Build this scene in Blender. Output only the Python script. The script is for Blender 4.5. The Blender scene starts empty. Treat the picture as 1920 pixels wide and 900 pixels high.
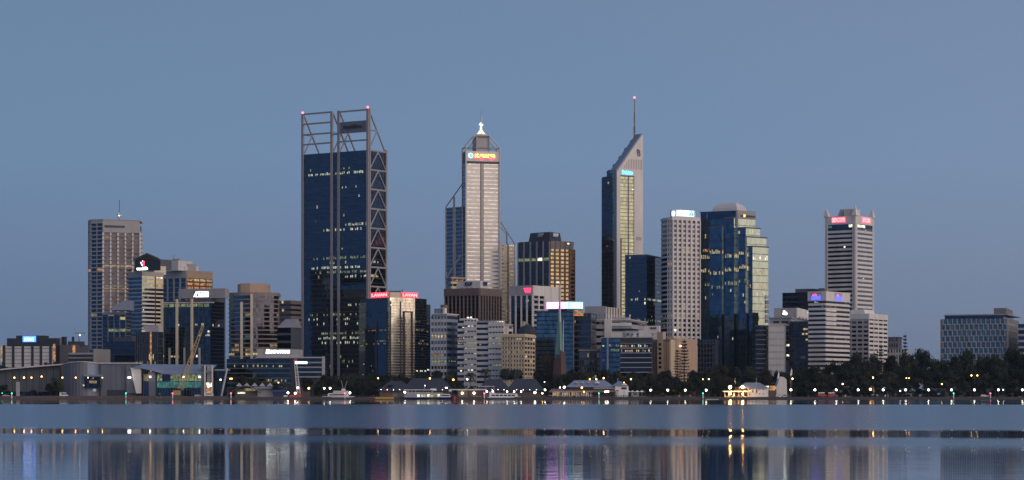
import bpy, bmesh, math, random
from mathutils import Vector, Matrix
rnd = random.Random(11)
sc = bpy.context.scene
COL = sc.collection
rad = math.radians

# ------------------------------------------------------------------ camera, sky, sun, exposure
FOC = 4418.0          # focal length in photo pixels (1920 wide)
HOR = 743.0           # horizon row
CZ = 1.9              # eye height above the river
cam = bpy.data.objects.new('camera', bpy.data.cameras.new('camera'))
COL.objects.link(cam)
cam.location = (0, 0, CZ)
cam.rotation_euler = (rad(90), 0, 0)
cam.data.sensor_fit = 'HORIZONTAL'
cam.data.sensor_width = 36
cam.data.lens = 36 * FOC / 1920
cam.data.shift_y = (HOR - 450) / 1920
cam.data.clip_start = 0.5
cam.data.clip_end = 60000
sc.camera = cam

world = bpy.data.worlds.new('World')
sc.world = world
world.use_nodes = True
wn = world.node_tree
bg = wn.nodes['Background']
sky = wn.nodes.new('ShaderNodeTexSky')
sky.sky_type = 'NISHITA'
sky.sun_disc = False
sky.sun_elevation = rad(-2)
sky.sun_rotation = rad(96)
sky.ozone_density = 3.0
sky.dust_density = 0.5
geo = wn.nodes.new('ShaderNodeTexCoord')
sep = wn.nodes.new('ShaderNodeSeparateXYZ')
wn.links.new(geo.outputs['Generated'], sep.inputs[0])
ramp = wn.nodes.new('ShaderNodeValToRGB')
wn.links.new(sep.outputs[2], ramp.inputs[0])
stops = [(0.0, (.082, .155, .270)), (.035, (.095, .196, .340)), (.10, (.108, .230, .394)), (.17, (.104, .206, .340)), (.5, (.062, .138, .275)), (1.0, (.055, .115, .235))]
el = ramp.color_ramp.elements
el[0].position, el[0].color = stops[0][0], (*stops[0][1], 1)
el[1].position, el[1].color = stops[-1][0], (*stops[-1][1], 1)
for p, c in stops[1:-1]:
    e = el.new(p)
    e.color = (*c, 1)
m1 = wn.nodes.new('ShaderNodeVectorMath')
m1.operation = 'SCALE'
m1.inputs[3].default_value = 0.42
wn.links.new(sky.outputs[0], m1.inputs[0])
m2 = wn.nodes.new('ShaderNodeVectorMath')
m2.operation = 'SCALE'
m2.inputs[3].default_value = 0.88
wn.links.new(ramp.outputs[0], m2.inputs[0])
ad = wn.nodes.new('ShaderNodeVectorMath')
ad.operation = 'ADD'
wn.links.new(m1.outputs[0], ad.inputs[0])
wn.links.new(m2.outputs[0], ad.inputs[1])
# the wide dawn glow, strongest towards the sunrise side
dt = wn.nodes.new('ShaderNodeVectorMath')
dt.operation = 'DOT_PRODUCT'
dt.inputs[1].default_value = (1, 0, 0)
wn.links.new(geo.outputs['Generated'], dt.inputs[0])
gl = wn.nodes.new('ShaderNodeMapRange')
gl.inputs[1].default_value, gl.inputs[2].default_value = -1, 1
wn.links.new(dt.outputs['Value'], gl.inputs[0])
gp = wn.nodes.new('ShaderNodeMath')
gp.operation = 'POWER'
gp.inputs[1].default_value = 2
wn.links.new(gl.outputs[0], gp.inputs[0])
gs = wn.nodes.new('ShaderNodeVectorMath')
gs.operation = 'SCALE'
gs.inputs[0].default_value = (.14, .075, .03)
wn.links.new(gp.outputs[0], gs.inputs[3])
ad2 = wn.nodes.new('ShaderNodeVectorMath')
ad2.operation = 'ADD'
wn.links.new(ad.outputs[0], ad2.inputs[0])
wn.links.new(gs.outputs[0], ad2.inputs[1])
wn.links.new(ad2.outputs[0], bg.inputs[0])
bg.inputs[1].default_value = 1.0

sund = bpy.data.lights.new('sun', 'SUN')
sund.energy = 2.3
sund.angle = rad(90)           # the glow of the dawn, not yet a disc
sund.color = (1.0, .80, .64)
sun = bpy.data.objects.new('sun', sund)
COL.objects.link(sun)
sdir = Vector((math.sin(rad(132)) * math.cos(rad(16)), math.cos(rad(132)) * math.cos(rad(16)), math.sin(rad(16))))
sun.rotation_euler = sdir.to_track_quat('Z', 'Y').to_euler()
sun.location = (400, 200, 300)
vs = sc.view_settings
vs.view_transform = 'Standard'
vs.look = 'None'
vs.gamma = 1
vs.exposure = 0.1

# ------------------------------------------------------------------ helpers
GZ = 1.5                       # level of the land
def X(px, D): return (px - 960) / FOC * D
def Z(py, D): return CZ + (HOR - py) / FOC * D
def P(px, D): return Vector((X(px, D), D))
def lin(r, g, b):
    f = lambda v: (v / 255 / 12.92) if v / 255 <= .04045 else ((v / 255 + .055) / 1.055) ** 2.4
    return (f(r), f(g), f(b))

MATS = {}
def nodes(name):
    m = bpy.data.materials.new(name)
    m.use_nodes = True
    nt = m.node_tree
    return m, nt, nt.nodes['Principled BSDF']
def N(nt, t, **kw):
    n = nt.nodes.new(t)
    for k, v in kw.items():
        setattr(n, k, v)
    return n
def wall(name, c, rough=.8, var=.16, metal=0.0, scale=.12):
    m, nt, b = nodes(name)
    g = N(nt, 'ShaderNodeNewGeometry')
    mp = N(nt, 'ShaderNodeMapping')
    mp.inputs['Scale'].default_value = (1, 1, .22)
    nt.links.new(g.outputs['Position'], mp.inputs[0])
    no = N(nt, 'ShaderNodeTexNoise')
    no.inputs['Scale'].default_value = scale
    no.inputs['Detail'].default_value = 6
    no.inputs['Roughness'].default_value = .65
    nt.links.new(mp.outputs[0], no.inputs[0])
    oi = N(nt, 'ShaderNodeObjectInfo')
    mr = N(nt, 'ShaderNodeMapRange')
    mr.inputs[1].default_value = .25
    mr.inputs[2].default_value = .75
    mr.inputs[3].default_value = 1 - var
    mr.inputs[4].default_value = 1 + var
    nt.links.new(no.outputs[0], mr.inputs[0])
    mr2 = N(nt, 'ShaderNodeMapRange')
    mr2.inputs[3].default_value = 1 - var * .35
    mr2.inputs[4].default_value = 1 + var * .35
    nt.links.new(oi.outputs['Random'], mr2.inputs[0])
    mu = N(nt, 'ShaderNodeMath', operation='MULTIPLY')
    nt.links.new(mr.outputs[0], mu.inputs[0])
    nt.links.new(mr2.outputs[0], mu.inputs[1])
    sc_ = N(nt, 'ShaderNodeVectorMath', operation='SCALE')
    sc_.inputs[0].default_value = c
    nt.links.new(mu.outputs[0], sc_.inputs[3])
    nt.links.new(sc_.outputs[0], b.inputs['Base Color'])
    b.inputs['Roughness'].default_value = rough
    b.inputs['Metallic'].default_value = metal
    MATS[name] = m
    return m
def voxel(nt, sx, sz):
    g = N(nt, 'ShaderNodeNewGeometry')
    sn = N(nt, 'ShaderNodeVectorMath', operation='SNAP')
    sn.inputs[1].default_value = (sx, sx, sz)
    nt.links.new(g.outputs['Position'], sn.inputs[0])
    w = N(nt, 'ShaderNodeTexWhiteNoise', noise_dimensions='3D')
    nt.links.new(sn.outputs[0], w.inputs['Vector'])
    return g, w
def glass(name, c, rough=.06, var=.30, tilt=.012, pane=1.7, fl=3.7, metal=1.0):
    m, nt, b = nodes(name)
    g, w = voxel(nt, pane, fl)
    mr = N(nt, 'ShaderNodeMapRange')
    mr.inputs[3].default_value = 1 - var
    mr.inputs[4].default_value = 1 + var
    nt.links.new(w.outputs['Value'], mr.inputs[0])
    s = N(nt, 'ShaderNodeVectorMath', operation='SCALE')
    s.inputs[0].default_value = c
    nt.links.new(mr.outputs[0], s.inputs[3])
    nt.links.new(s.outputs[0], b.inputs['Base Color'])
    sb = N(nt, 'ShaderNodeVectorMath', operation='SUBTRACT')
    sb.inputs[1].default_value = (.5, .5, .5)
    nt.links.new(w.outputs['Color'], sb.inputs[0])
    s2 = N(nt, 'ShaderNodeVectorMath', operation='SCALE')
    s2.inputs[3].default_value = tilt
    nt.links.new(sb.outputs[0], s2.inputs[0])
    a = N(nt, 'ShaderNodeVectorMath', operation='ADD')
    nt.links.new(g.outputs['Normal'], a.inputs[0])
    nt.links.new(s2.outputs[0], a.inputs[1])
    no = N(nt, 'ShaderNodeVectorMath', operation='NORMALIZE')
    nt.links.new(a.outputs[0], no.inputs[0])
    nt.links.new(no.outputs[0], b.inputs['Normal'])
    b.inputs['Metallic'].default_value = metal
    b.inputs['Roughness'].default_value = rough
    MATS[name] = m
    return m
def glow(name, c, s, cells=True, sample=False, pane=1.1):
    m, nt, b = nodes(name)
    b.inputs['Base Color'].default_value = (.05, .05, .05, 1)
    b.inputs['Roughness'].default_value = .3
    b.inputs['Emission Color'].default_value = (*c, 1)
    b.inputs['Emission Strength'].default_value = s
    if cells:
        g, w = voxel(nt, pane, 1.3)
        mr = N(nt, 'ShaderNodeMapRange')
        mr.inputs[3].default_value = s * .25
        mr.inputs[4].default_value = s * 1.5
        nt.links.new(w.outputs['Value'], mr.inputs[0])
        nt.links.new(mr.outputs[0], b.inputs['Emission Strength'])
    if not sample:
        m.cycles.emission_sampling = 'NONE'
    MATS[name] = m
    return m

# walls: surface colours
wall('white_concrete', (.62, .59, .57))
wall('cream_concrete', (.60, .53, .42))
wall('grey_concrete', (.36, .35, .36))
wall('dark_concrete', (.16, .16, .18))
wall('brown_concrete', (.22, .17, .15))
wall('brown_panel', (.17, .125, .115))
wall('tan_brick', (.42, .30, .22))
wall('cream_stone', (.52, .43, .30))
wall('red_brick', (.085, .048, .042))
wall('black_panel', (.032, .034, .046), rough=.45)  # black lifted slightly, distance haze put into the colour
wall('dark_grey_panel', (.075, .08, .10), rough=.5)
wall('bronze_panel', (.13, .065, .04), rough=.4)
wall('steel_paint', (.27, .255, .27), rough=.5)
wall('white_paint', (.75, .75, .75), rough=.5)
wall('blue_metal', (.20, .24, .33), rough=.45)
wall('slate_roof', (.032, .038, .055), rough=.6)
wall('zinc_cladding', (.125, .135, .17), rough=.5)
wall('pale_metal', (.52, .50, .50), rough=.45)
wall('dark_roof', (.05, .055, .07), rough=.7)
wall('copper_green', (.14, .26, .23), rough=.5)
wall('timber', (.11, .075, .05))
wall('orange_paint', (.50, .12, .02), rough=.5)
wall('red_paint', (.38, .03, .03), rough=.5)
wall('yellow_paint', (.50, .32, .05), rough=.5)
wall('navy_paint', (.02, .035, .12), rough=.4)
wall('crane_yellow', (.42, .30, .10), rough=.5)
wall('dark_pole', (.03, .032, .035), rough=.5)
wall('bark', (.06, .045, .035))
wall('tyre', (.02, .02, .02))
# glass: tinted mirror coats
glass('navy_glass', (.05, .083, .135), var=.18)
glass('blue_glass', (.066, .128, .212))
glass('deep_glass', (.055, .076, .118))  # tint raised a little to carry distance haze
glass('black_glass', (.062, .067, .088))  # brightened a touch, some haze mixed into the tint
glass('teal_glass', (.13, .21, .27))
glass('dark_teal_glass', (.05, .085, .12))
glass('grey_glass', (.22, .22, .25))
glass('gold_glass', (.32, .255, .14))
glass('olive_glass', (.27, .28, .185))
glass('pale_glass', (.55, .50, .40), rough=.18)
glass('dark_window', (.055, .055, .075), rough=.12)
wall('blind_window', (.17, .16, .155))
wall('half_blind', (.09, .088, .09))
# light sources
glow('lit_warm', (1.0, .80, .38), 0.42)
glow('lit_dim', (1.0, .72, .34), 0.2)
glow('lit_cool', (.95, 1.0, .74), 0.42)
glow('lit_bright', (1.0, .93, .70), 1.3)
glow('lit_orange', (1.0, .45, .16), 0.42)
glow('lit_green', (.72, .85, .42), 0.22)
glow('lit_teal', (.10, .62, .52), 0.22, pane=.9)
glow('screen_white', (.85, .42, 1.0), 2.6, False, True)
glow('screen_blue', (.20, .62, 1.0), 2.2, False, True)
glow('neon_white', (.92, 1.0, .98), 4.0, False, True)
glow('neon_soft', (.75, .90, 1.0), 1.5, False, True)
glow('neon_red', (1.0, .03, .09), 3.0, False, True)
glow('neon_pink', (1.0, .55, .55), 1.3, False, True)
glow('neon_blue', (.05, .22, 1.0), 3.0, False, True)
glow('neon_violet', (.07, .09, 1.0), 2.6, False, True)
glow('neon_sky', (.12, .55, 1.0), 2.2, False, True)
glow('neon_yellow', (1.0, .62, .12), 2.2, False, True)
glow('neon_green', (.10, .85, .50), 1.6, False, True)
glow('spire_light', (1.0, .95, .62), 1.6, True, False, .6)
glow('lamp_white', (1.0, .93, .74), 15, False, True)
glow('lamp_orange', (1.0, .40, .10), 11, False, True)
glow('lamp_yellow', (1.0, .62, .20), 11, False, True)
glow('lamp_flood', (1.0, .48, .12), 300, False, True)
glow('lamp_small', (1.0, .97, .9), 9, False, True)
glow('neon_rose', (1.0, .07, .11), .75, False, True)
glow('beacon_red', (1.0, .05, .10), 12, False, True)
glow('beacon_green', (.02, .8, .35), 8, False, True)

def mk(name, verts, faces, mat, smooth=False):
    me = bpy.data.meshes.new(name)
    me.from_pydata([tuple(v) for v in verts], [], faces)
    me.materials.append(MATS[mat])
    me.update()
    if smooth:
        me.polygons.foreach_set('use_smooth', [True] * len(me.polygons))
    return me
CV = [(-.5, -.5, -.5), (.5, -.5, -.5), (.5, .5, -.5), (-.5, .5, -.5), (-.5, -.5, .5), (.5, -.5, .5), (.5, .5, .5), (-.5, .5, .5)]
CF = [(0, 3, 2, 1), (4, 5, 6, 7), (0, 1, 5, 4), (1, 2, 6, 5), (2, 3, 7, 6), (3, 0, 4, 7)]
CUBE, BALL, TUBE = {}, {}, {}
def cube(mat):
    if mat not in CUBE:
        CUBE[mat] = mk('block', CV, CF, mat)
    return CUBE[mat]
def ball(mat):
    if mat not in BALL:
        v, f, n, k = [], [], 10, 6
        for i in range(k + 1):
            a = math.pi * i / k
            for j in range(n):
                t = 2 * math.pi * j / n
                v.append((math.sin(a) * math.cos(t), math.sin(a) * math.sin(t), math.cos(a)))
        for i in range(k):
            for j in range(n):
                f.append((i * n + j, (i + 1) * n + j, (i + 1) * n + (j + 1) % n, i * n + (j + 1) % n))
        BALL[mat] = mk('globe', v, f, mat, True)
    return BALL[mat]
def tube(mat):
    if mat not in TUBE:
        n = 8
        v = [(math.cos(2 * math.pi * j / n), math.sin(2 * math.pi * j / n), z) for z in (-.5, .5) for j in range(n)]
        f = [(j, (j + 1) % n, n + (j + 1) % n, n + j) for j in range(n)] + [tuple(range(n))[::-1], tuple(range(n, 2 * n))]
        TUBE[mat] = mk('rod', v, f, mat)
    return TUBE[mat]
def B(x0, x1, y0, y1, z0, z1):
    M = Matrix.Diagonal((x1 - x0, y1 - y0, z1 - z0, 1))
    M.translation = ((x0 + x1) / 2, (y0 + y1) / 2, (z0 + z1) / 2)
    return M
def rod(a, b, r, r2=None):
    a, b = Vector(a), Vector(b)
    d = b - a
    q = d.to_track_quat('Z', 'Y').to_matrix().to_4x4()
    return Matrix.Translation((a + b) / 2) @ q @ Matrix.Diagonal((r, r2 or r, d.length, 1))
def sph(x, y, z, r, rz=None):
    return Matrix.Translation((x, y, z)) @ Matrix.Diagonal((r, r, rz or r, 1))

W = {}
def link(name, me, M, parent):
    o = bpy.data.objects.new(name, me)
    COL.objects.link(o)
    o.parent = parent
    if parent is not None:
        o.matrix_parent_inverse = W[parent.name].inverted()
    o.matrix_basis = M
    W[o.name] = M
    return o
def struct(name, me, kind='structure', M=Matrix()):
    o = link(name, me, M, None)
    o['kind'] = kind
    return o

class Face:
    """a wall plane seen from outside, left end to right end"""
    def __init__(s, a, b):
        s.a, s.b = Vector(a[:2]), Vector(b[:2])
        d = s.b - s.a
        s.L = d.length
        s.u = d / s.L
        s.n = Vector((s.u.y, -s.u.x))
    def M(s, u0, u1, z0, z1, d0, d1):
        c = s.a + s.u * (u0 + u1) / 2 + s.n * (d0 + d1) / 2
        a, b, h = s.u * (u1 - u0), -s.n * (d1 - d0), z1 - z0
        return Matrix(((a.x, b.x, 0, c.x), (a.y, b.y, 0, c.y), (0, 0, h, (z0 + z1) / 2), (0, 0, 0, 1)))
    def pt(s, u, z, d=0):
        q = s.a + s.u * u + s.n * d
        return Vector((q.x, q.y, z))
    def at(s, px):
        """distance along the wall of the point seen at column px"""
        k = (px - 960) / FOC
        return (k * s.a.y - s.a.x) / (s.u.x - k * s.u.y)
    def z(s, py, u=0):
        return Z(py, (s.a + s.u * u).y)

class Thing:
    def __init__(s, name, label, cat, x, y, z=GZ, group=None):
        o = bpy.data.objects.new(name, None)
        COL.objects.link(o)
        o.empty_display_size = 1
        M = Matrix.Translation((x, y, z))
        o.matrix_basis = M
        W[o.name] = M
        o['label'], o['category'] = label, cat
        if group:
            o['group'] = group
        s.o = o
    def add(s, name, me, M=Matrix(), parent=None):
        return link(name, me, M, parent or s.o)
    def box(s, name, mat, M, parent=None):
        return link(name, cube(mat), M, parent or s.o)
    def rod(s, name, mat, a, b, r, parent=None):
        return link(name, tube(mat), rod(a, b, r), parent or s.o)
    def ball(s, name, mat, M, parent=None):
        return link(name, ball(mat), M, parent or s.o)
    def prism(s, name, mat, poly, z0, z1, inset=0.0, top=0.0, parent=None):
        n = len(poly)
        q = [Vector(p[:2]) for p in poly]
        area = sum(q[i].x * q[(i + 1) % n].y - q[(i + 1) % n].x * q[i].y for i in range(n))
        sg = 1 if area > 0 else -1
        c = sum(q, Vector((0, 0))) / n
        lim = min((p - c).length for p in q) * .9
        def off(k):
            """every side moved inwards by k"""
            k = min(k, lim)
            out = []
            for i in range(n):
                a, b, d = q[i - 1], q[i], q[(i + 1) % n]
                e1, e2 = (b - a).normalized(), (d - b).normalized()
                n1, n2 = Vector((-e1.y, e1.x)) * sg, Vector((-e2.y, e2.x)) * sg
                m = n1 + n2
                out.append(b + m * (k / max(.25, m.dot(n1))) if m.length > .05 else b + n1 * k)
            return out
        lo, hi = off(inset), off(inset + top)
        v = [(*p, z0) for p in lo] + [(*p, z1) for p in hi]
        f = [tuple(range(n))[::-1], tuple(range(n, 2 * n))] + [(i, (i + 1) % n, n + (i + 1) % n, n + i) for i in range(n)]
        return s.add(name, mk(name, v, f, mat), Matrix(), parent)
    def mesh(s, name, mat, v, f, parent=None, smooth=False):
        return s.add(name, mk(name, v, f, mat, smooth), Matrix(), parent)

def facade(T, F, z0, z1, n, glassm, wallm, sp=.4, sd=.25, cells=0, pier=0.0, pd=.4, pierm=None, fin=None, mull=0.0, lit=(), rand=0.0,
           u0=0.0, u1=None, lw=2.2, litm=('lit_warm', 'lit_cool'), wn='window', inv=False, slim=.05):
    """floors of glass between spandrels and piers on one wall; every piece its own part"""
    u1 = F.L if u1 is None else u1
    L, fh = u1 - u0, (z1 - z0) / n
    sh = fh * sp
    rows = {}
    for (z, a, b, dens, m) in lit:
        rows.setdefault(int((z - z0) / fh), []).append((a, b, dens, m))
    for k in range(n):
        zb = z0 + k * fh
        if sp > 0:
            T.box('spandrel', wallm, F.M(u0, u1, zb, zb + sh, -.35, sd))
        if cells and cells * n <= 300:
            cw = L / cells
            for i in range(cells):
                pm = glassm
                if glassm == 'dark_window' and rnd.random() < .2:
                    pm = rnd.choice(('blind_window', 'half_blind', 'half_blind'))
                T.box(wn, pm, F.M(u0 + i * cw + pier / 2, u0 + (i + 1) * cw - pier / 2, zb + sh, zb + fh, -.3, 0))
        else:
            T.box(wn + '_band', glassm, F.M(u0, u1, zb + sh + .0, zb + fh, -.3, 0))
        step = L / cells if cells else lw
        cnt = max(1, int(L / step))
        on = rows.get(k, [])
        for i in range(cnt):
            t = (i + .5) / cnt
            mm = None
            for (a, b, dens, m) in on:
                if a <= t <= b and rnd.random() < dens:
                    mm = m
            if mm is None and rnd.random() < rand:
                mm = rnd.choice(litm)
            if mm:
                e = pier / 2 + .1 if cells else .15
                q = sh + slim * fh if sp else fh * .35
                hh = rnd.uniform(.55, .9) if not cells else .92
                T.box('lit_window', mm, F.M(u0 + i * step + e + (0 if cells else rnd.uniform(0, .45) * step), u0 + (i + 1) * step - e, zb + q + (0 if cells else .1 * fh), zb + q + (fh * .96 - q) * hh, -.1, .06))
    if pier and cells:
        cw = L / cells
        for i in range(cells + 1):
            uc = u0 + i * cw
            if fin:
                for k in range(n):
                    zb = z0 + k * fh
                    T.box('fin', pierm or wallm, F.M(uc - pier / 2, uc + pier / 2, zb + fh * .12, zb + fh * .9, -.2, pd))
            else:
                T.box('pier', pierm or wallm, F.M(max(u0, uc - pier / 2), min(u1, uc + pier / 2), z0, z1, -.38, pd))
    if mull:
        v, f = [], []
        k = max(1, int(round(L / mull)))
        for i in range(1, k):
            M = F.M(u0 + L * i / k - .06, u0 + L * i / k + .06, z0, z1, -.05, .12)
            b = len(v)
            v += [M @ Vector(c) for c in CV]
            f += [tuple(b + j for j in q) for q in CF]
        if v:
            o = T.mesh('mullions', 'steel_dark' if 'steel_dark' in MATS else 'dark_grey_panel', v, f)
            o['kind'] = 'stuff'

def corner(pl, pc, pr, D, th=32, th2=None):
    t = max(rad(th), math.atan((pr - 960) / FOC) + rad(7))
    c, s = math.cos(t), math.sin(t)
    cx = X(pc, D)
    kl, kr = (pl - 960) / FOC, (pr - 960) / FOC
    a = (cx - kl * D) / (c + kl * s)
    b = min(70, (kr * D - cx) / (s - kr * c))
    C_ = Vector((cx, D))
    L_ = C_ + Vector((-c, s)) * a
    if th2:
        s, c = math.sin(rad(th2)), math.cos(rad(th2))
        b = min(70, (kr * D - cx) / (s - kr * c))
    R_ = C_ + Vector((s, c)) * b
    return L_, C_, R_, L_ + R_ - C_

class Tower(Thing):
    """four-cornered building set by its left edge, near corner and right edge"""
    def __init__(s, name, label, pl, pc, pr, D, top, th=32, body='dark_concrete', roof=None, cat='building', group=None, bot=None, par=.5, inset=.45, th2=None):
        s.q = corner(pl, pc, pr, D, th, th2)
        s.D = D
        L_, C_, R_, K_ = s.q
        Thing.__init__(s, name, label, cat, C_.x, C_.y, GZ, group)
        s.z1 = Z(top, D)
        s.z0 = GZ if bot is None else Z(bot, D)
        s.fl, s.fr = Face(L_, C_), Face(C_, R_)
        s.bl, s.br = Face(K_, L_), Face(R_, K_)
        s.prism('wall', body, s.q, s.z0 - .02, s.z1 - .1, inset=inset)
        if roof:
            s.prism('roof_slab', roof, s.q, s.z1 - .1, s.z1 + par, inset=-.35)
    def z(s, py): return Z(py, s.D)

def text(T, body, F, u, z, h, mat, wd=None, d=.3, parent=None, bold=.0, name='lettering', shear=0.0):
    cu = bpy.data.curves.new('lettering', 'FONT')
    cu.body = body
    cu.size = 1
    cu.align_x, cu.align_y = 'CENTER', 'CENTER'
    cu.extrude = .06
    cu.offset = bold
    cu.shear = shear
    cu.resolution_u = 2
    t = bpy.data.objects.new('lettering', cu)
    COL.objects.link(t)
    bpy.context.view_layer.update()
    me = bpy.data.meshes.new_from_object(t.evaluated_get(bpy.context.evaluated_depsgraph_get()))
    bpy.data.objects.remove(t)
    bpy.data.curves.remove(cu)
    xs = [v.co.x for v in me.vertices]
    ys = [v.co.y for v in me.vertices]
    w0, h0 = max(xs) - min(xs), max(ys) - min(ys)
    cx, cy = (max(xs) + min(xs)) / 2, (max(ys) + min(ys)) / 2
    sy = h / h0
    sx = (wd / w0) if wd else sy
    me.materials.clear()
    me.materials.append(MATS[mat])
    p = F.pt(u, z, d)
    M = Matrix(((F.u.x * sx, 0, F.n.x * sy, p.x), (F.u.y * sx, 0, F.n.y * sy, p.y), (0, sy, 0, p.z), (0, 0, 0, 1)))
    M = M @ Matrix.Translation((-cx, -cy, 0))
    return T.add(name, me, M, parent)

# ------------------------------------------------------------------ the setting: river, banks, land
def water_material():
    m, nt, b = nodes('river_water')
    g = N(nt, 'ShaderNodeNewGeometry')
    sp = N(nt, 'ShaderNodeSeparateXYZ')
    nt.links.new(g.outputs['Position'], sp.inputs[0])
    mp = N(nt, 'ShaderNodeMapping')
    mp.inputs['Scale'].default_value = (.012, .05, 0)
    nt.links.new(g.outputs['Position'], mp.inputs[0])
    no = N(nt, 'ShaderNodeTexNoise')
    no.inputs['Scale'].default_value = 1
    no.inputs['Detail'].default_value = 3
    nt.links.new(mp.outputs[0], no.inputs[0])
    def mth(op, a, c=None, clamp=False):
        n = N(nt, 'ShaderNodeMath', operation=op, use_clamp=clamp)
        for i, q in enumerate((a, c)):
            if q is None:
                continue
            if isinstance(q, (int, float)):
                n.inputs[i].default_value = q
            else:
                nt.links.new(q, n.inputs[i])
        return n.outputs[0]
    nr = N(nt, 'ShaderNodeMapRange', interpolation_type='SMOOTHSTEP')
    nr.inputs[1].default_value, nr.inputs[2].default_value = 128, 110
    nr.inputs[3].default_value, nr.inputs[4].default_value = .16, .33
    nt.links.new(sp.outputs[1], nr.inputs[0])
    xs = mth('MULTIPLY', mth('MINIMUM', mth('MAXIMUM', sp.outputs[0], -40), 40), nr.outputs[0])
    wob = mth('MULTIPLY', mth('MULTIPLY', mth('SUBTRACT', no.outputs[0], .5), .05), sp.outputs[1])
    d = mth('DIVIDE', mth('ADD', mth('ADD', sp.outputs[1], xs), wob), 1500)
    r = N(nt, 'ShaderNodeValToRGB')
    nt.links.new(d, r.inputs[0])
    st = [(0, .036), (76, .04), (84, .06), (92, .10), (100, .18), (110.5, .18), (113, .010), (133, .010), (136.5, .14), (148, .21),
          (430, .21), (545, .18), (556, .012), (1500, .008)]
    e = r.color_ramp.elements
    e[0].position, e[0].color = 0, (st[0][1],) * 3 + (1,)
    e[1].position, e[1].color = 1, (st[-1][1],) * 3 + (1,)
    for p, v in st[1:-1]:
        q = e.new(p / 1500)
        q.color = (v, v, v, 1)
    # a breath of wind across the far reach on the eastern side
    def step(v, a, c):
        n = N(nt, 'ShaderNodeMapRange', interpolation_type='SMOOTHSTEP')
        n.inputs[1].default_value, n.inputs[2].default_value = a, c
        nt.links.new(v, n.inputs[0])
        return n.outputs[0]
    far = mth('MULTIPLY', mth('MULTIPLY', step(sp.outputs[0], 40, 110), step(sp.outputs[1], 600, 640)), step(sp.outputs[1], 1250, 1000))
    rr = mth('ADD', r.outputs[0], mth('MULTIPLY', far, .06))
    nt.links.new(rr, b.inputs['Roughness'])
    b.inputs['Base Color'].default_value = (.005, .045, .115, 1)
    b.inputs['IOR'].default_value = 1.333
    # small ripples running across the view
    mp2 = N(nt, 'ShaderNodeMapping')
    mp2.inputs['Scale'].default_value = (.35, 1.5, 0)
    nt.links.new(g.outputs['Position'], mp2.inputs[0])
    n2 = N(nt, 'ShaderNodeTexNoise')
    n2.inputs['Scale'].default_value = 1
    n2.inputs['Detail'].default_value = 4
    nt.links.new(mp2.outputs[0], n2.inputs[0])
    bp = N(nt, 'ShaderNodeBump')
    bp.inputs['Distance'].default_value = .006
    bp.inputs['Strength'].default_value = 1
    nt.links.new(n2.outputs[0], bp.inputs['Height'])
    nt.links.new(bp.outputs[0], b.inputs['Normal'])
    MATS['river_water'] = m
water_material()
struct('river', mk('river', [(-2500, -400, 0), (2500, -400, 0), (2500, 1407, 0), (-2500, 1407, 0)], [(0, 1, 2, 3)], 'river_water'))
wall('grass_ground', (.045, .055, .035), var=.4, scale=.3)
wall('rock_bank', (.095, .066, .052), var=.5, scale=1.2)
wall('stone_wall', (.065, .062, .065), var=.3, scale=.5)
wall('path_paving', (.10, .095, .09), var=.2)
struct('ground', mk('ground', [(-9000, 1408, GZ), (9000, 1408, GZ), (9000, 9000, GZ), (-9000, 9000, GZ)], [(0, 1, 2, 3)], 'grass_ground'))
def bank(name, x0, x1, mat, prof, step, jit):
    v, f = [], []
    n = int((x1 - x0) / step)
    for i in range(n + 1):
        x = x0 + (x1 - x0) * i / n
        for (y, z) in prof:
            v.append((x, y + rnd.uniform(-jit, jit), z + rnd.uniform(-jit, jit) * .35))
    k = len(prof)
    for i in range(n):
        for j in range(k - 1):
            a = i * k + j
            f.append((a, a + k, a + k + 1, a + 1))
    return struct(name, mk(name, v, f, mat))
bank('riverbank', -1200, X(425, 1400), 'rock_bank', [(1398, -.6), (1400, .35), (1402, .9), (1404.5, 1.5), (1408, 2.1), (1411, 1.9), (1416, 1.46)], 1.6, .55)
bank('river_wall', X(425, 1400), 1300, 'stone_wall', [(1402, -.5), (1402.05, .95), (1403, 1.0), (1403.05, 1.5), (1408.2, GZ + .03)], 8, .02)
struct('foreshore_path', mk('foreshore_path', [(X(1150, 1400), 1411, GZ + .02), (1200, 1411, GZ + .02), (1200, 1417, GZ + .02), (X(1150, 1400), 1417, GZ + .02)], [(0, 1, 2, 3)], 'path_paving'))

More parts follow.
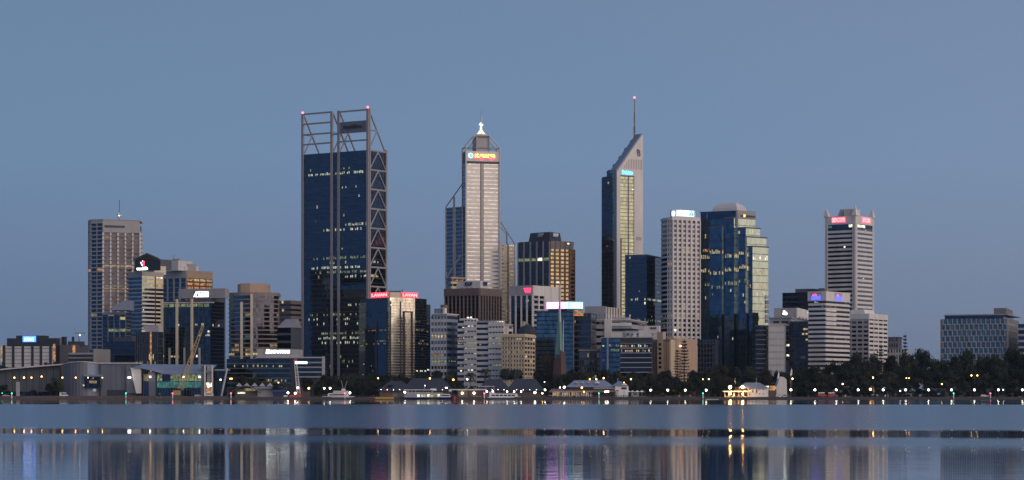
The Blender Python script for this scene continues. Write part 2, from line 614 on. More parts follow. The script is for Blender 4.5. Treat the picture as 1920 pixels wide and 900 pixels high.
MARKS = [(8, 'at the far left edge'), (45, 'left of the blue-signed low block'), (80, 'before the blue-signed low block'), (107, 'left of the convention drum'), (145, 'before the convention drum'), (180, 'at the dark bay of the drum'), (452, 'below the rounded brown tower'),
 (476, 'below the pale ribs of the rounded tower'), (500, 'below the white roof lettering'), (522, 'at the navy shelter'), (545, 'left of the lattice crane'), (577, 'right of the lattice crane'), (610, 'left of the motor yacht'), (638, 'behind the motor yacht'), (666, 'right of the motor yacht'),
 (696, 'below the blue faceted wing'), (726, 'below the cream neon-signed facets'), (757, 'behind the ferry stern'), (790, 'behind the two-deck ferry'), (822, 'below the pale grey slab'), (850, 'behind the navy-hulled boat'), (882, 'above the brick kiosk'), (905, 'before the white stepped block'),
 (920, 'behind the white ferry bow'), (940, 'behind the white ferry'), (960, 'behind the white ferry cabin'), (980, 'right of the white ferry'), (1010, 'left of the bell tower'), (1030, 'touching the bell tower'), (1074, 'right of the bell tower'), (1096, 'below the black screen-side block'), (1110, 'above the little gable'),
 (1130, 'below the blue corner bay'), (1158, 'above the turret house'), (1183, 'right of the turret house'), (1198, 'above the shade canopies'), (1218, 'left of the brick block'), (1244, 'before the pinkish brick block'), (1260, 'left of the tall pine'), (1286, 'under the tall pine'), (1302, 'right of the tall pine'),
 (1318, 'at the long jetty end'), (1334, 'below the dark glass podium'), (1354, 'below the first pale glass strip'), (1376, 'behind the orange floodlamps'), (1406, 'behind the boathouse roof'), (1432, 'right of the boathouse'), (1464, 'above the pale gabled house'), (1484, 'right of the pale gabled house'),
 (1502, 'below the black paired-window block'), (1527, 'below the left striped face'), (1548, 'below the striped block corner'), (1572, 'below the right striped face'), (1594, 'below the spiked tower'), (1614, 'before the white annex corner'), (1640, 'before the right annex face'), (1664, 'left of the slim pine'),
 (1696, 'under the slim pine'), (1728, 'right of the slim pine'), (1752, 'left of the honeycomb block'), (1784, 'under the left honeycomb end'), (1814, 'under the honeycomb, left of centre'), (1843, 'under the middle of the honeycomb'), (1872, 'under the honeycomb roof box'), (1903, 'under the right honeycomb corner'), (1936, 'at the right picture edge')]
def near(px): return min(MARKS, key=lambda m: abs(m[0] - px))[1]

# ------------------------------------------------------------------ city towers, west to east
# low bank block at the far left
t = Tower('office_block', 'low wide office block at far left with a blue lit sign over pale panels', 2, 103, 106, 1740, 648, 6, body='black_panel')
F = t.fl
t.box('attic', 'black_panel', F.M(F.at(13), F.at(103), t.z(649), t.z(634), -12, .1))
t.box('attic', 'black_panel', F.M(F.at(30), F.at(84), t.z(634), t.z(629), -10, -.2))
xs = [8, 25, 43, 61, 77, 95, 103]
for i in range(6):
    t.box('facade_panel', 'white_concrete', F.M(F.at(xs[i]) + .9, F.at(xs[i + 1]) - .9, GZ, t.z(648), -.4, -.05))
    for k in range(6):
        t.box('sill', 'dark_concrete', F.M(F.at(xs[i]) + .9, F.at(xs[i + 1]) - .9, t.z(654 + 7 * k), t.z(653 + 7 * k), -.06, .08))
for i in range(7):
    t.box('pier', 'black_panel', F.M(F.at(xs[i]) - .9, F.at(xs[i]) + .9, GZ, t.z(647), -.4, .5))
for a, b in ((2.2, 4.6), (100, 104.6)):
    t.box('lit_stair', 'lit_orange', F.M(F.at(a), F.at(b), t.z(678), t.z(645), .1, .56))
s = t.box('sign', 'neon_blue', F.M(F.at(43), F.at(67.5), t.z(641), t.z(630), .1, .5))
text(t, 'KPMG', F, F.at(55), t.z(636.3), 2.9, 'neon_soft', 7.6, .6, s, .03, shear=.2)
# blocks next to it
t = Tower('office_block', 'plain grey block with a lit stair strip, right of the blue-signed low block', 104, 150, 168, 1760, 646, 12, body='dark_concrete')
F = t.fl
t.box('plant_room', 'black_panel', F.M(F.at(115), F.at(119.5), t.z(648), t.z(631), -6, -.5))
t.box('plant_room', 'grey_concrete', F.M(F.at(102), F.at(115), t.z(648), t.z(633), -8, -1))
t.box('plant_room', 'dark_grey_panel', F.M(F.at(126), F.at(150), t.z(648), t.z(640), -9, -1))
t.box('chimney', 'black_panel', F.M(F.at(133), F.at(136.5), t.z(645), t.z(631), -3, -1.5))
t.box('lit_stair', 'lit_orange', F.M(F.at(136), F.at(141), t.z(661), t.z(647), -.2, .3))
t.box('pier', 'black_panel', F.M(F.at(106), F.at(112), GZ, t.z(646), -.2, .6))
t = Tower('car_park', 'low grey car park with two dark open decks below the western tower', 127, 176, 207, 1600, 661, 15, body='grey_concrete', par=.3)
F = t.fl
for a, b in ((669, 664.5), (677, 672)):
    t.box('deck_opening', 'black_panel', F.M(F.at(128), F.at(174), t.z(a), t.z(b), -.3, .03))
facade(t, t.fr, GZ, t.z(654), 1, 'grey_concrete', 'grey_concrete', sp=0)

# grey tower with the antenna
t = Thing('office_tower', 'tall grey-brown tower with pale dashes down its front and a roof antenna', 'building', X(193, 1850), 1850)
D = 1850
pa, pb, pc, pd_, pe = P(166, 1866), P(171, 1856), P(193, 1850), P(262, 1862), P(267, 1885)
poly = [pa, pb, pc, pd_, pe, P(190, 1900)]
t.prism('wall', 'brown_concrete', poly, GZ, Z(420, D), inset=.5)
F = Face(pc, pd_)
zt, zb = Z(435, D), Z(656, D)
facade(t, F, zb, zt, 29, 'dark_window', 'brown_concrete', sp=.5, cells=5, pier=1.3, fin=True, pierm='white_concrete', pd=1.1,
       lit=[(Z(503, D), 0, 1, .8, 'lit_dim'), (Z(503, D), .2, .7, .4, 'lit_warm')], rand=.015, litm=('lit_dim',))
for k in range(3):
    t.box('lit_ledge', 'lit_orange' if k == 1 else 'lit_dim', F.M(.6, F.L * .75, Z(536 + 5 * k, D), Z(535 + 5 * k, D), .1, .5))
t.box('parapet', 'grey_concrete', F.M(0, F.L, Z(435, D), Z(412, D), -.6, .3))
t.box('louvre', 'black_panel', F.M(F.at(195.5), F.at(234), Z(426.5, D), Z(422, D), .2, .36))
for G, nn in ((Face(pa, pb), 0), (Face(pb, pc), 1)):
    facade(t, G, zb, Z(418, D), 31, 'deep_glass', 'grey_concrete', sp=.26, sd=.35, cells=2 if nn else 1, pier=.5, pd=.4,
           lit=[(Z(503, D), .1, 1, .8, 'lit_orange'), (Z(590, D), .2, .9, .7, 'lit_dim')], rand=.01)
    t.box('parapet', 'grey_concrete', G.M(0, G.L, Z(418.5, D), Z(413.5, D), -.4, .5))
G = Face(pd_, pe)
facade(t, G, zb, Z(430, D), 29, 'dark_window', 'white_concrete', sp=.7, sd=.3)
t.prism('roof_slab', 'grey_concrete', poly, Z(413, D), Z(410.5, D), inset=-.3)
zc = Z(412, D)
m = t.rod('antenna', 'dark_pole', (X(219, D), 1862, zc), (X(219, D), 1862, Z(372, D)), .22)
for dx, dz, r in ((-.5, 398, 1.0), (1.3, 402, 1.2), (-.2, 405, 1.2)):
    t.ball('antenna_dish', 'pale_metal', sph(X(219, D) + dx, 1862, Z(dz, D), r), m)
t.ball('antenna_light', 'lamp_small', sph(X(219, D), 1861, Z(402, D), .25), m)

# small glass block with a barrel roof
t = Tower('office_block', 'small dark glass block with a barrel roof before the grey antenna tower', 192, 236, 246, 1700, 586, 20, body='dark_grey_panel')
F = t.fl
facade(t, F, Z(660, 1700), t.z1, 10, 'deep_glass', 'dark_grey_panel', sp=.15, cells=4, pier=.5, pd=.4, pierm='blue_metal',
       lit=[(t.z(596), .45, .9, .9, 'lit_warm'), (t.z(617), .2, .9, .9, 'lit_green')], rand=.02)
facade(t, t.fr, Z(660, 1700), t.z1, 10, 'blue_glass', 'dark_grey_panel', sp=.3, lit=[(t.z(617), 0, 1, .9, 'lit_dim')])
v, f = [], []
for i in range(9):
    a = i / 8
    x = 205 + (245 - 205) * a
    y = 580 - 17 * math.sin(a * math.pi / 2)
    for yy in (1697, 1716):
        v += [(X(x, 1700), yy, Z(y, 1700)), (X(x, 1700), yy, Z(582, 1700))]
for i in range(8):
    b = i * 4
    f += [(b, b + 2, b + 6, b + 4), (b, b + 4, b + 5, b + 1), (b + 2, b + 3, b + 7, b + 6)]
f += [(32, 33, 35, 34)]
t.mesh('barrel_roof', 'blue_metal', v, f)
t.box('parapet', 'blue_metal', F.M(0, F.L, t.z(590), t.z(585.5), -.3, .5))

# banded tower with the leaf emblem
t = Tower('office_tower', 'pale banded tower with white lettering and a red leaf emblem on its crown', 241, 266, 306, 1720, 512, 40, body='grey_concrete')
D = 1720
facade(t, t.fl, Z(640, D), t.z(512), 17, 'blue_glass', 'grey_concrete', sp=.3, sd=.15, rand=.03, litm=('lit_cool',))
F = t.fr
facade(t, F, Z(655, D), t.z(517), 18, 'olive_glass', 'white_concrete', sp=.42, sd=.2, u1=F.at(290), lit=[(t.z(558), 0, 1, .8, 'lit_warm'), (t.z(586), 0, .6, .35, 'lit_bright')], rand=.03, litm=('lit_warm', 'lit_bright'))
facade(t, F, Z(655, D), t.z(517), 18, 'gold_glass', 'cream_concrete', sp=.42, sd=.2, u0=F.at(292), lit=[(t.z(524), 0, 1, 1, 'lit_bright')])
t.box('shaft', 'black_panel', F.M(F.at(290), F.at(292), Z(655, D), t.z(517), -.6, .1))
t.box('parapet', 'grey_concrete', F.M(-.3, F.L, t.z(517), t.z(509), -6, .4))
t.box('parapet', 'grey_concrete', t.fl.M(0, t.fl.L + .3, t.z(517), t.z(509), -.6, .4))
t.box('crown', 'cream_concrete', F.M(F.at(290), F.L + 3, t.z(513), t.z(497), -12, -.3))
t.box('crown', 'dark_grey_panel', F.M(F.at(285), F.L + 9, t.z(503), t.z(484), -9, -1))
# sign board turned to the river
S = Face(P(252.5, 1718), P(285, 1708))
sg = t.box('sign', 'black_panel', S.M(0, S.L + 8, Z(509, 1718), Z(488, 1718), -.6, 0))
text(t, 'woodside', S, S.L * .44, Z(503.4, 1714), 2.3, 'neon_white', 11.0, .15, sg, .03)
lf = t.ball('leaf_emblem', 'neon_red', Matrix.Translation((*S.pt(S.at(270), 0, .2).xy, Z(494, 1714))) @ Matrix.Rotation(.5, 4, 'Y') @ Matrix.Diagonal((1.9, .2, 1.5, 1)), sg)
for dx, dz, an, l in ((-.9, -.3, -.5, 1.6), (-.2, .2, .1, 2.0), (.5, .3, .5, 1.6)):
    p = S.pt(S.at(268) + dx, Z(494, 1714) + dz, .45)
    t.ball('leaf_petal', 'neon_white', Matrix.Translation(p) @ Matrix.Rotation(an, 4, 'Y') @ Matrix.Diagonal((.35, .1, l, 1)), sg)
# roof canopy
zc = Z(486, 1722)
t.mesh('canopy', 'dark_grey_panel', [(X(253, 1722), 1716, zc), (X(280, 1722), 1712, Z(475.5, 1722)), (X(299, 1722), 1722, Z(484, 1722)), (X(272, 1722), 1730, Z(487, 1722)),
       (X(253, 1722), 1716, zc - .8), (X(280, 1722), 1712, Z(477.5, 1722)), (X(299, 1722), 1722, Z(485.5, 1722)), (X(272, 1722), 1730, Z(488, 1722))],
       [(0, 1, 2, 3), (4, 7, 6, 5), (0, 4, 5, 1), (1, 5, 6, 2), (2, 6, 7, 3), (3, 7, 4, 0)])
t.box('plant_room', 'grey_concrete', F.M(F.at(266), F.at(282), t.z(490), t.z(480), -10, -4))
t.box('plant_room', 'cream_concrete', F.M(F.at(282), F.at(296), t.z(490), t.z(484), -10, -4))

# stepped grey block behind with lit orange grid
t = Tower('office_tower', 'grey stepped tower with an orange-lit window grid high on its right', 303, 350, 398, 1800, 508, 38, body='grey_concrete')
D = 1800
F = t.fl
facade(t, F, Z(680, D), t.z(521), 18, 'navy_glass', 'grey_concrete', sp=.08, sd=-.05, cells=4, pier=1.3, pd=.5, pierm='grey_concrete')
t.box('parapet', 'grey_concrete', F.M(0, F.L, t.z(521), t.z(507), -.5, .6))
F = t.fr
facade(t, F, t.z(606), t.z(521), 11, 'bronze_panel', 'bronze_panel', sp=.45, cells=4, pier=.9, pd=.4)
for k in range(3):
    for i in range(4):
        t.box('lit_window', rnd.choice(('lit_orange', 'lit_orange', 'lit_warm')), F.M(F.L * i / 4 + .7, F.L * (i + 1) / 4 - .7, t.z(526.5 + 7.5 * k), t.z(522 + 7.5 * k), .05, .3))
t.box('parapet', 'tan_brick', F.M(0, F.L, t.z(521), t.z(507), -.5, .6))
t.box('plant_room', 'white_concrete', F.M(-6, F.at(366), t.z(507.5), t.z(489), -16, -3))
t.box('plant_room', 'white_concrete', F.M(F.at(350), F.at(376), t.z(507.5), t.z(498.5), -16, -2))
t.box('plant_room', 'tan_brick', F.M(-2, F.at(348), t.z(489), t.z(484.5), -14, -6))
t.box('plant_room', 'grey_concrete', t.fl.M(F.L * .1, t.fl.L - 2, t.z(507.5), t.z(494), -12, -3))
t.rod('antenna', 'dark_pole', (X(321, D), D + 12, t.z(489)), (X(322, D), D + 12, t.z(476)), .15)

# black glass block with the outlined sign
t = Tower('office_block', 'black glass block with pale vertical fins and a white outlined sign', 302, 396, 422, 1580, 563, 14, body='black_panel')
D = 1580
F = t.fl
facade(t, F, GZ, t.z(572), 26, 'dark_teal_glass', 'black_panel', sp=.1, sd=.0, mull=3.0, rand=.012, litm=('lit_dim', 'lit_bright'),
       lit=[(t.z(626), .75, .98, .5, 'lit_cool'), (t.z(668), .0, .35, .6, 'lit_warm'), (t.z(608), .7, .95, .4, 'lit_cool')])
facade(t, t.fr, GZ, t.z(558), 27, 'deep_glass', 'black_panel', sp=.1, sd=.0, lit=[(t.z(608), .1, .6, .5, 'lit_cool')], rand=.01)
for px in (305, 333, 361):
    t.box('fin', 'cream_concrete', F.M(F.at(px) - .6, F.at(px) + .6, Z(683, D), t.z(560), .05, 2.2))
for px in (319, 347, 375):
    t.box('fin', 'grey_concrete', F.M(F.at(px) - .4, F.at(px) + .4, GZ, t.z(652), .05, 2.0))
t.box('corner_fin', 'blue_metal', t.fr.M(t.fr.L - 1, t.fr.L, GZ, t.z(541), -1, .5))
t.box('light_shelf', 'pale_metal', F.M(F.at(305), F.at(400), t.z(568), t.z(566), -2, 1.2))
for i in range(8):
    t.box('lit_window', 'lit_green', F.M(F.at(306 + 11 * i), F.at(315 + 11 * i), t.z(575), t.z(569), .02, .1))
sg = t.box('crown', 'steel_paint', F.M(F.at(335), F.at(422), t.z(559), t.z(541), -8, .4))
t.box('crown', 'dark_grey_panel', t.fr.M(0, t.fr.L - 1, t.z(565), t.z(541), -8, .3))
uL, uR, z0_, z1_ = F.at(364), F.at(391), t.z(556.5), t.z(546.5)
sgn = t.box('sign', 'black_panel', F.M(uL, uR, z0_, z1_, .4, .5))
for a in ((uL + 2.2, uR, z1_ - .3, z1_), (uL + 1.2, uR, z0_, z0_ + .3), (uR - .3, uR, z0_, z1_)):
    t.box('sign_frame', 'neon_white', F.M(*a, .5, .7), sgn)
for du in (0, 1.2):
    t.rod('sign_stroke', 'neon_white', F.pt(uL + du, z0_, .6), F.pt(uL + 1.6 + du, z1_, .6), .16, sgn)
text(t, 'CLOUGH', F, (uL + uR) / 2 + 1.3, (z0_ + z1_) / 2, 1.9, 'neon_white', 6.6, .6, sgn, .02)
# small dark block left of it
t = Tower('office_block', 'small black block ribbed with thin grey fins and one glowing orange fin', 255, 296, 306, 1560, 622, 14, body='black_panel')
F = t.fl
facade(t, F, GZ, t.z1, 9, 'black_glass', 'black_panel', sp=.1, sd=0, cells=12, pier=.25, pd=.6, pierm='dark_grey_panel', lit=[(Z(679, 1560), 0, 1, .7, 'lit_green'), (Z(668, 1560), .5, 1, .4, 'lit_cool')])
facade(t, t.fr, GZ, t.z1, 9, 'black_glass', 'black_panel', sp=.1, sd=0)
t.box('lit_fin', 'lit_orange', F.M(F.at(282), F.at(284.5), GZ, t.z(622), .1, .9))
t.box('plant_room', 'grey_concrete', F.M(F.at(268), F.at(296), t.z(622), t.z(610), -8, -1))
t.box('lit_window', 'lit_cool', F.M(F.at(266), F.at(272), t.z(622), t.z(618.5), -.1, .2))
t = Tower('office_block', 'low dark block between the barrel-roofed block and the ribbed black block', 200, 252, 268, 1640, 640, 20, body='black_panel')
facade(t, t.fl, GZ, t.z1, 8, 'deep_glass', 'black_panel', sp=.2, rand=.03, litm=('lit_dim', 'lit_warm'))
t.box('plant_room', 'dark_grey_panel', t.fl.M(4, t.fl.L - 3, t.z1 - .1, t.z(632), -8, -2))

# rounded brown tower
t = Thing('office_tower', 'rounded brown tower with curved window bands and two pale ribs', 'building', X(472, 1720), 1720)
D = 1720
cx, r1 = X(471.5, D), (518 - 425) / 2 / FOC * D
pts = []
for i in range(13):
    a = math.pi * (1 + i / 12)
    pts.append(Vector((cx + r1 * math.cos(a), D + r1 * .75 + r1 * .75 * math.sin(a))))
pts += [Vector((cx + r1, D + 30)), Vector((cx - r1, D + 30))]
t.prism('wall', 'brown_panel', pts, GZ, Z(549, D), inset=.6)
t.prism('roof_slab', 'brown_concrete', pts, Z(554, D), Z(548, D), inset=-.3)
for i in range(12):
    G = Face(pts[i], pts[i + 1])
    gm = 'blue_glass' if 1 < i < 5 else 'black_glass'
    n = 16
    zt_, zb_ = Z(554, D), Z(686, D)
    fh = (zt_ - zb_) / n
    for k in range(n):
        t.box('window_band', gm if k > 7 else 'black_glass', G.M(-.05, G.L + .05, zb_ + k * fh, zb_ + (k + 1) * fh, -.35, 0))
        t.box('spandrel', 'brown_concrete', G.M(-.05, G.L + .05, zb_ + k * fh, zb_ + k * fh + fh * (.22 if gm == 'blue_glass' and k > 7 else .3), -.3, .3))
    for k, dens, m in ((4, .35, 'lit_dim'), (3, .8, 'lit_dim'), (2, .85, 'lit_warm'), (6, .15, 'lit_teal'), (11, .1, 'lit_dim')):
        if i > 0 and rnd.random() < dens:
            t.box('lit_window', m, G.M(.3, G.L - .3, zb_ + k * fh + fh * .4, zb_ + (k + 1) * fh - .2, -.1, .06))
for px, yt in ((453, 566), (472, 551)):
    G = Face((X(px - 3, D), 0), (X(px + 3, D), 0))
    y = min(p.y for p in pts if abs(p.x - X(px, D)) < 6) - .6
    t.box('rib', 'cream_concrete', B(X(px - 2.3, D), X(px + 2.3, D), y - .4, y + 1.2, GZ, Z(yt, D)))
pr = [Vector((X(443, D), D + 8)), Vector((X(450, D), D + 4)), Vector((X(468, D), D + 2)), Vector((X(497, D), D + 6)), Vector((X(500, D), D + 10)), Vector((X(500, D), D + 26)), Vector((X(443, D), D + 26))]
t.prism('plant_room', 'tan_brick', pr, Z(549, D), Z(532, D))
t.prism('plant_room', 'tan_brick', pr, Z(532, D), Z(530.5, D), inset=2)
# dark blocks behind, right of it
t = Tower('office_block', 'dark brown block with three lit windows right of the rounded tower', 517, 545, 566, 1900, 563, 30, body='brown_panel')
for px, py in ((530, 566), (522, 581), (531, 581)):
    t.box('lit_window', 'lit_warm', t.fl.M(t.fl.at(px) - .8, t.fl.at(px) + .8, t.z(py + 2.5), t.z(py - 2.5), -.1, .5))
facade(t, t.fl, Z(680, 1900), t.z(570), 12, 'black_glass', 'brown_panel', sp=.6)
facade(t, t.fr, Z(680, 1900), t.z(570), 12, 'black_glass', 'brown_panel', sp=.6)
t = Tower('office_block', 'small dark block with a sloping grey roof beside the tallest tower', 520, 545, 566, 1650, 614, 25, body='dark_grey_panel')
facade(t, t.fl, GZ, t.z(614), 9, 'deep_glass', 'dark_grey_panel', sp=.3)
q = t.q
zz = t.z1
t.mesh('roof', 'steel_paint', [(*q[0], zz), (*q[1], zz), (*q[2], zz), (*q[3], zz), (*(q[1] * .3 + q[2] * .7), t.z(597)), (*(q[0] * .3 + q[3] * .7), t.z(597))], [(0, 1, 4, 5), (1, 2, 4), (2, 3, 5, 4), (3, 0, 5)])
# dark glass block with white sign at the water side
t = Tower('office_block', 'low dark glass block with pale bands and white glowing roof lettering', 425, 604, 610, 1520, 672, 4, body='black_panel')
D = 1520
F = t.fl
facade(t, F, Z(728, D), t.z(673), 6, 'dark_teal_glass', 'dark_grey_panel', sp=.2, sd=.3, u1=F.at(545), lit=[(t.z(686), .1, .98, .5, 'lit_warm'), (t.z(711), .55, .95, .45, 'lit_green'), (t.z(711), .6, .95, .2, 'lit_warm')], rand=.01, lw=1.4)
facade(t, F, Z(708, D), t.z(672), 4, 'dark_teal_glass', 'steel_paint', sp=.3, sd=.6, u0=F.at(553), u1=F.at(604))
t.box('frame', 'grey_concrete', F.M(F.at(604), F.at(609), Z(706, D), t.z(668), -1, .9))
t.box('frame', 'grey_concrete', F.M(F.at(480), F.at(609), t.z(671.5), t.z(669), -1, .8))
t.prism('crown', 'grey_concrete', [F.pt(F.at(482), 0, -1).xy, F.pt(F.at(562), 0, -1).xy, F.pt(F.at(562), 0, -12).xy, F.pt(F.at(482), 0, -12).xy], t.z(672), t.z(655))
sg = t.box('sign', 'steel_paint', F.M(F.at(494), F.at(546), t.z(665), t.z(654), -1.1, -.8))
text(t, 'ERNST & YOUNG', F, F.at(523), t.z(659.3), 2.1, 'neon_white', 13.6, -.5, sg, .04)
t.mesh('sign_mark', 'neon_white', [F.pt(F.at(498), t.z(663), -.6), F.pt(F.at(503), t.z(663), -.6), F.pt(F.at(504.3), t.z(655), -.6), F.pt(F.at(499.3), t.z(655), -.6)], [(0, 1, 2, 3)], sg)

# ------------------------------------------------------------------ the tallest tower
t = Tower('office_tower', 'tallest dark blue tower with open steel crown and braces down its right', 565, 691, 725, 1750, 281, 34, body='black_panel', inset=1.2)
D = 1750
F, G = t.fl, t.fr
n = 52
zt, zb = t.z(281), GZ
lit = [(t.z(316), .12, .12, 0, 'lit_cool')]
fh = (zt - zb) / n
uc = [F.at(p) for p in (568, 622.5, 635.5, 690)]
def rowz(px, py): return F.z(py, F.at(px))
litrows = [(600, 323, 0, 1, .10), (600, 325, .12, .95, .0), (640, 322, .1, .95, .9), (655, 317, .6, .8, .5), (655, 349, .6, .85, .3), (660, 367, .7, .9, .3), (650, 403, .5, .8, .35), (655, 419, .65, 1, .9), (655, 430, .3, 1, .6),
           (640, 487, .12, 1, .85), (630, 494, .35, .7, .5), (640, 505, .15, 1, .75), (640, 513, .2, 1, .75), (655, 521, .65, 1, .5), (640, 575, .7, .9, .4), (640, 588, .1, 1, .4), (640, 596, .1, 1, .6), (640, 604, .2, 1, .3),
           (640, 621, .3, 1, .95), (640, 630, .25, 1, .85), (640, 639, .3, 1, .75), (645, 675, .6, .8, .6), (645, 686, .1, .9, .25)]
facade(t, F, zb, zt, n, 'navy_glass', 'black_panel', sp=.12, sd=-.02, mull=0, lw=1.6, rand=.008, litm=('lit_cool', 'lit_dim', 'lit_green'),
       lit=[(rowz(a, b), c, d, e * .8, 'lit_cool' if i % 3 else 'lit_green') for i, (a, b, c, d, e) in enumerate(litrows)], wn='window')
ztop = t.z(203)
for i, u in enumerate(uc):
    t.box('column', 'steel_paint', F.M(u - .9, u + .9, GZ, ztop, -.6, 1.0))
for (a, b, ys) in ((0, 1, (213, 232, 252, 270.5)), (2, 3, (205.5, 262))):
    for y in ys:
        pxm = (568, 622, 636, 690)[b]
        zz = F.z(y + (0 if b == 3 else -3), F.at(pxm))
        t.box('crown_beam', 'steel_paint', F.M(uc[a] + 1.1, uc[b] - 1.1, zz - .55, zz + .55, -.4, .6))
t.box('crown_beam', 'steel_paint', F.M(uc[1] + 1.1, uc[2] - 1.1, t.z(247) - .4, t.z(247) + .4, -.4, .6))
sg = t.box('sign', 'steel_paint', F.M(uc[2] + 1.1, uc[3] - 1.1, t.z(247), t.z(225), -.2, .5))
t.box('sign_panel', 'zinc_cladding', F.M(uc[2] + 1.8, uc[3] - 1.8, t.z(246), t.z(226), .5, .58), sg)
text(t, 'bhpbilliton', F, (uc[2] + uc[3]) / 2, t.z(236), 4.0, 'black_panel', 17.5, .72, sg, .02)
# raking braces of the crown, in four planes across the roof
uR = G.L
for u in uc:
    o = F.pt(u, 0)
    def q(k, z): return Vector((o.x + G.u.x * uR * k, o.y + G.u.y * uR * k, z))
    br = t.rod('crown_brace', 'steel_paint', q(.05, ztop - 1), q(.95, zt), .62)
    t.rod('brace_strut', 'steel_paint', q(0, t.z(243)), q(.5, t.z(243)), .42, br)
    t.rod('brace_strut', 'steel_paint', q(.5, t.z(243)), q(.05, zt), .48, br)
# right side: recessed glass, columns, floor beams and chevrons
facade(t, G, zb, zt, n, 'deep_glass', 'black_panel', sp=.15, sd=-1.0, lw=1.8, u0=1.2, u1=uR - 1.0, rand=.012, litm=('lit_cool',), lit=[(t.z(521), 0, .5, .8, 'lit_warm'), (t.z(487), .2, .8, .4, 'lit_cool')])
t.box('column', 'steel_paint', G.M(uR - 1.6, uR, GZ, t.z(277), -.6, .9))
t.box('column', 'steel_paint', G.M(0.02, 1.6, GZ, ztop - .02, -.6, .9))
y, k = 281, 0
while y < 690:
    za, zc = t.z(y), t.z(y + 36.5)
    bm = t.box('cross_beam', 'steel_paint', G.M(1.6, uR - 1.6, za - .7, za + .5, -.3, .7))
    t.rod('brace', 'steel_paint', G.pt(uR / 2, za - .6, .25), G.pt(1.4, zc + .6, .25), .55)
    t.rod('brace', 'steel_paint', G.pt(uR / 2, za - .6, .25), G.pt(uR - 1.4, zc + .6, .25), .55)
    y += 36.5
for u, zz in ((uc[0], ztop), (uc[3], ztop)):
    p = F.pt(u, zz, .3)
    t.ball('beacon', 'beacon_red', sph(p.x, p.y, p.z + .8, .75))

glass('tower_glass', (.43, .39, .33), rough=.15)
wall('white_tile', (.84, .79, .75))

# octagonal block with two red neon signs
t = Thing('office_tower', 'faceted glass tower with two red neon signs on a cream crown', 'building', X(750, 1620), 1620)
D = 1620
pA, pB, pC, pD, pE, pF, pG = P(673, 1648), P(686, 1640), P(727, 1619), P(731, 1616.5), P(752, 1621), P(778, 1630), P(807, 1650)
zs = {}
blocks = [('navy_glass', pA, pB, 565), ('navy_glass', pB, pC, 560), ('pale_glass', pC, pD, 558), ('pale_glass', pD, pE, 558), ('pale_glass', pE, pF, 558), ('black_glass', pF, P(800, 1647), 558), ('black_glass', P(800, 1647.1), pG, 568)]
t.prism('wall', 'black_panel', [pA, pB, pC, pD, pE, pF, P(800, 1647), P(800, 1670), P(700, 1670)], GZ, Z(558, D), inset=.6)
t.prism('wall', 'black_panel', [P(799, 1648), P(806.6, 1651), P(806, 1668), P(799, 1668)], GZ, Z(568, D))
for i, (gm, a, b, top) in enumerate(blocks):
    G = Face(a, b)
    m = {'navy_glass': 'deep_glass', 'black_glass': 'black_panel'}.get(gm, 'cream_concrete')
    facade(t, G, GZ, Z(top, D), 36, gm, m, sp=.16, sd=.03, lw=1.5, rand=.006, litm=('lit_dim', 'lit_cool'),
           lit=[(Z(620, D), .1, 1, .6, 'lit_dim'), (Z(637, D), .4, 1, .7 if i == 1 else .2, 'lit_green'), (Z(645, D), 0, 1, .5, 'lit_dim')] + ([(Z(693, D), 0, 1, .5, 'lit_bright'), (Z(603, D), 0, .5, .5, 'lit_dim')] if i > 4 else []))
G = Face(pB, pC)
for px, yt, pm in ((707, 600, 'black_panel'), (726, 583, 'black_panel')):
    t.box('frame', pm, G.M(G.at(px) - .5, G.at(px) + .4, GZ, Z(yt, D), -.1, .6))
    t.box('frame', pm, G.M(G.at(px - (12 if px < 720 else 16)), G.at(px) - .5, Z(yt + 2, D), Z(yt, D), -.1, .55))
G = Face(pE, pF)
for px in (757, 772):
    t.box('frame', 'black_panel', G.M(G.at(px) - .5, G.at(px) + .5, GZ, Z(583, D), -.1, .7))
t.box('frame', 'black_panel', G.M(G.at(757) + .5, G.at(772) - .5, Z(585.5, D), Z(583, D), -.1, .68))
H = Face(pD, pE)
for u in (.4, H.L - .5):
    t.box('frame', 'black_panel', H.M(u - .35, u + .35, GZ, Z(565, D), -.1, .6))
for z, m in ((561, 'lit_bright'), (572, 'lit_bright'), (595, 'lit_warm')):
    t.box('lit_window', m, H.M(.2, 1.1, Z(z + 1, D), Z(z - 1, D), .1, .65))
# crown behind the signs
t.prism('crown', 'cream_concrete', [P(697, 1634), P(731, 1617.5), P(752, 1622), P(783, 1633), P(783, 1655), P(700, 1655)], Z(558.2, D), Z(548, D))
t.box('plant_room', 'dark_grey_panel', B(X(726, D), X(749, D), D + 14, D + 26, Z(550, D), Z(543.5, D)))
t.rod('antenna', 'dark_pole', (X(753, D), D + 10, Z(548, D)), (X(753, D), D + 10, Z(541, D)), .25)
for a, b, px in ((P(696, 1633.6), P(729, 1617.6), 713), (P(752, 1621.4), P(783, 1632.4), 767)):
    G = Face(a, b)
    sg = t.box('sign', 'neon_rose', G.M(0, G.L, Z(556.5, D), Z(548.5, D), .35, .5))
    for zz in (556.8, 548.2):
        t.box('sign_frame', 'neon_red', G.M(0, G.L, Z(zz + .35, D), Z(zz - .35, D), .35, .7), sg)
    text(t, 'LAVAN', G, G.L / 2, Z(552.5, D), 2.1, 'neon_pink', G.L * .86, .6, sg, .03)
G = Face(pF, P(800, 1647))
for px, y0, y1 in ((779, 558, 566), (783, 566, 586), (788, 558, 575), (791.5, 558, 599), (797, 566, 588)):
    t.box('pale_strip', 'olive_glass', G.M(G.at(px) - .75, G.at(px) + .75, Z(y1, D), Z(y0, D), -.1, .25))

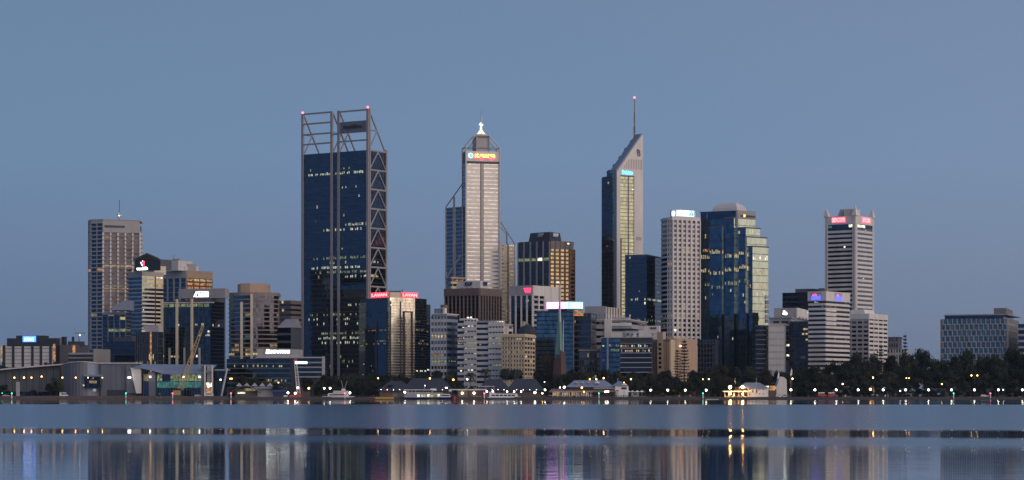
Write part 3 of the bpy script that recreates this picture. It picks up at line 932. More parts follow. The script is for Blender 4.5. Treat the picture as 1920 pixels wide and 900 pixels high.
# tower with the lit spire
t = Tower('office_tower', 'tall pale banded tower with a lit spire and glowing sign near its top', 867, 873, 937, 1950, 283, 75, body='brown_concrete')
D = 1950
F, G = t.fr, t.fl
n = 62
facade(t, F, Z(650, D), t.z(306), 46, 'tower_glass', 'white_tile', sp=.72, sd=.08, u0=1, u1=F.L - 1, lw=2.6, litm=('lit_dim', 'lit_dim', 'lit_warm'), rand=.004,
       lit=[(t.z(506), .05, .4, .6, 'lit_dim'), (t.z(516), 0, .9, .5, 'lit_dim'), (t.z(521), .05, .95, .85, 'lit_dim'), (t.z(529), .5, 1, .8, 'lit_warm'), (t.z(496), .1, .5, .3, 'lit_dim'), (t.z(450), .1, .9, .06, 'lit_dim')])
facade(t, G, Z(650, D), t.z(306), 46, 'blue_glass', 'blue_metal', sp=.3)
for px in (874, 903.5, 935.5):
    u = min(max(F.at(px), .7), F.L - .7)
    t.box('column', 'white_concrete', F.M(u - .5, u + .5, GZ, t.z(306), -.4, .7))
    for k in (-1, 1):
        if 2 < u + k * 1.3 < F.L - 2 or px == 903.5:
            t.box('slot', 'brown_panel', F.M(u + k * 1.05 - .3, u + k * 1.05 + .3, GZ, t.z(306), -.3, .3))
t.box('column', 'pale_metal', G.M(-.5, .6, GZ, t.z(276), -1, .5))
t.box('column', 'pale_metal', F.M(F.L - .6, F.L + .3, GZ, t.z(276), -1, 1.3))
t.box('column', 'pale_metal', F.M(-.3, .5, GZ, t.z(276), -1, 1.3))
t.box('dark_band', 'black_panel', F.M(1, F.L - 1, t.z(306.2), t.z(302), -.5, .4))
sg = t.box('sign', 'white_concrete', F.M(.6, F.L - .6, t.z(302), t.z(283), -.5, .7))
text(t, 'st.george', F, F.at(908.5), t.z(292.5), 5.2, 'neon_yellow', 17.5, .95, sg, .035)
text(t, 'st.george', F, F.at(908.8), t.z(292.9), 5.7, 'neon_red', 18.3, .78, sg, .075)
# star with a green heart
p = F.pt(F.at(882), t.z(291.5), 1.0)
v = [p + Vector((0, -.1, 0))]
for i in range(16):
    r = 2.6 if i % 2 == 0 else 1.7
    a = 2 * math.pi * i / 16
    v.append(p + Vector((F.u.x, F.u.y, 0)) * r * math.cos(a) + Vector((0, 0, r * math.sin(a))))
st = t.mesh('sign_star', 'neon_soft', v, [(0, i, i % 16 + 1) for i in range(1, 17)], sg)
t.ball('star_heart', 'neon_green', Matrix.Translation(p + Vector((0, -.1, 0))) @ Matrix.Diagonal((1.5, .25, 1.5, 1)), sg)
dd = G.L
cN = (F.pt(F.L / 2, 0, -dd / 2)).xy
s, s2_ = 11 / FOC * D, min(11 / FOC * D, dd * .42)
bx = [cN + Vector((a * F.u.x * s - b * F.n.x * s2_, a * F.u.y * s - b * F.n.y * s2_)) for a, b in ((-1, -1), (1, -1), (1, 1), (-1, 1))]
t.prism('crown', 'grey_concrete', bx, t.z(283) - .3, t.z(257))
t.prism('crown_cap', 'brown_concrete', bx, t.z(257), t.z(253), inset=-.3)
t.prism('crown_cap', 'pale_metal', bx, t.z(253), t.z(249.5), inset=-.2, top=1.5)
for i, c in enumerate(bx):
    t.rod('crown_column', 'steel_paint', (*(cN + (c - cN) * 1.12), t.z(283)), (*(cN + (c - cN) * 1.12), t.z(253)), .55)
cor = [F.pt(0, 0, 0).xy, F.pt(F.L, 0, 0).xy, F.pt(F.L, 0, -dd).xy, F.pt(0, 0, -dd).xy]
for i, c in enumerate(cor):
    bxx = bx[i]
    t.rod('strut', 'pale_metal', (*c, t.z(276)), (*(cN + (bxx - cN) * 1.1), t.z(252)), .42)
    t.rod('strut', 'steel_paint', (*c, t.z(276)), (*cor[(i + 1) % 4], t.z(276)), .3)
    t.rod('strut', 'steel_paint', (*((c + bxx) / 2), t.z(276)), (*(cN + (bxx - cN) * 1.1), t.z(262)), .25)
    t.rod('corner_post', 'steel_paint', (*c, t.z(283)), (*c, t.z(275)), .5)
# lit pyramid and needle
def frustum(name, m, x, y, z0, z1, r0, r1, k=8, parent=None):
    v = [(x + r * math.cos(2 * math.pi * (j + .5) / k), y + r * math.sin(2 * math.pi * (j + .5) / k), z) for r, z in ((r0, z0), (r1, z1)) for j in range(k)]
    return t.mesh(name, m, v, [(j, (j + 1) % k, k + (j + 1) % k, k + j) for j in range(k)] + [tuple(range(k))[::-1], tuple(range(k, 2 * k))], parent)
sx, sy = cN
frustum('spire_base', 'spire_light', sx, sy, t.z(249.5), t.z(241.5), 3.9, 1.2)
sp_ = frustum('spire', 'spire_light', sx, sy, t.z(241.5), t.z(227), 1.1, .6, 6)
frustum('spire', 'olive_glass', sx, sy, t.z(227), t.z(213), .5, .3, 6)
frustum('spire', 'steel_paint', sx, sy, t.z(213), t.z(203), .25, .08, 6)
for dz, dx in ((231, -1.2), (231.5, 1.2)):
    t.rod('spire_arm', 'pale_metal', (sx, sy - .2, t.z(dz)), (sx + dx, sy - .4, t.z(dz)), .15, sp_)
    t.ball('spire_lamp', 'lamp_small', sph(sx + dx, sy - .6, t.z(dz), .33), sp_)
# lower shoulders: bluish on the west, cream on the east
Lq = [P(835.5, D + 22), P(869, D + 6), P(869, D + 45), P(836, D + 45)]
t.prism('wall', 'dark_grey_panel', Lq, GZ, t.z(388), inset=.5)
H = Face(Lq[0], Lq[1])
facade(t, H, Z(650, D), t.z(387), 34, 'blue_glass', 'blue_metal', sp=.5, sd=.15)
t.prism('roof_slab', 'blue_metal', Lq, t.z(388), t.z(386), inset=-.2)
for px in (836.3, 851, 853.6, 868):
    t.box('column', 'pale_metal', H.M(H.at(px) - .38, H.at(px) + .38, GZ, t.z(385), -.3, .8))
def st_(a, b, m='steel_paint', r=.45): t.rod('strut', m, a, b, r)
st_(H.pt(H.at(836), t.z(385), .3), H.pt(H.at(868.5), t.z(342), .3))
st_(H.pt(H.at(852), t.z(387), .3), H.pt(H.at(852), t.z(366), .3), r=.8)
st_(H.pt(H.at(841), t.z(519), 2.5), H.pt(H.at(868), t.z(478), 2.5), 'pale_metal', .5)
st_(H.pt(H.at(841), t.z(519), 2.5), H.pt(H.at(841), t.z(508), 2.5), 'pale_metal', .4)
st_(H.pt(H.at(857), t.z(519), 2.5), H.pt(H.at(857), t.z(497), 2.5), 'pale_metal', .4)
Rq = [P(937, D + 10), P(967, D + 16), P(966, D + 50), P(937, D + 45)]
t.prism('wall', 'cream_concrete', Rq, GZ, t.z(458), inset=.5)
H = Face(Rq[0], Rq[1])
facade(t, H, Z(650, D), t.z(457), 28, 'pale_glass', 'cream_concrete', sp=.6, sd=.12, rand=.02, litm=('lit_dim',), lit=[(t.z(521), 0, 1, .6, 'lit_dim'), (t.z(511), 0, 1, .3, 'lit_dim')])
for px in (939, 952.5, 965.5):
    t.box('column', 'brown_panel' if px == 952.5 else 'white_concrete', H.M(H.at(px) - .5, H.at(px) + .5, GZ, t.z(456), -.3, .6))
st_(H.pt(H.at(938), t.z(414), .3), H.pt(H.at(966), t.z(457), .3))
st_(H.pt(H.at(950), t.z(457), .3), H.pt(H.at(950), t.z(434), .3), r=.7)
st_(H.pt(H.at(938), t.z(424), .3), H.pt(H.at(950), t.z(437), .3), r=.3)
t = Tower('office_block', 'low cream annex with warm-lit floors at the foot of the spire tower', 839, 846, 872, 1900, 521, 60, body='cream_concrete', roof='cream_concrete')
facade(t, t.fr, Z(640, 1900), t.z(523), 13, 'gold_glass', 'cream_concrete', sp=.5, lit=[(t.z(528), .1, 1, .9, 'lit_orange'), (t.z(534), .1, .6, .9, 'lit_dim')])
facade(t, t.fl, Z(640, 1900), t.z(523), 13, 'blue_glass', 'grey_concrete', sp=.5)

# brown ribbed block with a white roof sign
t = Tower('office_block', 'brown ribbed block with dark lettering on a sloped white roof box', 834, 899, 940, 1800, 541, 32, body='black_panel', inset=.7)
D = 1800
for F, cells in ((t.fl, 9), (t.fr, 8)):
    facade(t, F, Z(690, D), t.z(553), 18, 'black_glass', 'black_panel', sp=.12, sd=-.05, cells=cells, pier=.9, pd=.8, pierm='brown_concrete', rand=.006, litm=('lit_bright',))
    t.box('parapet', 'brown_panel', F.M(-.3, F.L + .3, t.z(554), t.z(540), -.8, .9))
    for i in range(14):
        t.box('parapet_panel', 'brown_panel', F.M(F.L * i / 14 + .15, F.L * (i + 1) / 14 - .15, t.z(553.6), t.z(540.6), .8, 1.05))
F = t.fl
a, b, c = F.at(856), F.at(902), 0
wb = [P(855, 1812), P(901, 1794 + 8), P(916, 1812), P(880, 1830)]
wq = t.prism('roof_sign', 'pale_metal', wb, t.z(540), t.z(526), top=1.0)
S = Face(wb[0], wb[1])
text(t, 'IOOF', S, S.at(879), t.z(531.5), 3.2, 'navy_paint', 6.2, .4, wq, .05)
S = Face(wb[1], wb[2])
text(t, 'IOOF', S, S.at(909.5), t.z(531), 3.2, 'navy_paint', 5.4, .4, wq, .05)
for i in range(3):
    t.box('plant_room', 'grey_concrete', F.M(F.L * (.45 + .15 * i), F.L * (.5 + .15 * i), t.z(540.2), t.z(538), -2, -.6))

# black tower with the gold grid side
t = Tower('office_tower', 'black pale-ribbed tower with a bronze and gold window grid on its right', 971, 1031, 1078, 1900, 451, 36, th2=54, body='black_panel', inset=.8)
D = 1900
F, G = t.fl, t.fr
facade(t, F, Z(640, D), t.z(452), 25, 'black_glass', 'black_panel', sp=.12, sd=-.05, cells=5, pier=1.1, pd=.8, pierm='steel_paint', rand=.012, litm=('lit_dim', 'lit_bright'), lit=[(t.z(486), 0, 1, .75, 'lit_green'), (t.z(486), .5, .8, .5, 'lit_bright')])
facade(t, G, Z(640, D), t.z(466), 23, 'gold_glass', 'bronze_panel', sp=.42, sd=.35, cells=5, pier=1.2, pd=.55, pierm='bronze_panel', rand=.02, litm=('lit_dim', 'lit_bright'))
t.box('parapet', 'dark_concrete', G.M(.2, G.L * .93, t.z(466.5), t.z(451.5), -.5, .5))
for i in range(5):
    t.box('pier', 'bronze_panel', G.M(G.L * i / 5.2, G.L * i / 5.2 + .9, t.z(466), t.z(451), -.2, .8))
    t.box('louvre', 'brown_concrete', G.M(G.L * i / 5.2 + 1.2, G.L * (i + 1) / 5.2 - .4, t.z(457), t.z(452.5), .3, .62))
t.box('lit_window', 'lit_bright', G.M(G.L * .68, G.L * .76, t.z(456.5), t.z(454), .4, .7))
cr = [P(991, 1917), P(1031, 1899), P(1053, 1917), P(1020, 1935)]
cw = t.prism('crown', 'black_panel', cr, t.z(451), t.z(434.5), top=1.2)
S = Face(cr[0], cr[1])
text(t, 'AMP', S, S.at(1014), t.z(439.6), 2.9, 'pale_metal', 6.6, .4, cw, .05, shear=.15)
S = Face(cr[1], cr[2])
text(t, 'AMP', S, S.at(1041), t.z(439.6), 2.9, 'white_paint', 9.5, .4, cw, .05)

# grey block with red W
t = Tower('office_block', 'grey block with a red W emblem over white-ribbed dark glass', 957, 999, 1047, 1720, 536, 30, body='grey_concrete', par=.3)
D = 1720
F, G = t.fl, t.fr
facade(t, F, Z(690, D), t.z(553), 14, 'deep_glass', 'black_panel', sp=.1, sd=-.05, cells=4, pier=1.1, pd=.8, pierm='white_concrete', rand=.01, litm=('lit_dim',))
t.box('lit_window', 'lit_warm', F.M(F.at(986), F.at(991), t.z(566), t.z(562), -.2, .1))
t.box('parapet', 'grey_concrete', F.M(-.2, F.L + .1, t.z(554), t.z(535), -.5, .6))
u1 = G.at(1020)
facade(t, G, Z(690, D), t.z(553), 14, 'dark_window', 'grey_concrete', sp=.4, cells=2, pier=1.2, pd=.7, pierm='white_concrete', u1=u1)
t.box('parapet', 'white_concrete', G.M(.1, u1, t.z(554), t.z(535), -.5, .5))
t.box('side_wall', 'white_concrete', G.M(u1, G.L, Z(690, D), t.z(534.5), -.6, .9))
for k in (.42, .95):
    t.box('joint', 'dark_concrete', G.M(u1 + (G.L - u1) * k - .15, u1 + (G.L - u1) * k + .15, Z(690, D), t.z(537), .8, .93))
S = F
w = [(S.at(983), S.at(987)), (S.at(988), S.at(991.5)), (S.at(992.5), S.at(996.5))]
zb, zt = t.z(548.5), t.z(540)
for i, (a, b) in enumerate(w):
    d = (1.3, 0, -1.3)[i]
    v = [S.pt(a, zt, .75), S.pt(a + d, zb, .75), S.pt(b + d * .4, zb, .75), S.pt(b, zt, .75)]
    v += [q + Vector((S.n.x, S.n.y, 0)) * .25 for q in v]
    t.mesh('emblem_stroke', 'neon_red', v, [(4, 5, 6, 7), (0, 1, 5, 4), (1, 2, 6, 5), (2, 3, 7, 6), (3, 0, 4, 7)])
t.box('sign_gleam', 'red_paint', F.M(F.at(961.5), F.at(968), t.z(559.5), t.z(557.5), -.1, .2))  # red strip painted on as a sign's reflection in the glass
t.box('sign_gleam', 'red_paint', F.M(F.at(966), F.at(970), t.z(563.5), t.z(561.5), -.1, .2))  # second red reflection, painted on likewise

# pale banded slab
t = Tower('office_block', 'pale grey office slab with blue right side, right of the neon-signed tower', 808, 838, 859, 1600, 589, 22, body='grey_concrete', roof='white_concrete')
D = 1600
facade(t, t.fl, GZ, t.z(592), 13, 'grey_glass', 'white_concrete', sp=.45, sd=.1, cells=5, pier=.7, pd=.3, pierm='grey_concrete', lit=[(t.z(628), 0, 1, 1, 'lit_warm'), (t.z(662.5), 0, .8, 1, 'lit_dim'), (t.z(680), 0, 1, 1, 'lit_green')], rand=.02)
facade(t, t.fr, GZ, t.z(592), 13, 'teal_glass', 'blue_metal', sp=.5, sd=.15, rand=.02, lit=[(t.z(680), 0, 1, .6, 'lit_green')])
t.box('stair_tower', 'white_concrete', t.fl.M(t.fl.L * .7, t.fl.L * .82, t.z(590), t.z(576), -5, -1))
t.box('chimney', 'brown_panel', t.fl.M(t.fl.L * .55, t.fl.L * .82, t.z(577), t.z(571), -6, -1.2))
t.box('plant_room', 'blue_metal', t.fl.M(1, t.fl.L * .55, t.z(590), t.z(578), -9, -3))
# white stepped apartment-like block
t = Thing('office_block', 'white stepped block with strip windows left of the cream stone block', 'building', X(890, 1580), 1580)
D = 1580
t.z = lambda y: Z(y, 1580)
def strip(fa, px0, px1, top, nfl, gm, sp, step, wm='white_concrete', cells=0, pier=0, lit=(), d=.0, rand=.05):
    facade(t, fa, GZ, t.z(top), nfl, gm, wm, sp=sp, sd=.2 + d, u0=fa.at(px0), u1=fa.at(px1), cells=cells, pier=pier, rand=rand, lit=lit, lw=1.6)
L1 = [(t.z(641), 0, 1, .8, 'lit_warm'), (t.z(651), 0, 1, .85, 'lit_warm'), (t.z(684), .2, .9, .4, 'lit_warm'), (t.z(699), .3, .8, .7, 'lit_bright'), (t.z(612), .2, .9, .5, 'lit_bright'), (t.z(633), .3, .9, .4, 'lit_warm')]
A = Face(P(858, 1590), P(946, 1576))
t.prism('wall', 'white_concrete', [P(858, 1590), P(946, 1576), P(946, 1600), P(858, 1612)], GZ, t.z(601), inset=.4)
for (p0, p1, top, sp, cells, dd) in ((858.2, 871, 600, .5, 0, .2), (871, 894, 599, .72, 4, .9), (894, 917, 604, .55, 0, .2), (917, 945.6, 602, .74, 5, 1.2)):
    strip(A, p0, p1, top, 14, 'dark_window', sp, 1, cells=cells, pier=.8 if cells else 0, lit=L1 if p0 < 880 or p0 > 910 else [], d=dd, rand=.03)
t.prism('attic', 'white_concrete', [A.pt(.5, 0, -1).xy, A.pt(A.at(884), 0, -1).xy, A.pt(A.at(884), 0, -12).xy, A.pt(.5, 0, -12).xy], t.z(602), t.z(596), top=.6)
t.box('attic', 'grey_concrete', A.M(A.at(895), A.at(932), t.z(604.5), t.z(601), -12, .1))
t.box('lit_window', 'lit_bright', A.M(A.at(873), A.at(876), t.z(596), t.z(593.5), -3, -2))
t.box('lit_window', 'lit_bright', A.M(A.at(879), A.at(881.5), t.z(596), t.z(593), -3, -2))
t = Tower('office_block', 'white block with small square windows behind the cream stone block', 930, 952, 961, 1600, 609, 20, body='white_concrete', roof='white_concrete')
facade(t, t.fl, GZ, t.z(611), 13, 'dark_window', 'white_concrete', sp=.6, cells=4, pier=2.4, rand=.06)
facade(t, t.fr, GZ, t.z(611), 13, 'dark_window', 'white_concrete', sp=.5, cells=1, pier=1.4)
t.box('plant_room', 'brown_panel', t.fl.M(6, t.fl.L - .5, t.z(609), t.z(606), -6, -1))
# cream stone block with square windows
t = Tower('stone_block', 'cream stone block with rows of square dark windows and arched ground floor', 941, 983, 1003, 1530, 629, 16, body='cream_stone')
D = 1530
facade(t, t.fl, t.z(707), t.z(633), 9, 'dark_window', 'cream_stone', sp=.42, cells=8, pier=1.1, pd=.25, rand=.02, lit=[(t.z(661), .2, .95, .6, 'lit_dim'), (t.z(634.5), .5, 1, .5, 'lit_warm')])
facade(t, t.fr, t.z(707), t.z(633), 9, 'dark_window', 'cream_stone', sp=.42, cells=4, pier=1.3, pd=.25, rand=.04)
t.prism('cornice', 'cream_stone', t.q, t.z(632), t.z(628), inset=-.7)
t.prism('cornice', 'cream_stone', t.q, t.z(628), t.z(626), inset=-.2)
for i in range(7):
    u = t.fl.L * (i + .5) / 8
    t.ball('arch', 'dark_window', t.fl.M(u - 2.0, u + 2.0, t.z(712), t.z(692), -.6, .6) @ Matrix.Scale(.5, 4))
# dark dome
t = Thing('domed_hall', 'dark domed roof rising behind the cream stone block', 'building', X(990, 1640), 1640)
D = 1640
frustum('wall', 'dark_grey_panel', X(989, D), D, GZ, Z(626, D), 7.8, 7.8, 12)
prof = [(7.9, 627), (7.0, 620), (5.2, 614), (2.8, 610.5), (1.0, 608.5)]
for (r0, y0), (r1, y1) in zip(prof, prof[1:]):
    frustum('dome', 'slate_roof', X(989, D), D, Z(y0, D), Z(y1, D), r0, r1, 12)
frustum('finial', 'steel_paint', X(989, D), D, Z(608.5, D), Z(604.5, D), 1.2, .2, 8)

# teal banded block with the big screen
t = Tower('office_block', 'teal banded block carrying a long glowing white and blue roof screen', 1006, 1075, 1078, 1600, 583, 3, body='dark_concrete')
D = 1600
F = t.fl
facade(t, F, GZ, t.z(584), 20, 'dark_teal_glass', 'teal_glass', sp=.72, sd=.1, rand=.008, litm=('lit_dim',))
t.box('parapet', 'dark_grey_panel', F.M(0, F.L, t.z(584.5), t.z(582), -.5, .3))
S = Face(P(1025, 1601), P(1064, 1597))
s2 = Face(P(1064, 1597), P(1093, 1603))
t.box('screen_housing', 'black_panel', S.M(0, S.L, t.z(579.3), t.z(566.2), -.9, -.1))
sg = t.box('screen', 'screen_white', S.M(0, S.L - .05, t.z(579), t.z(566.5), -.1, 0))
t.box('screen_base', 'navy_paint', S.M(1, S.L, t.z(582.5), t.z(579), -.8, -.1))
t.box('screen_housing', 'black_panel', s2.M(0.02, s2.L, t.z(579.2), t.z(565.8), -.9, -.12))
sg = t.box('screen', 'screen_blue', s2.M(0.05, s2.L, t.z(579), t.z(566), -.12, -.02))
t.box('screen_base', 'navy_paint', s2.M(.02, s2.L, t.z(581), t.z(579), -.8, -.1))
t.box('screen_image', 'neon_soft', s2.M(s2.L * .14, s2.L * .82, t.z(577), t.z(567.5), -.02, .05), sg)
t.box('screen_image', 'neon_soft', s2.M(s2.L * .3, s2.L * .7, t.z(575.5), t.z(569), .05, .1), sg)
t.box('screen_image', 'neon_pink', s2.M(s2.L * .55, s2.L * .66, t.z(575), t.z(573), .1, .14), sg)
t.box('screen_image', 'neon_yellow', s2.M(s2.L * .88, s2.L * .97, t.z(577.5), t.z(568), -.02, .06), sg)
t.box('screen_image', 'navy_paint', s2.M(s2.L * .84, s2.L * .88, t.z(577), t.z(573), -.02, .06), sg)
t.box('lit_room', 'lit_orange', B(X(1074.5, 1606), X(1094, 1606), 1605, 1608, Z(592, 1606), Z(581.5, 1606)))
t = Tower('office_block', 'black office block right of the teal banded block, below the big screen', 1074, 1108, 1118, 1615, 588, 8, body='black_panel', roof='dark_grey_panel')
facade(t, t.fl, GZ, t.z1, 14, 'deep_glass', 'black_panel', sp=.3, sd=.1, lit=[(t.z(603), 0, .3, .9, 'lit_dim')], rand=.006)
facade(t, t.fr, GZ, t.z1, 14, 'deep_glass', 'dark_grey_panel', sp=.4)
t = Tower('office_block', 'dark low block with lit windows and pale roof edge, right of the bell tower', 1086, 1124, 1130, 1560, 657, 6, body='dark_grey_panel', roof='grey_concrete')
facade(t, t.fl, GZ, t.z(661), 6, 'grey_glass', 'black_panel', sp=.3, cells=8, pier=.5, rand=.12, litm=('lit_cool', 'lit_dim', 'lit_dim', 'lit_orange'))

# bell tower: copper sails round a glass needle on a brick base
t = Thing('bell_tower', 'slender bell tower with green copper sails above a dark brick base', 'tower', X(1050, 1480), 1480)
D = 1480
bxs = X(1049, D)
frustum('base', 'red_brick', bxs, D, GZ, Z(672, D), 4.2, 2.9, 10)
def sail(side, m):
    v, f = [], []
    pts = [(712, 4.4, 4.8), (690, 3.8, 4.0), (665, 2.9, 3.0), (640, 2.15, 2.1), (610, 1.4, 1.3), (585, .85, .7), (572, .45, .3)]
    for (y, w, dp) in pts:
        for (a, b) in ((0.12, 1), (1, .35), (.9, -.6), (.1, -.7)):
            v.append((bxs + side * w * a, D - dp * b, Z(y, D)))
    for i in range(len(pts) - 1):
        for j in range(4):
            f.append((i * 4 + j, i * 4 + (j + 1) % 4, i * 4 + 4 + (j + 1) % 4, i * 4 + 4 + j))
    return v, f
v, f = sail(-1, 0)
v2 = [q for q in v if q[2] > Z(666, D)]
t.mesh('sail', 'copper_green', v2, [tuple(k - (len(v) - len(v2)) for k in q) for q in f if min(q) >= len(v) - len(v2)])
v, f = sail(1, 0)
t.mesh('sail', 'copper_green', v[8:], [tuple(k - 8 for k in q) for q in f if min(q) >= 8])
t.mesh('brick_wing', 'red_brick', [(bxs + 1, D - 5, GZ), (bxs + 5.2, D - 2, GZ), (bxs + 4, D + 1, GZ), (bxs + .6, D - 3, Z(656, D)), (bxs + 3.6, D - 1.4, Z(662, D)), (bxs + 3, D + 1, Z(662, D))], [(0, 1, 4, 3), (1, 2, 5, 4), (2, 0, 3, 5), (3, 4, 5)])
t.mesh('brick_wing', 'red_brick', [(bxs - .6, D - 5, GZ), (bxs - 5.4, D - 2, GZ), (bxs - 4, D + 1, GZ), (bxs - .4, D - 3.2, Z(664, D)), (bxs - 3.4, D - 1.4, Z(674, D)), (bxs - 3, D + 1, Z(674, D))], [(1, 0, 3, 4), (2, 1, 4, 5), (0, 2, 5, 3), (5, 4, 3)])
frustum('needle', 'pale_metal', bxs + .2, D - .3, Z(664, D), Z(535, D), 1.0, .55, 6)
frustum('needle_tip', 'steel_paint', bxs + .2, D - .3, Z(535, D), Z(519, D), .4, .08, 6)
frustum('edge_fin', 'pale_metal', bxs + 2.4, D - 1.6, Z(664, D), Z(600, D), .3, .2, 6)

# sail-topped tower with the mast
t = Thing('office_tower', 'white slant-topped tower with a tall mast and dark glass left side', 'building', X(1158, 1900), 1900)
D = 1900
q = corner(1128, 1156, 1205, D, 48, 58)
F, G = Face(q[0], q[1]), Face(q[1], q[2])
zz = lambda y: Z(y, D)
t.prism('wall', 'black_panel', q, GZ, zz(332), inset=1.2)
facade(t, F, Z(690, D), zz(330), 46, 'deep_glass', 'black_panel', sp=.1, sd=-.02, u1=F.at(1148), rand=.003)
facade(t, F, Z(690, D), zz(318), 46, 'olive_glass', 'black_panel', sp=.15, sd=-.02, u0=F.at(1148.4), u1=F.at(1151), rand=.05, litm=('lit_green', 'lit_dim'))
# the white slab: profile stands in the plane of the front wall
u = lambda px: G.at(px)
def slab(name, pts, d0, d1, m='white_concrete', parent=None):
    k = len(pts)
    v = [G.pt(a, b, d1) for a, b in pts] + [G.pt(a, b, d0) for a, b in pts]
    f = [tuple(range(k)), tuple(range(2 * k - 1, k - 1, -1))] + [(i, k + i, k + (i + 1) % k, (i + 1) % k) for i in range(k)]
    return t.mesh(name, m, v, f, parent)
ue = G.L
slab('slab', [(0, zz(322)), (0, zz(329.5)), (ue, zz(329.5)), (ue, zz(250)), (u(1203), zz(250))], -5, .5)
slab('slab', [(0, GZ), (u(1162.5), GZ), (u(1162.5), zz(329.5)), (0, zz(329.5))], -5, .5)
slab('slab', [(u(1188.5), GZ), (ue, GZ), (ue, zz(329.5)), (u(1188.5), zz(329.5))], -5, .5)
facade(t, G, Z(690, D), zz(330), 52, 'olive_glass', 'cream_concrete', sp=.3, sd=-.6, u0=u(1163), u1=u(1177), rand=.004, litm=('lit_bright',))
facade(t, G, Z(690, D), zz(330), 52, 'olive_glass', 'cream_concrete', sp=.3, sd=-.6, u0=u(1179.5), u1=u(1188.3), rand=.004, litm=('lit_bright',))
t.box('mullion', 'dark_concrete', G.M(u(1177), u(1179.5), GZ, zz(330), -1, -.1))
t.box('mullion', 'black_panel', G.M(u(1163.2), u(1165.5), GZ, zz(446), -1, .1))
t.box('lintel', 'dark_concrete', G.M(u(1162.5), u(1188.5), zz(330), zz(328), -.5, .9))
t.box('edge_band', 'blue_metal', F.M(F.at(1151.4), F.L, GZ, zz(318), -1, .3))
slab('sloping_cap', [(-.2, zz(323)), (0, zz(318)), (u(1203), zz(247)), (ue, zz(247)), (ue, zz(250)), (u(1203), zz(250.4))], -9, -.2, 'blue_metal')
for i in range(11):
    px = 1171 + 3.15 * i
    ytop = max(297, 322 - (px - 1157) * 1.55 + 8)
    t.box('flute', 'brown_concrete', G.M(u(px) - .22, u(px) + .22, zz(315.5), zz(ytop), .45, .56))
for i in range(4):
    t.box('flute', 'brown_concrete', G.M(u(1193 + 2.6 * i) - .3, u(1193 + 2.6 * i) + .3, zz(449), zz(442.5), .45, .56))
# stepped dark roof behind the slope
for i, (a, top) in enumerate(((1128, 332), (1137.5, 319), (1148.5, 307.5), (1159.5, 292.5), (1170, 277), (1181, 262.5))):
    e = D + 22 + 2 * i
    Q = [P(a, e), P(a + 11, e - 9), P(1197, D + 30), P(1194, D + 44), P(a + 8, D + 44)]
    t.prism('roof_step', 'deep_glass', Q, zz(334), Z(top, e) - 1.2)
    t.prism('roof_step_cap', 'dark_grey_panel', Q, Z(top, e) - 1.2, Z(top, e), inset=-.1, top=1.0)
# emblem: a cluster of petals
ec = G.pt(u(1196), zz(284), .6)
for i in range(5):
    for s in (-1, 1):
        a = (i - 2) * .24
        p = G.pt(u(1196) + s * (.75 + .35 * (i % 2)) + a, zz(279.2 + i * 2.5), .62)
        t.ball('emblem_petal', 'zinc_cladding', Matrix.Translation(p) @ Matrix.Rotation(s * .5, 4, 'Y') @ Matrix.Diagonal((1.15 - .1 * i, .12, .8, 1)))
sg = t.box('sign', 'white_concrete', G.M(u(1163), u(1188), zz(327), zz(318), .45, .55))
text(t, 'Deloitte', G, u(1175.5), zz(322.3), 3.4, 'neon_sky', 10.5, .7, sg, .035)
mx, my = X(1192, D), q[2].y + 5
mm = t.rod('mast', 'brown_concrete', (mx, my, zz(268)), (mx, my, zz(233)), .75)
t.rod('mast', 'brown_concrete', (mx, my, zz(233)), (mx, my, zz(205)), .5)
t.rod('mast', 'brown_concrete', (mx, my, zz(205)), (mx, my, zz(179)), .33)
for y, dx in ((208, .7), (214, -.6), (222, -.7), (235, -1), (235, 1)):
    t.rod('mast_aerial', 'pale_metal', (mx + dx, my, zz(y + 2.5)), (mx + dx, my, zz(y - 2.5)), .18, mm)
t.ball('beacon', 'beacon_red', sph(mx, my, zz(177.5), .75))

# dark blue slab
t = Tower('office_block', 'dark blue glass slab between the slant-topped tower and the white gridded tower', 1172, 1213, 1244, 1800, 478, 20, body='black_panel')
D = 1800
facade(t, t.fl, Z(690, D), t.z(479), 27, 'navy_glass', 'black_panel', sp=.12, sd=-.02, lw=1.5, rand=.01, litm=('lit_cool', 'lit_green'), lit=[(t.z(564), .2, 1, .75, 'lit_cool'), (t.z(600), .4, 1, .6, 'lit_green'), (t.z(571), .9, 1, .9, 'lit_bright'), (t.z(547), .6, .75, .9, 'lit_green')])
facade(t, t.fr, Z(690, D), t.z(479), 27, 'navy_glass', 'black_panel', sp=.12, sd=-.02, lw=1.5, rand=.01, litm=('lit_cool',), lit=[(t.z(564), 0, .9, .5, 'lit_cool'), (t.z(600), 0, .9, .5, 'lit_green')])
t.box('parapet', 'dark_grey_panel', t.fl.M(0, t.fl.L, t.z(480), t.z(477), -.6, .2))
t.box('parapet', 'dark_grey_panel', t.fr.M(0, t.fr.L, t.z(480), t.z(477), -.6, .2))

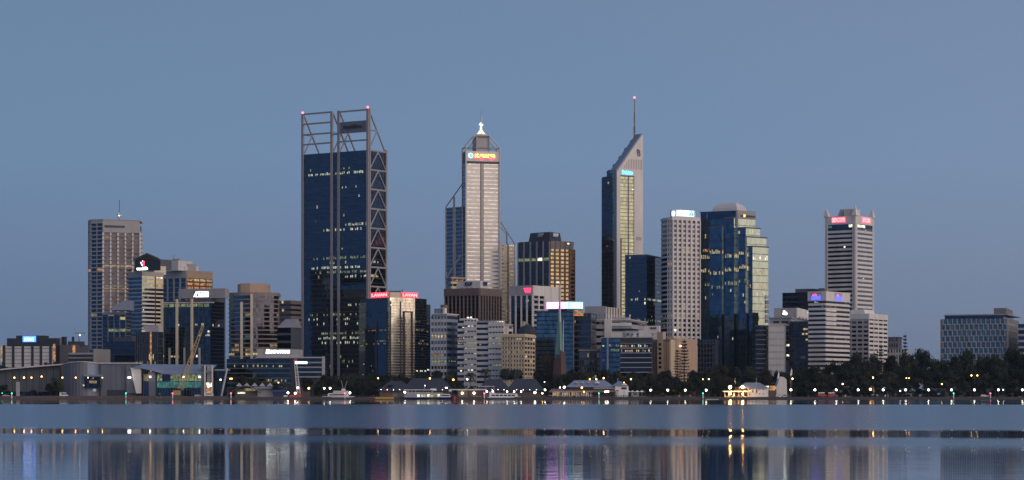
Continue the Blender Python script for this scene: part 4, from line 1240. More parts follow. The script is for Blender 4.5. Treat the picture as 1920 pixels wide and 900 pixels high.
# white gridded tower with the lit roof sign
t = Thing('office_tower', 'white gridded tower of square dark windows with a glowing roof sign', 'building', X(1262, 1780), 1780)
D = 1780
pts = [P(1240, 1800), P(1244, 1792), P(1252, 1784), P(1261, 1780), P(1313, 1794), P(1313, 1830), P(1242, 1830)]
t.prism('wall', 'grey_concrete', pts, GZ, Z(408, D), inset=.45)
zt, zb = Z(412, D), Z(412 + 8.86 * 27, D)
L = [(Z(591, D), 0, 1, .7, 'lit_dim'), (Z(609, D), 0, .4, .8, 'lit_orange'), (Z(618, D), 0, .2, .9, 'lit_bright')]
F = Face(pts[3], pts[4])
facade(t, F, zb, zt, 27, 'dark_window', 'white_concrete', sp=.42, sd=.1, cells=6, pier=1.75, pd=.75, rand=.02, litm=('lit_dim', 'lit_orange'), lit=L)
t.box('parapet', 'white_concrete', F.M(0, F.L, zt - .05, Z(405.5, D), -.5, .3))
t.box('base', 'white_concrete', F.M(0, F.L, GZ, zb, -.5, .2))
for i, (a, b) in enumerate(zip(pts[:3], pts[1:4])):
    G = Face(a, b)
    facade(t, G, zb, zt, 27, 'dark_window', 'white_concrete', sp=.42, sd=.3, cells=2 if i == 2 else 0, pier=1.1 if i == 2 else 0, pd=.5, rand=.02, litm=('lit_orange',), lit=L[:2])
    t.box('parapet', 'white_concrete', G.M(-.1, G.L + .1, zt - .05, Z(407, D), -.5, .5))
sb = t.box('roof_box', 'white_concrete', F.M(F.at(1271), F.at(1307), Z(408, D), Z(392, D), -10, -2))
S = Face(F.pt(F.at(1271), 0, -2).xy, F.pt(F.at(1307), 0, -2).xy)
sg = t.box('sign', 'neon_soft', S.M(0.2, S.at(1301), Z(404, D), Z(393, D), .1, .25))
text(t, 'ANZ', S, S.at(1281.5), Z(397.5, D), 3.4, 'neon_white', 8.0, .5, sg, .05)
cx_, cz_ = S.at(1295.5), Z(397.5, D)
for dx, dz, r, rz in ((0, 1.1, .8, .9), (-1.1, -.9, .9, 1.4), (1.1, -.9, .9, 1.4)):
    p = S.pt(cx_ + dx, cz_ + dz, .45)
    t.ball('sign_emblem', 'neon_blue' if dx else 'neon_sky', Matrix.Translation(p) @ Matrix.Diagonal((r, .12, rz, 1)), sg)
sg = t.box('sign', 'neon_soft', B(X(1261, D), X(1265.5, D), D + 6, D + 8, Z(404, D), Z(394, D)))
t.box('sign_panel', 'lamp_small', B(X(1261.5, D), X(1265, D), D + 5.8, D + 6, Z(402.5, D), Z(396, D)), sg)

# blue stepped tower: four nested blocks
t = Thing('office_tower', 'blue glass tower stepping down on its right under a white rounded cap', 'building', X(1378, 1790), 1790)
D = 1790
LT = [(455, .95, 0), (478, .8, 0), (505, .8, 0)]
def block(pl, pc, pr, dep, top, nm, lit=(), rn=.005):
    q = corner(pl, pc, pr, dep, 28, 49)
    t.prism('wall', 'black_panel', q, GZ, Z(top, dep), inset=.5)
    F, G = Face(q[0], q[1]), Face(q[1], q[2])
    n = int((Z(top, dep) - GZ) / 5.2)
    l = [(Z(y, dep), a, b, d, m) for (y, a, b, d, m) in lit]
    facade(t, F, GZ, Z(top, dep), n, 'blue_glass' if nm else 'blue_glass', 'deep_glass', sp=.14, sd=-.02, lw=1.5, lit=l, rand=rn, litm=('lit_cool', 'lit_dim'))
    facade(t, G, GZ, Z(top, dep), n, 'dawnlit_glass', 'deep_glass', sp=.1, sd=-.02, lw=1.5, lit=l, rand=rn, litm=('lit_dim',))
    t.prism('roof_slab', 'dark_grey_panel', q, Z(top, dep), Z(top, dep) + 1.0, inset=-.35)
    return q, F, G
glass('dawnlit_glass', (.25, .285, .235), rough=.035, var=.12)  # paler copy of the blue glass, dawn reflection put into its colour
RW = [(478, 0, 1, .9, 'lit_warm'), (506, 0, 1, .8, 'lit_warm'), (533, 0, 1, .55, 'lit_green')]
q, F, G = block(1314, 1382.8, 1416, 1790, 397, 1, RW + [(470, 0, .35, .6, 'lit_orange'), (442, .1, .25, .7, 'lit_warm'), (552, 0, .4, .6, 'lit_warm'), (523, .7, 1, .8, 'lit_cool')])
t.box('crown_band', 'steel_paint', G.M(0, G.L, Z(409, 1790), Z(395, 1790), -.6, .7))
t.box('slot', 'black_panel', G.M(G.L * .12, G.L * .97, Z(406.5, 1790), Z(402.5, 1790), .6, .85))
t.ball('lit_emblem', 'neon_yellow', Matrix.Translation(G.pt(G.L * .32, Z(404, 1790), .9)) @ Matrix.Diagonal((1.3, .3, 1.1, 1)))
t.box('crown_band', 'navy_glass', F.M(0, F.L, Z(408, 1790), Z(395, 1790), -.6, .4))
t.box('edge', 'grey_concrete', F.M(F.L - .9, F.L + .5, Z(425, 1790), Z(395, 1790), -.4, .8))
cap = [F.pt(F.at(1331), 0, -3).xy, F.pt(F.at(1379), 0, -3).xy, G.pt(G.at(1406), 0, -3).xy]
cap.append(cap[0] + cap[2] - cap[1])
zc = [Z(y, 1790) for y in (395.5, 388, 382, 378.5)]
for a, b, k0, k1 in ((0, 1, 0, .6), (1, 2, .6, 2.2), (2, 3, 2.2, 4.4)):
    t.prism('rounded_cap', 'pale_metal', cap, zc[a], zc[b], inset=k0, top=k1 - k0)
block(1358, 1376.3, 1382.3, 1788.43, 409, 0, RW)
block(1330, 1353.5, 1358.3, 1790.94, 426, 0, RW + [(470, 0, .8, .4, 'lit_orange')])
block(1384.5, 1398.5, 1425, 1787.69, 428, 0, RW + [(440, 0, 1, .6, 'lit_cool'), (551, .3, .8, .7, 'lit_cool')])
block(1398.6, 1400.5, 1437, 1787.90, 445, 0, RW + [(441, 0, 1, .5, 'lit_cool')])
q, F, G = block(1404.6, 1411, 1440.5, 1787.95, 463, 0, [(478, 0, 1, .6, 'lit_bright'), (506, 0, 1, .5, 'lit_warm'), (533, 0, .6, .6, 'lit_warm'), (551, .3, .8, .4, 'lit_cool')])
for i in range(6):
    t.box('side_balcony', 'navy_glass' if i % 2 else 'grey_concrete', G.M(G.L - 3.5, G.L, Z(560 + 9 * i, 1790), Z(553 + 9 * i, 1790), -.4, .4))
# dark strip block and podium
t = Tower('office_block', 'dark block with thin pale floor lines at the foot of the stepped tower', 1417, 1432, 1441, 1640, 611, 20, body='black_panel', roof='dark_concrete')
facade(t, t.fl, GZ, t.z1, 15, 'black_glass', 'brown_concrete', sp=.18, sd=.15)
facade(t, t.fr, GZ, t.z1, 15, 'black_glass', 'brown_concrete', sp=.18, sd=.15)
t = Tower('office_block', 'dark glass podium before the left of the stepped blue tower', 1308, 1342, 1348, 1640, 636, 8, body='black_panel')
facade(t, t.fl, GZ, t.z1, 12, 'dark_teal_glass', 'black_panel', sp=.2, cells=6, pier=.5, rand=.004)

# tan brick block
t = Tower('brick_block', 'pinkish brick block with small windows behind the tall pine tree', 1222, 1256, 1306, 1560, 638, 28, body='tan_brick')
D = 1560
t.box('stair_tower', 'tan_brick', t.fl.M(t.fl.at(1233), t.fl.at(1244), GZ, t.z(622), -4, .9))
for k in range(6):
    t.box('window', 'dark_window', t.fl.M(t.fl.at(1236), t.fl.at(1241), t.z(648 + 8.5 * k), t.z(643.5 + 8.5 * k), .6, .93))
facade(t, t.fl, GZ, t.z(640), 7, 'dark_window', 'tan_brick', sp=.5, cells=5, pier=2.2, pd=.3, u1=t.fl.at(1232))
facade(t, t.fl, GZ, t.z(640), 7, 'dark_window', 'tan_brick', sp=.5, cells=3, pier=2.0, pd=.3, u0=t.fl.at(1245))
t.box('side_wall', 'cream_stone', t.fr.M(.3, t.fr.L * .18, GZ, t.z(637), -.5, .5))
t.box('side_wall', 'tan_brick', t.fr.M(t.fr.L * .22, t.fr.L, GZ, t.z(634), -1.5, .3))
t.box('parapet', 'brown_panel', t.fl.M(0, t.fl.L, t.z(640), t.z(636), -2, .5))
t.box('plant_room', 'tan_brick', t.fr.M(t.fr.L * .2, t.fr.L * .7, t.z(638), t.z(632), -6, -1))
t.ball('wall_lamp', 'lamp_orange', sph(t.fr.pt(t.fr.at(1274), 0, .8).x, t.fr.pt(t.fr.at(1274), 0, .8).y, t.z(648), .5))

# pale jumble in the middle
t = Tower('office_block', 'pale block with narrow vertical openings left of the dark blue slab', 1097, 1136, 1166, 1700, 575, 24, body='grey_concrete')
D = 1700
t.box('parapet', 'grey_concrete', t.fl.M(0, t.fl.L, t.z(588), t.z(574), -.6, .3))
facade(t, t.fr, t.z(600), t.z(576), 1, 'brown_panel', 'white_concrete', sp=.4, cells=6, pier=1.4, pd=.4)
facade(t, t.fl, t.z(600), t.z(588), 1, 'black_panel', 'grey_concrete', sp=.15, cells=8, pier=1.6, pd=.3)
for k in range(6):
    t.box('window', 'brown_panel', t.fr.M(t.fr.L * (k + .25) / 6, t.fr.L * (k + .75) / 6, t.z(597.5), t.z(591), .3, .36))
t = Tower('office_block', 'low white stepped block with a lit strip below the vertical openings block', 1117, 1184, 1214, 1650, 600, 14, body='grey_concrete', roof='white_concrete')
D = 1650
F = t.fl
facade(t, F, GZ, t.z(603), 11, 'dark_window', 'grey_concrete', sp=.62, sd=.15, lit=[(t.z(614), .1, 1, .5, 'lit_green'), (t.z(615), .6, .95, .6, 'lit_warm')])
t.box('stair_tower', 'white_concrete', F.M(F.at(1134), F.at(1147), GZ, t.z(597), -4, 1.2))
t.box('attic', 'grey_concrete', F.M(F.at(1147), F.at(1178), t.z(601), t.z(595), -9, -1))
t.box('light_shelf', 'white_concrete', F.M(F.at(1147), F.L, t.z(611), t.z(605), -1, 1.0))
facade(t, t.fr, GZ, t.z(603), 11, 'grey_glass', 'grey_concrete', sp=.6)
t = Tower('office_block', 'white terraced block of plant rooms left of the pinkish brick block', 1146, 1222, 1240, 1610, 622, 8, body='grey_concrete')
D = 1610
F = t.fl
facade(t, F, GZ, t.z(640), 8, 'dark_window', 'grey_concrete', sp=.5)
for a, b, y0, y1, m in ((1147, 1166, 632, 623, 'white_concrete'), (1172, 1200, 630, 620, 'grey_concrete'), (1174, 1183, 632, 624, 'white_concrete'), (1186, 1194, 632, 624, 'white_concrete'), (1198, 1222, 634, 619, 'white_concrete'), (1208, 1236, 625, 611, 'white_concrete')):
    t.box('plant_room', m, F.M(F.at(a), F.at(b), t.z(y0), t.z(y1), -7 - rnd.random(), .3 + rnd.random() * .6))
for i in range(3):
    t.box('louvre', 'black_panel', F.M(F.at(1220 + 4 * i), F.at(1222.6 + 4 * i), t.z(617), t.z(613.5), .2, 1.1))
    t.box('window', 'grey_glass', F.M(F.at(1176 + 9 * i), F.at(1179.5 + 9 * i), t.z(628), t.z(625), .5, 1.2))
# glass block with a blue bay and striped lit floors
t = Tower('office_block', 'glass block with a blue corner bay and two lit floors above treetops', 1127, 1222, 1226, 1540, 633, 4, body='black_panel', roof='grey_concrete')
D = 1540
F = t.fl
facade(t, F, GZ, t.z(635), 12, 'blue_glass', 'navy_glass', sp=.25, sd=0, u1=F.at(1138), lit=[(t.z(648), 0, 1, 1, 'lit_cool'), (t.z(674), .3, 1, .9, 'lit_dim')])
t.box('edge_fin', 'blue_metal', F.M(F.at(1138), F.at(1141), GZ, t.z(633), -.5, 1))
facade(t, F, GZ, t.z(635), 12, 'teal_glass', 'navy_glass', sp=.3, sd=.05, u0=F.at(1141), u1=F.at(1163), lit=[(t.z(648), 0, 1, .8, 'lit_green'), (t.z(658), 0, 1, .8, 'lit_green')], lw=1.4)
facade(t, F, GZ, t.z(635), 12, 'black_glass', 'grey_concrete', sp=.16, sd=.3, u0=F.at(1163), lit=[(t.z(648), 0, 1, .5, 'lit_cool'), (t.z(658), 0, 1, .6, 'lit_warm'), (t.z(648), .1, .3, .7, 'lit_orange')], lw=1.4)
t.box('fascia', 'black_panel', F.M(F.at(1163), F.L, t.z(643), t.z(635), -.3, .5))

# ------------------------------------------------------------------ eastern group
t = Tower('office_block', 'black office block behind the two-signed striped block, left of the spiked tower', 1467, 1527, 1550, 1930, 548, 24, body='black_panel', par=.4)
facade(t, t.fl, GZ, t.z1, 20, 'deep_glass', 'black_panel', sp=.4, sd=.05)
t.box('plant_room', 'dark_concrete', t.fl.M(t.fl.L * .38, t.fl.L * .98, t.z(548.5), t.z(541), -12, -2))
t.box('plant_room', 'grey_concrete', B(X(1538, 1930), X(1548, 1930), 1932, 1944, Z(548, 1930), Z(540, 1930)))
t = Tower('office_block', 'grey block with a small glowing white emblem left of the striped block', 1450, 1494, 1524, 1720, 577, 16, body='grey_concrete')
D = 1720
F = t.fl
sg = t.box('sign', 'grey_concrete', F.M(F.at(1467), F.at(1481), t.z(591), t.z(580), .05, .35))
t.ball('sign_emblem', 'neon_white', Matrix.Translation(F.pt(F.at(1473.5), t.z(587.8), .5)) @ Matrix.Diagonal((2.4, .2, .95, 1)), sg)
t.ball('sign_emblem', 'neon_white', Matrix.Translation(F.pt(F.at(1471.5), t.z(584.5), .5)) @ Matrix.Rotation(.4, 4, 'Y') @ Matrix.Diagonal((1.2, .2, .7, 1)), sg)
G = t.fr
sg = t.box('sign', 'white_concrete', G.M(G.L * .55, G.L, t.z(596), t.z(577.5), -.1, .5))
t.ball('sign_emblem', 'neon_white', Matrix.Translation(G.pt(G.L * .8, t.z(587), .8)) @ Matrix.Diagonal((2.2, .6, 1.3, 1)), sg)
t.box('sign_gleam', 'neon_green', G.M(G.L * .68, G.L * .9, t.z(583), t.z(581), .5, .7), sg)
t.box('parapet', 'white_concrete', G.M(0, G.L * .55, t.z(596), t.z(577), -.5, .5))
for i in range(4):
    t.box('louvre', 'dark_concrete', G.M(G.L * (.1 + .22 * i), G.L * (.2 + .22 * i), t.z(598), t.z(593), .4, .62))
t = Tower('office_block', 'grey stair block with dark slots and lit windows beside the pale slab', 1441, 1484, 1492, 1680, 596, 10, body='grey_concrete', roof='grey_concrete')
D = 1680
F = t.fl
for a, b, y0, y1 in ((1450, 1461, 607, 601.5), (1465.5, 1478.5, 607, 601.5)):
    t.box('window', 'black_panel', F.M(F.at(a), F.at(b), t.z(y0), t.z(y1), -.3, .1))
for k in range(7):
    t.box('window', 'black_panel', F.M(F.at(1473), F.at(1479), t.z(618 + 9.6 * k), t.z(611 + 9.6 * k), -.3, .52))
    if k in (3, 5):
        t.box('lit_window', 'lit_bright', F.M(F.at(1475), F.at(1480), t.z(649 + 19 * (k == 5)), t.z(645.5 + 19 * (k == 5)), -.3, .56))
t = Tower('office_block', 'pale concrete slab with rows of tiny windows, standing right behind the trees', 1441, 1471, 1475, 1640, 608, 5, body='white_concrete', roof='white_concrete')
facade(t, t.fl, GZ, t.z(609), 11, 'brown_panel', 'white_concrete', sp=.68, cells=11, pier=.75, pd=.22, rand=.05, litm=('lit_dim',))
t = Tower('office_block', 'black block with paired lit windows tucked left of the two-signed striped block', 1480, 1517, 1524, 1660, 602, 6, body='black_panel')
D = 1660
F = t.fl
for px, py in ((1508, 617), (1513, 617), (1506, 626), (1513, 626), (1513, 637)):
    t.box('lit_window', 'lit_warm', F.M(F.at(px) - .8, F.at(px) + .8, t.z(py + 1.7), t.z(py - 1.7), -.1, .55))
facade(t, F, GZ, t.z(632), 10, 'black_glass', 'dark_grey_panel', sp=.2, cells=10, pier=.4)
facade(t, F, t.z(631), t.z(603), 6, 'black_glass', 'black_panel', sp=.3)
t.box('sign', 'white_concrete', F.M(F.at(1502), F.at(1510), t.z(672), t.z(668), .3, .7))

# two-signed striped block
t = Tower('office_block', 'striped block with blue neon signs under red arcs on both faces', 1516, 1548, 1592, 1620, 546, 34, body='grey_concrete', inset=.6)
D = 1620
for F, wm in ((t.fl, 'white_concrete'), (t.fr, 'white_concrete')):
    facade(t, F, GZ, t.z(564), 21, 'dark_window', wm, sp=.5, sd=.55, lw=1.9, rand=.015, litm=('lit_dim', 'lit_warm'), lit=[(t.z(574), .5, 1, .6, 'lit_green') if F is t.fl else (t.z(574), 0, .45, .8, 'lit_dim')] + ([(t.z(565), .3, .7, .9, 'lit_cool')] if F is t.fl else []))
    t.box('parapet', wm, F.M(-.4, F.L + .4, t.z(564), t.z(546), -.6, .6))
facade(t, t.fr, t.z(609), t.z(575), 4, 'pale_glass', 'white_concrete', sp=.5, sd=.56, u1=t.fr.L * .42)
for F, px, wd in ((t.fl, 1531, 7.5), (t.fr, 1570.5, 10.5)):
    uu = F.at(px)
    sg = t.box('sign', 'grey_concrete', F.M(uu - wd * .55, uu + wd * .55, t.z(561), t.z(548), .6, .7))
    text(t, 'citibank', F, uu, t.z(557), 3.4, 'neon_violet', wd, .85, sg, .02)
    v, f = [], []
    for i in range(13):
        a = math.pi * (.1 + .8 * i / 12)
        for r in (1.25, 1.85):
            v.append(F.pt(uu - wd * .13 + r * 1.15 * math.cos(a), t.z(555.6) + r * math.sin(a), .9))
    for i in range(12):
        f.append((2 * i, 2 * i + 1, 2 * i + 3, 2 * i + 2))
    t.mesh('sign_arc', 'neon_red', v, f, sg)

# spiked tower
t = Tower('office_tower', 'tall striped tower with pointed corner spikes and two red lettered signs', 1547, 1604, 1638, 1880, 404, 36, body='brown_concrete', inset=.7)
D = 1880
F, G = t.fl, t.fr
for Q, wm, gm in ((F, 'white_concrete', 'dark_window'), (G, 'white_concrete', 'grey_glass')):
    c = 2.6
    facade(t, Q, GZ, t.z(427), 38, gm, wm, sp=.52, sd=.1, u0=c, u1=Q.L - c, lw=2.0, rand=.004, litm=('lit_bright',))
    for a, b in ((0, c), (Q.L - c, Q.L)):
        t.box('corner_pier', wm, Q.M(a, b, GZ, t.z(403), -.8, .45))
    for a in (c * .5, Q.L - c * .5):
        t.box('pier_groove', 'dark_concrete', Q.M(a - .18, a + .18, GZ, t.z(420), .4, .48))
    t.box('parapet', wm, Q.M(c, Q.L - c, t.z(419.5), t.z(404), -.8, .3))
    t.box('window_band', 'deep_glass', Q.M(c, Q.L - c, t.z(427), t.z(419.5), -.5, 0))
t.box('lit_window', 'lit_bright', G.M(2.6, G.L * .52, t.z(425.5), t.z(420.5), -.2, .1))
t.box('lit_window', 'lit_bright', F.M(F.L - 6, F.L - 2.7, t.z(425.5), t.z(420.5), -.2, .1))
t.box('lit_window', 'lit_teal', F.M(F.L * .08, F.L * .22, t.z(425.5), t.z(421.5), -.2, .1))
t.box('lit_window', 'lit_bright', F.M(F.L * .62, F.L * .67, t.z(463.5), t.z(461), -.1, .15))
for c_, ys in ((t.q[0], 388), (t.q[1], 385), (t.q[2], 388), (t.q[3], 390)):
    cc = sum((Vector(p) for p in t.q), Vector((0, 0))) / 4
    d = (cc - c_).normalized()
    e1, e2 = Vector((F.u.x, F.u.y)), Vector((G.u.x, G.u.y))
    o = Vector(c_) + d * 1.6
    s = 2.3
    v = [(*(o + e1 * a * s + e2 * b * s), t.z(404)) for a, b in ((-1, -1), (1, -1), (1, 1), (-1, 1))]
    v += [(*(o - d * .5 + e1 * a * .25 + e2 * b * .25), t.z(ys)) for a, b in ((-1, -1), (1, -1), (1, 1), (-1, 1))]
    t.mesh('spike', 'white_concrete', v, [(i, (i + 1) % 4, 4 + (i + 1) % 4, 4 + i) for i in range(4)] + [(4, 5, 6, 7)])
t.prism('plant_room', 'grey_concrete', [F.pt(F.L * .3, 0, -5).xy, F.pt(F.L - 4, 0, -5).xy, G.pt(G.L * .6, 0, -6).xy, F.pt(F.L * .5, 0, -24).xy], t.z(405), t.z(390), top=1.5)
t.prism('plant_room', 'cream_concrete', [G.pt(G.L * .1, 0, -4).xy, G.pt(G.L * .5, 0, -4).xy, G.pt(G.L * .5, 0, -12).xy, G.pt(G.L * .1, 0, -12).xy], t.z(404), t.z(391))
t.rod('antenna', 'pale_metal', (X(1597, D), D + 14, t.z(390)), (X(1597, D), D + 14, t.z(381.5)), .25)
for Q, px, wd in ((F, 1572.5, 12.5), (G, 1622, 14.0)):
    uu = Q.at(px)
    sg = t.box('sign', 'grey_concrete', Q.M(uu - wd * .53, uu + wd * .53, t.z(415.5), t.z(406), .25, .34))
    text(t, 'amcom', Q, uu + .2, t.z(411), 3.6, 'neon_pink', wd * .92, .5, sg, .02)
    text(t, 'amcom', Q, uu + .2, t.z(411), 4.2, 'neon_red', wd * .99, .42, sg, .05)

# white annex to its right
t = Tower('office_block', 'white block with small windows at the right foot of the spiked tower', 1574, 1629, 1664, 1700, 589, 30, body='white_concrete', roof='white_concrete')
D = 1700
facade(t, t.fl, GZ, t.z(594), 18, 'dark_window', 'grey_concrete', sp=.5, sd=.1, cells=5, pier=1.0, pd=.3)
facade(t, t.fr, GZ, t.z(597), 18, 'dark_window', 'white_concrete', sp=.55, sd=.1, cells=4, pier=1.3, pd=.3)
for Q in (t.fl, t.fr):
    t.box('parapet', 'white_concrete', Q.M(0, Q.L, t.z(598), t.z(588), -.6, .4))
t.prism('plant_room', 'white_concrete', [t.fr.pt(0, 0, -3).xy, t.fr.pt(t.fr.L * .55, 0, -3).xy, t.fr.pt(t.fr.L * .5, 0, -15).xy, t.fr.pt(0, 0, -15).xy], t.z(588), t.z(580), top=1.2)
t = Tower('office_block', 'dark grey block half hidden by the slim pine', 1662, 1684, 1692, 1750, 633, 20, body='dark_grey_panel', roof='black_panel')
facade(t, t.fl, GZ, t.z1, 10, 'dark_window', 'dark_concrete', sp=.4, cells=5, pier=.8)
t = Tower('apartment_block', 'low pale block with balconies under the slim pine at right', 1664, 1700, 1708, 1650, 655, 10, body='grey_concrete')
facade(t, t.fl, GZ, t.z1, 8, 'dark_window', 'grey_concrete', sp=.45, cells=7, pier=.9, pd=.5, rand=.02)

# offset-grid council block at the far right
t = Tower('council_block', 'wide block with an offset honeycomb of sun hoods under a floating roof', 1763, 1888, 1909, 1800, 597, 12, body='dark_grey_panel', inset=.8)
D = 1800
nf = 10
ztop, zbot = t.z(597), t.z(597 + 11.1 * nf)
fh = (ztop - zbot) / nf
for F, nc in ((t.fl, 14), (t.fr, 6)):
    cw = F.L / nc
    for k in range(nf):
        zb = zbot + k * fh
        off = cw / 2 if k % 2 else 0
        for i in range(nc + (1 if off else 0)):
            a, b = max(0, i * cw - off), min(F.L, (i + 1) * cw - off)
            if b - a < .6:
                continue
            t.box('window', 'teal_glass', F.M(a + .5, b - .5, zb + .8, zb + fh - .3, -.4, 0))
            t.box('sun_hood', 'grey_concrete', F.M(a + .02, a + .6, zb + .2, zb + fh, -.3, 1.2))
        t.box('spandrel', 'grey_concrete', F.M(0, F.L, zb, zb + .8, -.4, .25))
t.prism('floating_roof', 'steel_paint', [t.fl.pt(3, 0, 1).xy, t.fl.pt(t.fl.L + 1, 0, 1).xy, t.fr.pt(t.fr.L, 0, 2).xy, t.q[3]], t.z(590.8), t.z(588.8))
t.prism('attic', 'deep_glass', t.q, t.z(597), t.z(590.8), inset=3)
t.prism('plant_room', 'dark_concrete', [t.fl.pt(t.fl.at(1862), 0, -4).xy, t.fl.pt(t.fl.L - 1, 0, -4).xy, t.fr.pt(t.fr.L - 1, 0, -4).xy, t.fl.pt(t.fl.at(1862), 0, -20).xy], t.z(589), t.z(577))
t = Tower('office_block', 'dark grey banded block cut by the right edge of the picture', 1909, 1955, 1990, 1780, 607, 14, body='dark_concrete')
facade(t, t.fl, GZ, t.z1, 12, 'deep_glass', 'grey_concrete', sp=.35, sd=.3)

# ------------------------------------------------------------------ waterfront buildings
def quad_prism(T, name, mat, pts, z0, z1, parent=None): return T.prism(name, mat, pts, z0, z1, parent=parent)
t = Thing('convention_centre', 'long low convention centre with curved roofs, slanting white pylon and lit hall', 'building', X(200, 1480), 1480)
D = 1470
# west hall under a rising wing roof
v, f = [], []
for i in range(11):
    a = i / 10
    px = -40 + 158 * a
    y = 697 - 15.5 * a ** .75
    for yy in (1474, 1500):
        v += [(X(px, D), yy, Z(y, D)), (X(px, D), yy, Z(y + 2.4, D))]
for i in range(10):
    b = i * 4
    f += [(b, b + 4, b + 6, b + 2), (b, b + 1, b + 5, b + 4), (b + 1, b + 3, b + 7, b + 5)]
f += [(40, 41, 43, 42)]
t.mesh('wing_roof', 'pale_metal', v, f)
F = Face(P(-40, 1478), P(113, 1478))
for i in range(12):
    px = -40 + 12.75 * i
    y = 698 - 15.5 * ((px + 46) / 158) ** .75
    t.box('wall_panel', 'dark_grey_panel', F.M(F.at(px) + .12, F.at(px + 12.75) - .12, GZ, Z(y, 1478), -3, rnd.uniform(-.05, .05)))
t.box('glazing', 'deep_glass', F.M(F.at(-40), F.at(113), GZ, GZ + 3.2, -.2, .25))
# drum-shaped centre
v, f = [], []
pts = []
for i in range(13):
    a = i / 12
    px = 118 + 74 * a
    pts.append((X(px, D), D - 7 * math.sin(a * math.pi), 682.5 - 4.2 * math.sin(a * math.pi)))
for i in range(12):
    (x0, y0, t0), (x1, y1, t1) = pts[i], pts[i + 1]
    t.mesh('drum_panel', 'zinc_cladding' if i < 8 else 'blue_metal', [(x0, y0, GZ), (x1 - .1, y1, GZ), (x1 - .1, y1, Z(t1, D)), (x0, y0, Z(t0, D)), (x0, y0 + 20, Z(t0, D)), (x1 - .1, y1 + 20, Z(t1, D))], [(0, 1, 2, 3), (3, 2, 5, 4)])
    t.mesh('roof_edge', 'pale_metal', [(x0, y0 - .6, Z(t0 + .9, D)), (x1, y1 - .6, Z(t1 + .9, D)), (x1, y1 - .6, Z(t1 - .5, D)), (x0, y0 - .6, Z(t0 - .5, D)), (x0, y0 + 12, Z(t0 - .6, D)), (x1, y1 + 12, Z(t1 - .6, D))], [(0, 1, 2, 3), (3, 2, 5, 4)])
# dark window bay in the drum
t.box('window_bay', 'deep_glass', B(X(163, D), X(193, D), D - 8.5, D - 2, Z(727, D), Z(706, D)))
t.box('window_hood', 'blue_metal', B(X(162, D), X(194.5, D), D - 9.5, D - 2, Z(706, D), Z(702.5, D)))
t.box('lit_window', 'lit_dim', B(X(172, D), X(186, D), D - 8.6, D - 8.4, Z(719, D), Z(714, D)))
t.box('lit_window', 'lit_cool', B(X(159.5, D), X(162.5, D), D - 8.6, D - 7, Z(724, D), Z(721, D)))
# east cladding block
for i in range(7):
    a, b = 191 + 9.6 * i, 191 + 9.6 * (i + 1)
    t.mesh('cladding_panel', 'zinc_cladding', [(X(a, D), D - 4, GZ), (X(b, D) - .12, D - 4, GZ), (X(b, D) - .12, D - 4, Z(681.5 + .25 * i, D)), (X(a, D), D - 4, Z(681.2 + .25 * i, D)),
           (X(a, D), D + 16, Z(680 + .25 * i, D)), (X(b, D), D + 16, Z(680 + .25 * i, D))], [(0, 1, 2, 3), (3, 2, 5, 4)])
t.box('roof_edge', 'pale_metal', B(X(190, D), X(260, D), D - 5, D + 14, Z(682, D), Z(680, D)))
t.box('door', 'black_panel', B(X(203, D), X(240, D), D - 4.3, D - 3.5, GZ, Z(731, D)))
def wedge(name, m, pts, y0, y1):
    k = len(pts)
    v = [(X(px, D), y0, Z(py, D)) for px, py in pts] + [(X(px, D), y1, Z(py, D)) for px, py in pts]
    return t.mesh(name, m, v, [tuple(range(k)), tuple(range(2 * k - 1, k - 1, -1))] + [(i, k + i, k + (i + 1) % k, (i + 1) % k) for i in range(k)])
wedge('pylon', 'white_concrete', [(259.5, 737.5), (268, 737.5), (268, 690), (249, 690)], D - 9, D - 5)
wedge('wall', 'zinc_cladding', [(240, 737.5), (259, 737.5), (249.5, 690), (240, 686)], D - 6.5, D - 4.2)
# swooping roof of the glass hall
v, f = [], []
n = 22
for i in range(n + 1):
    a = i / n
    px = 256 + 146 * a
    yt = 681.5 if px < 265 else 682 + 1.2 * a
    yb = 690 + 11.5 * min(1, max(0, (px - 266) / 45)) ** 1.3 - (4 * ((px - 330) / 72) ** 2 if px > 330 else 0)
    v += [(X(px, D), D + 14, Z(yt, D)), (X(px, D), D - 3, Z((yt + yb) / 2 + .5, D)), (X(px, D), D - 10, Z(yb - .5, D)), (X(px, D), D - 10, Z(yb + .6, D)), (X(px, D), D + 12, Z(yb + .4, D))]
for i in range(n):
    b = i * 5
    f += [(b + k, b + 1 + k, b + 6 + k, b + 5 + k) for k in range(4)]
t.mesh('swoop_roof', 'blue_metal', v, f, smooth=False)
H = Face(P(269, D - 6), P(380, D - 6))
for i in range(22):
    a, b = H.L * i / 22, H.L * (i + 1) / 22
    px = 269 + 111 * i / 22
    if not 282 < px < 294:
        t.box('window', 'lit_green' if (px > 316 or 294 < px < 303) else ('lit_dim' if px < 282 else 'deep_glass'), H.M(a + .12, b - .12, Z(714.5, D), Z(702, D), -.2, 0))
        t.box('window', 'lit_teal' if px > 294 else 'dark_teal_glass', H.M(a + .12, b - .12, Z(727, D), Z(715.8, D), -.2, 0))
        t.box('window', 'dark_teal_glass', H.M(a + .12, b - .12, GZ, Z(728, D), -.2, 0))
    t.box('mullion', 'dark_grey_panel', H.M(a - .1, a + .1, GZ, Z(701, D), -.25, .18))
for y in (715.2, 727.5):
    t.box('transom', 'teal_glass', H.M(0, H.L, Z(y + .6, D), Z(y - .6, D), -.25, .25))
for a, b, top in ((283, 295, 698), (380, 389.5, 686)):
    t.box('pillar', 'zinc_cladding', B(X(a, D), X(b, D), D - 9, D - 4, GZ, Z(top, D)))
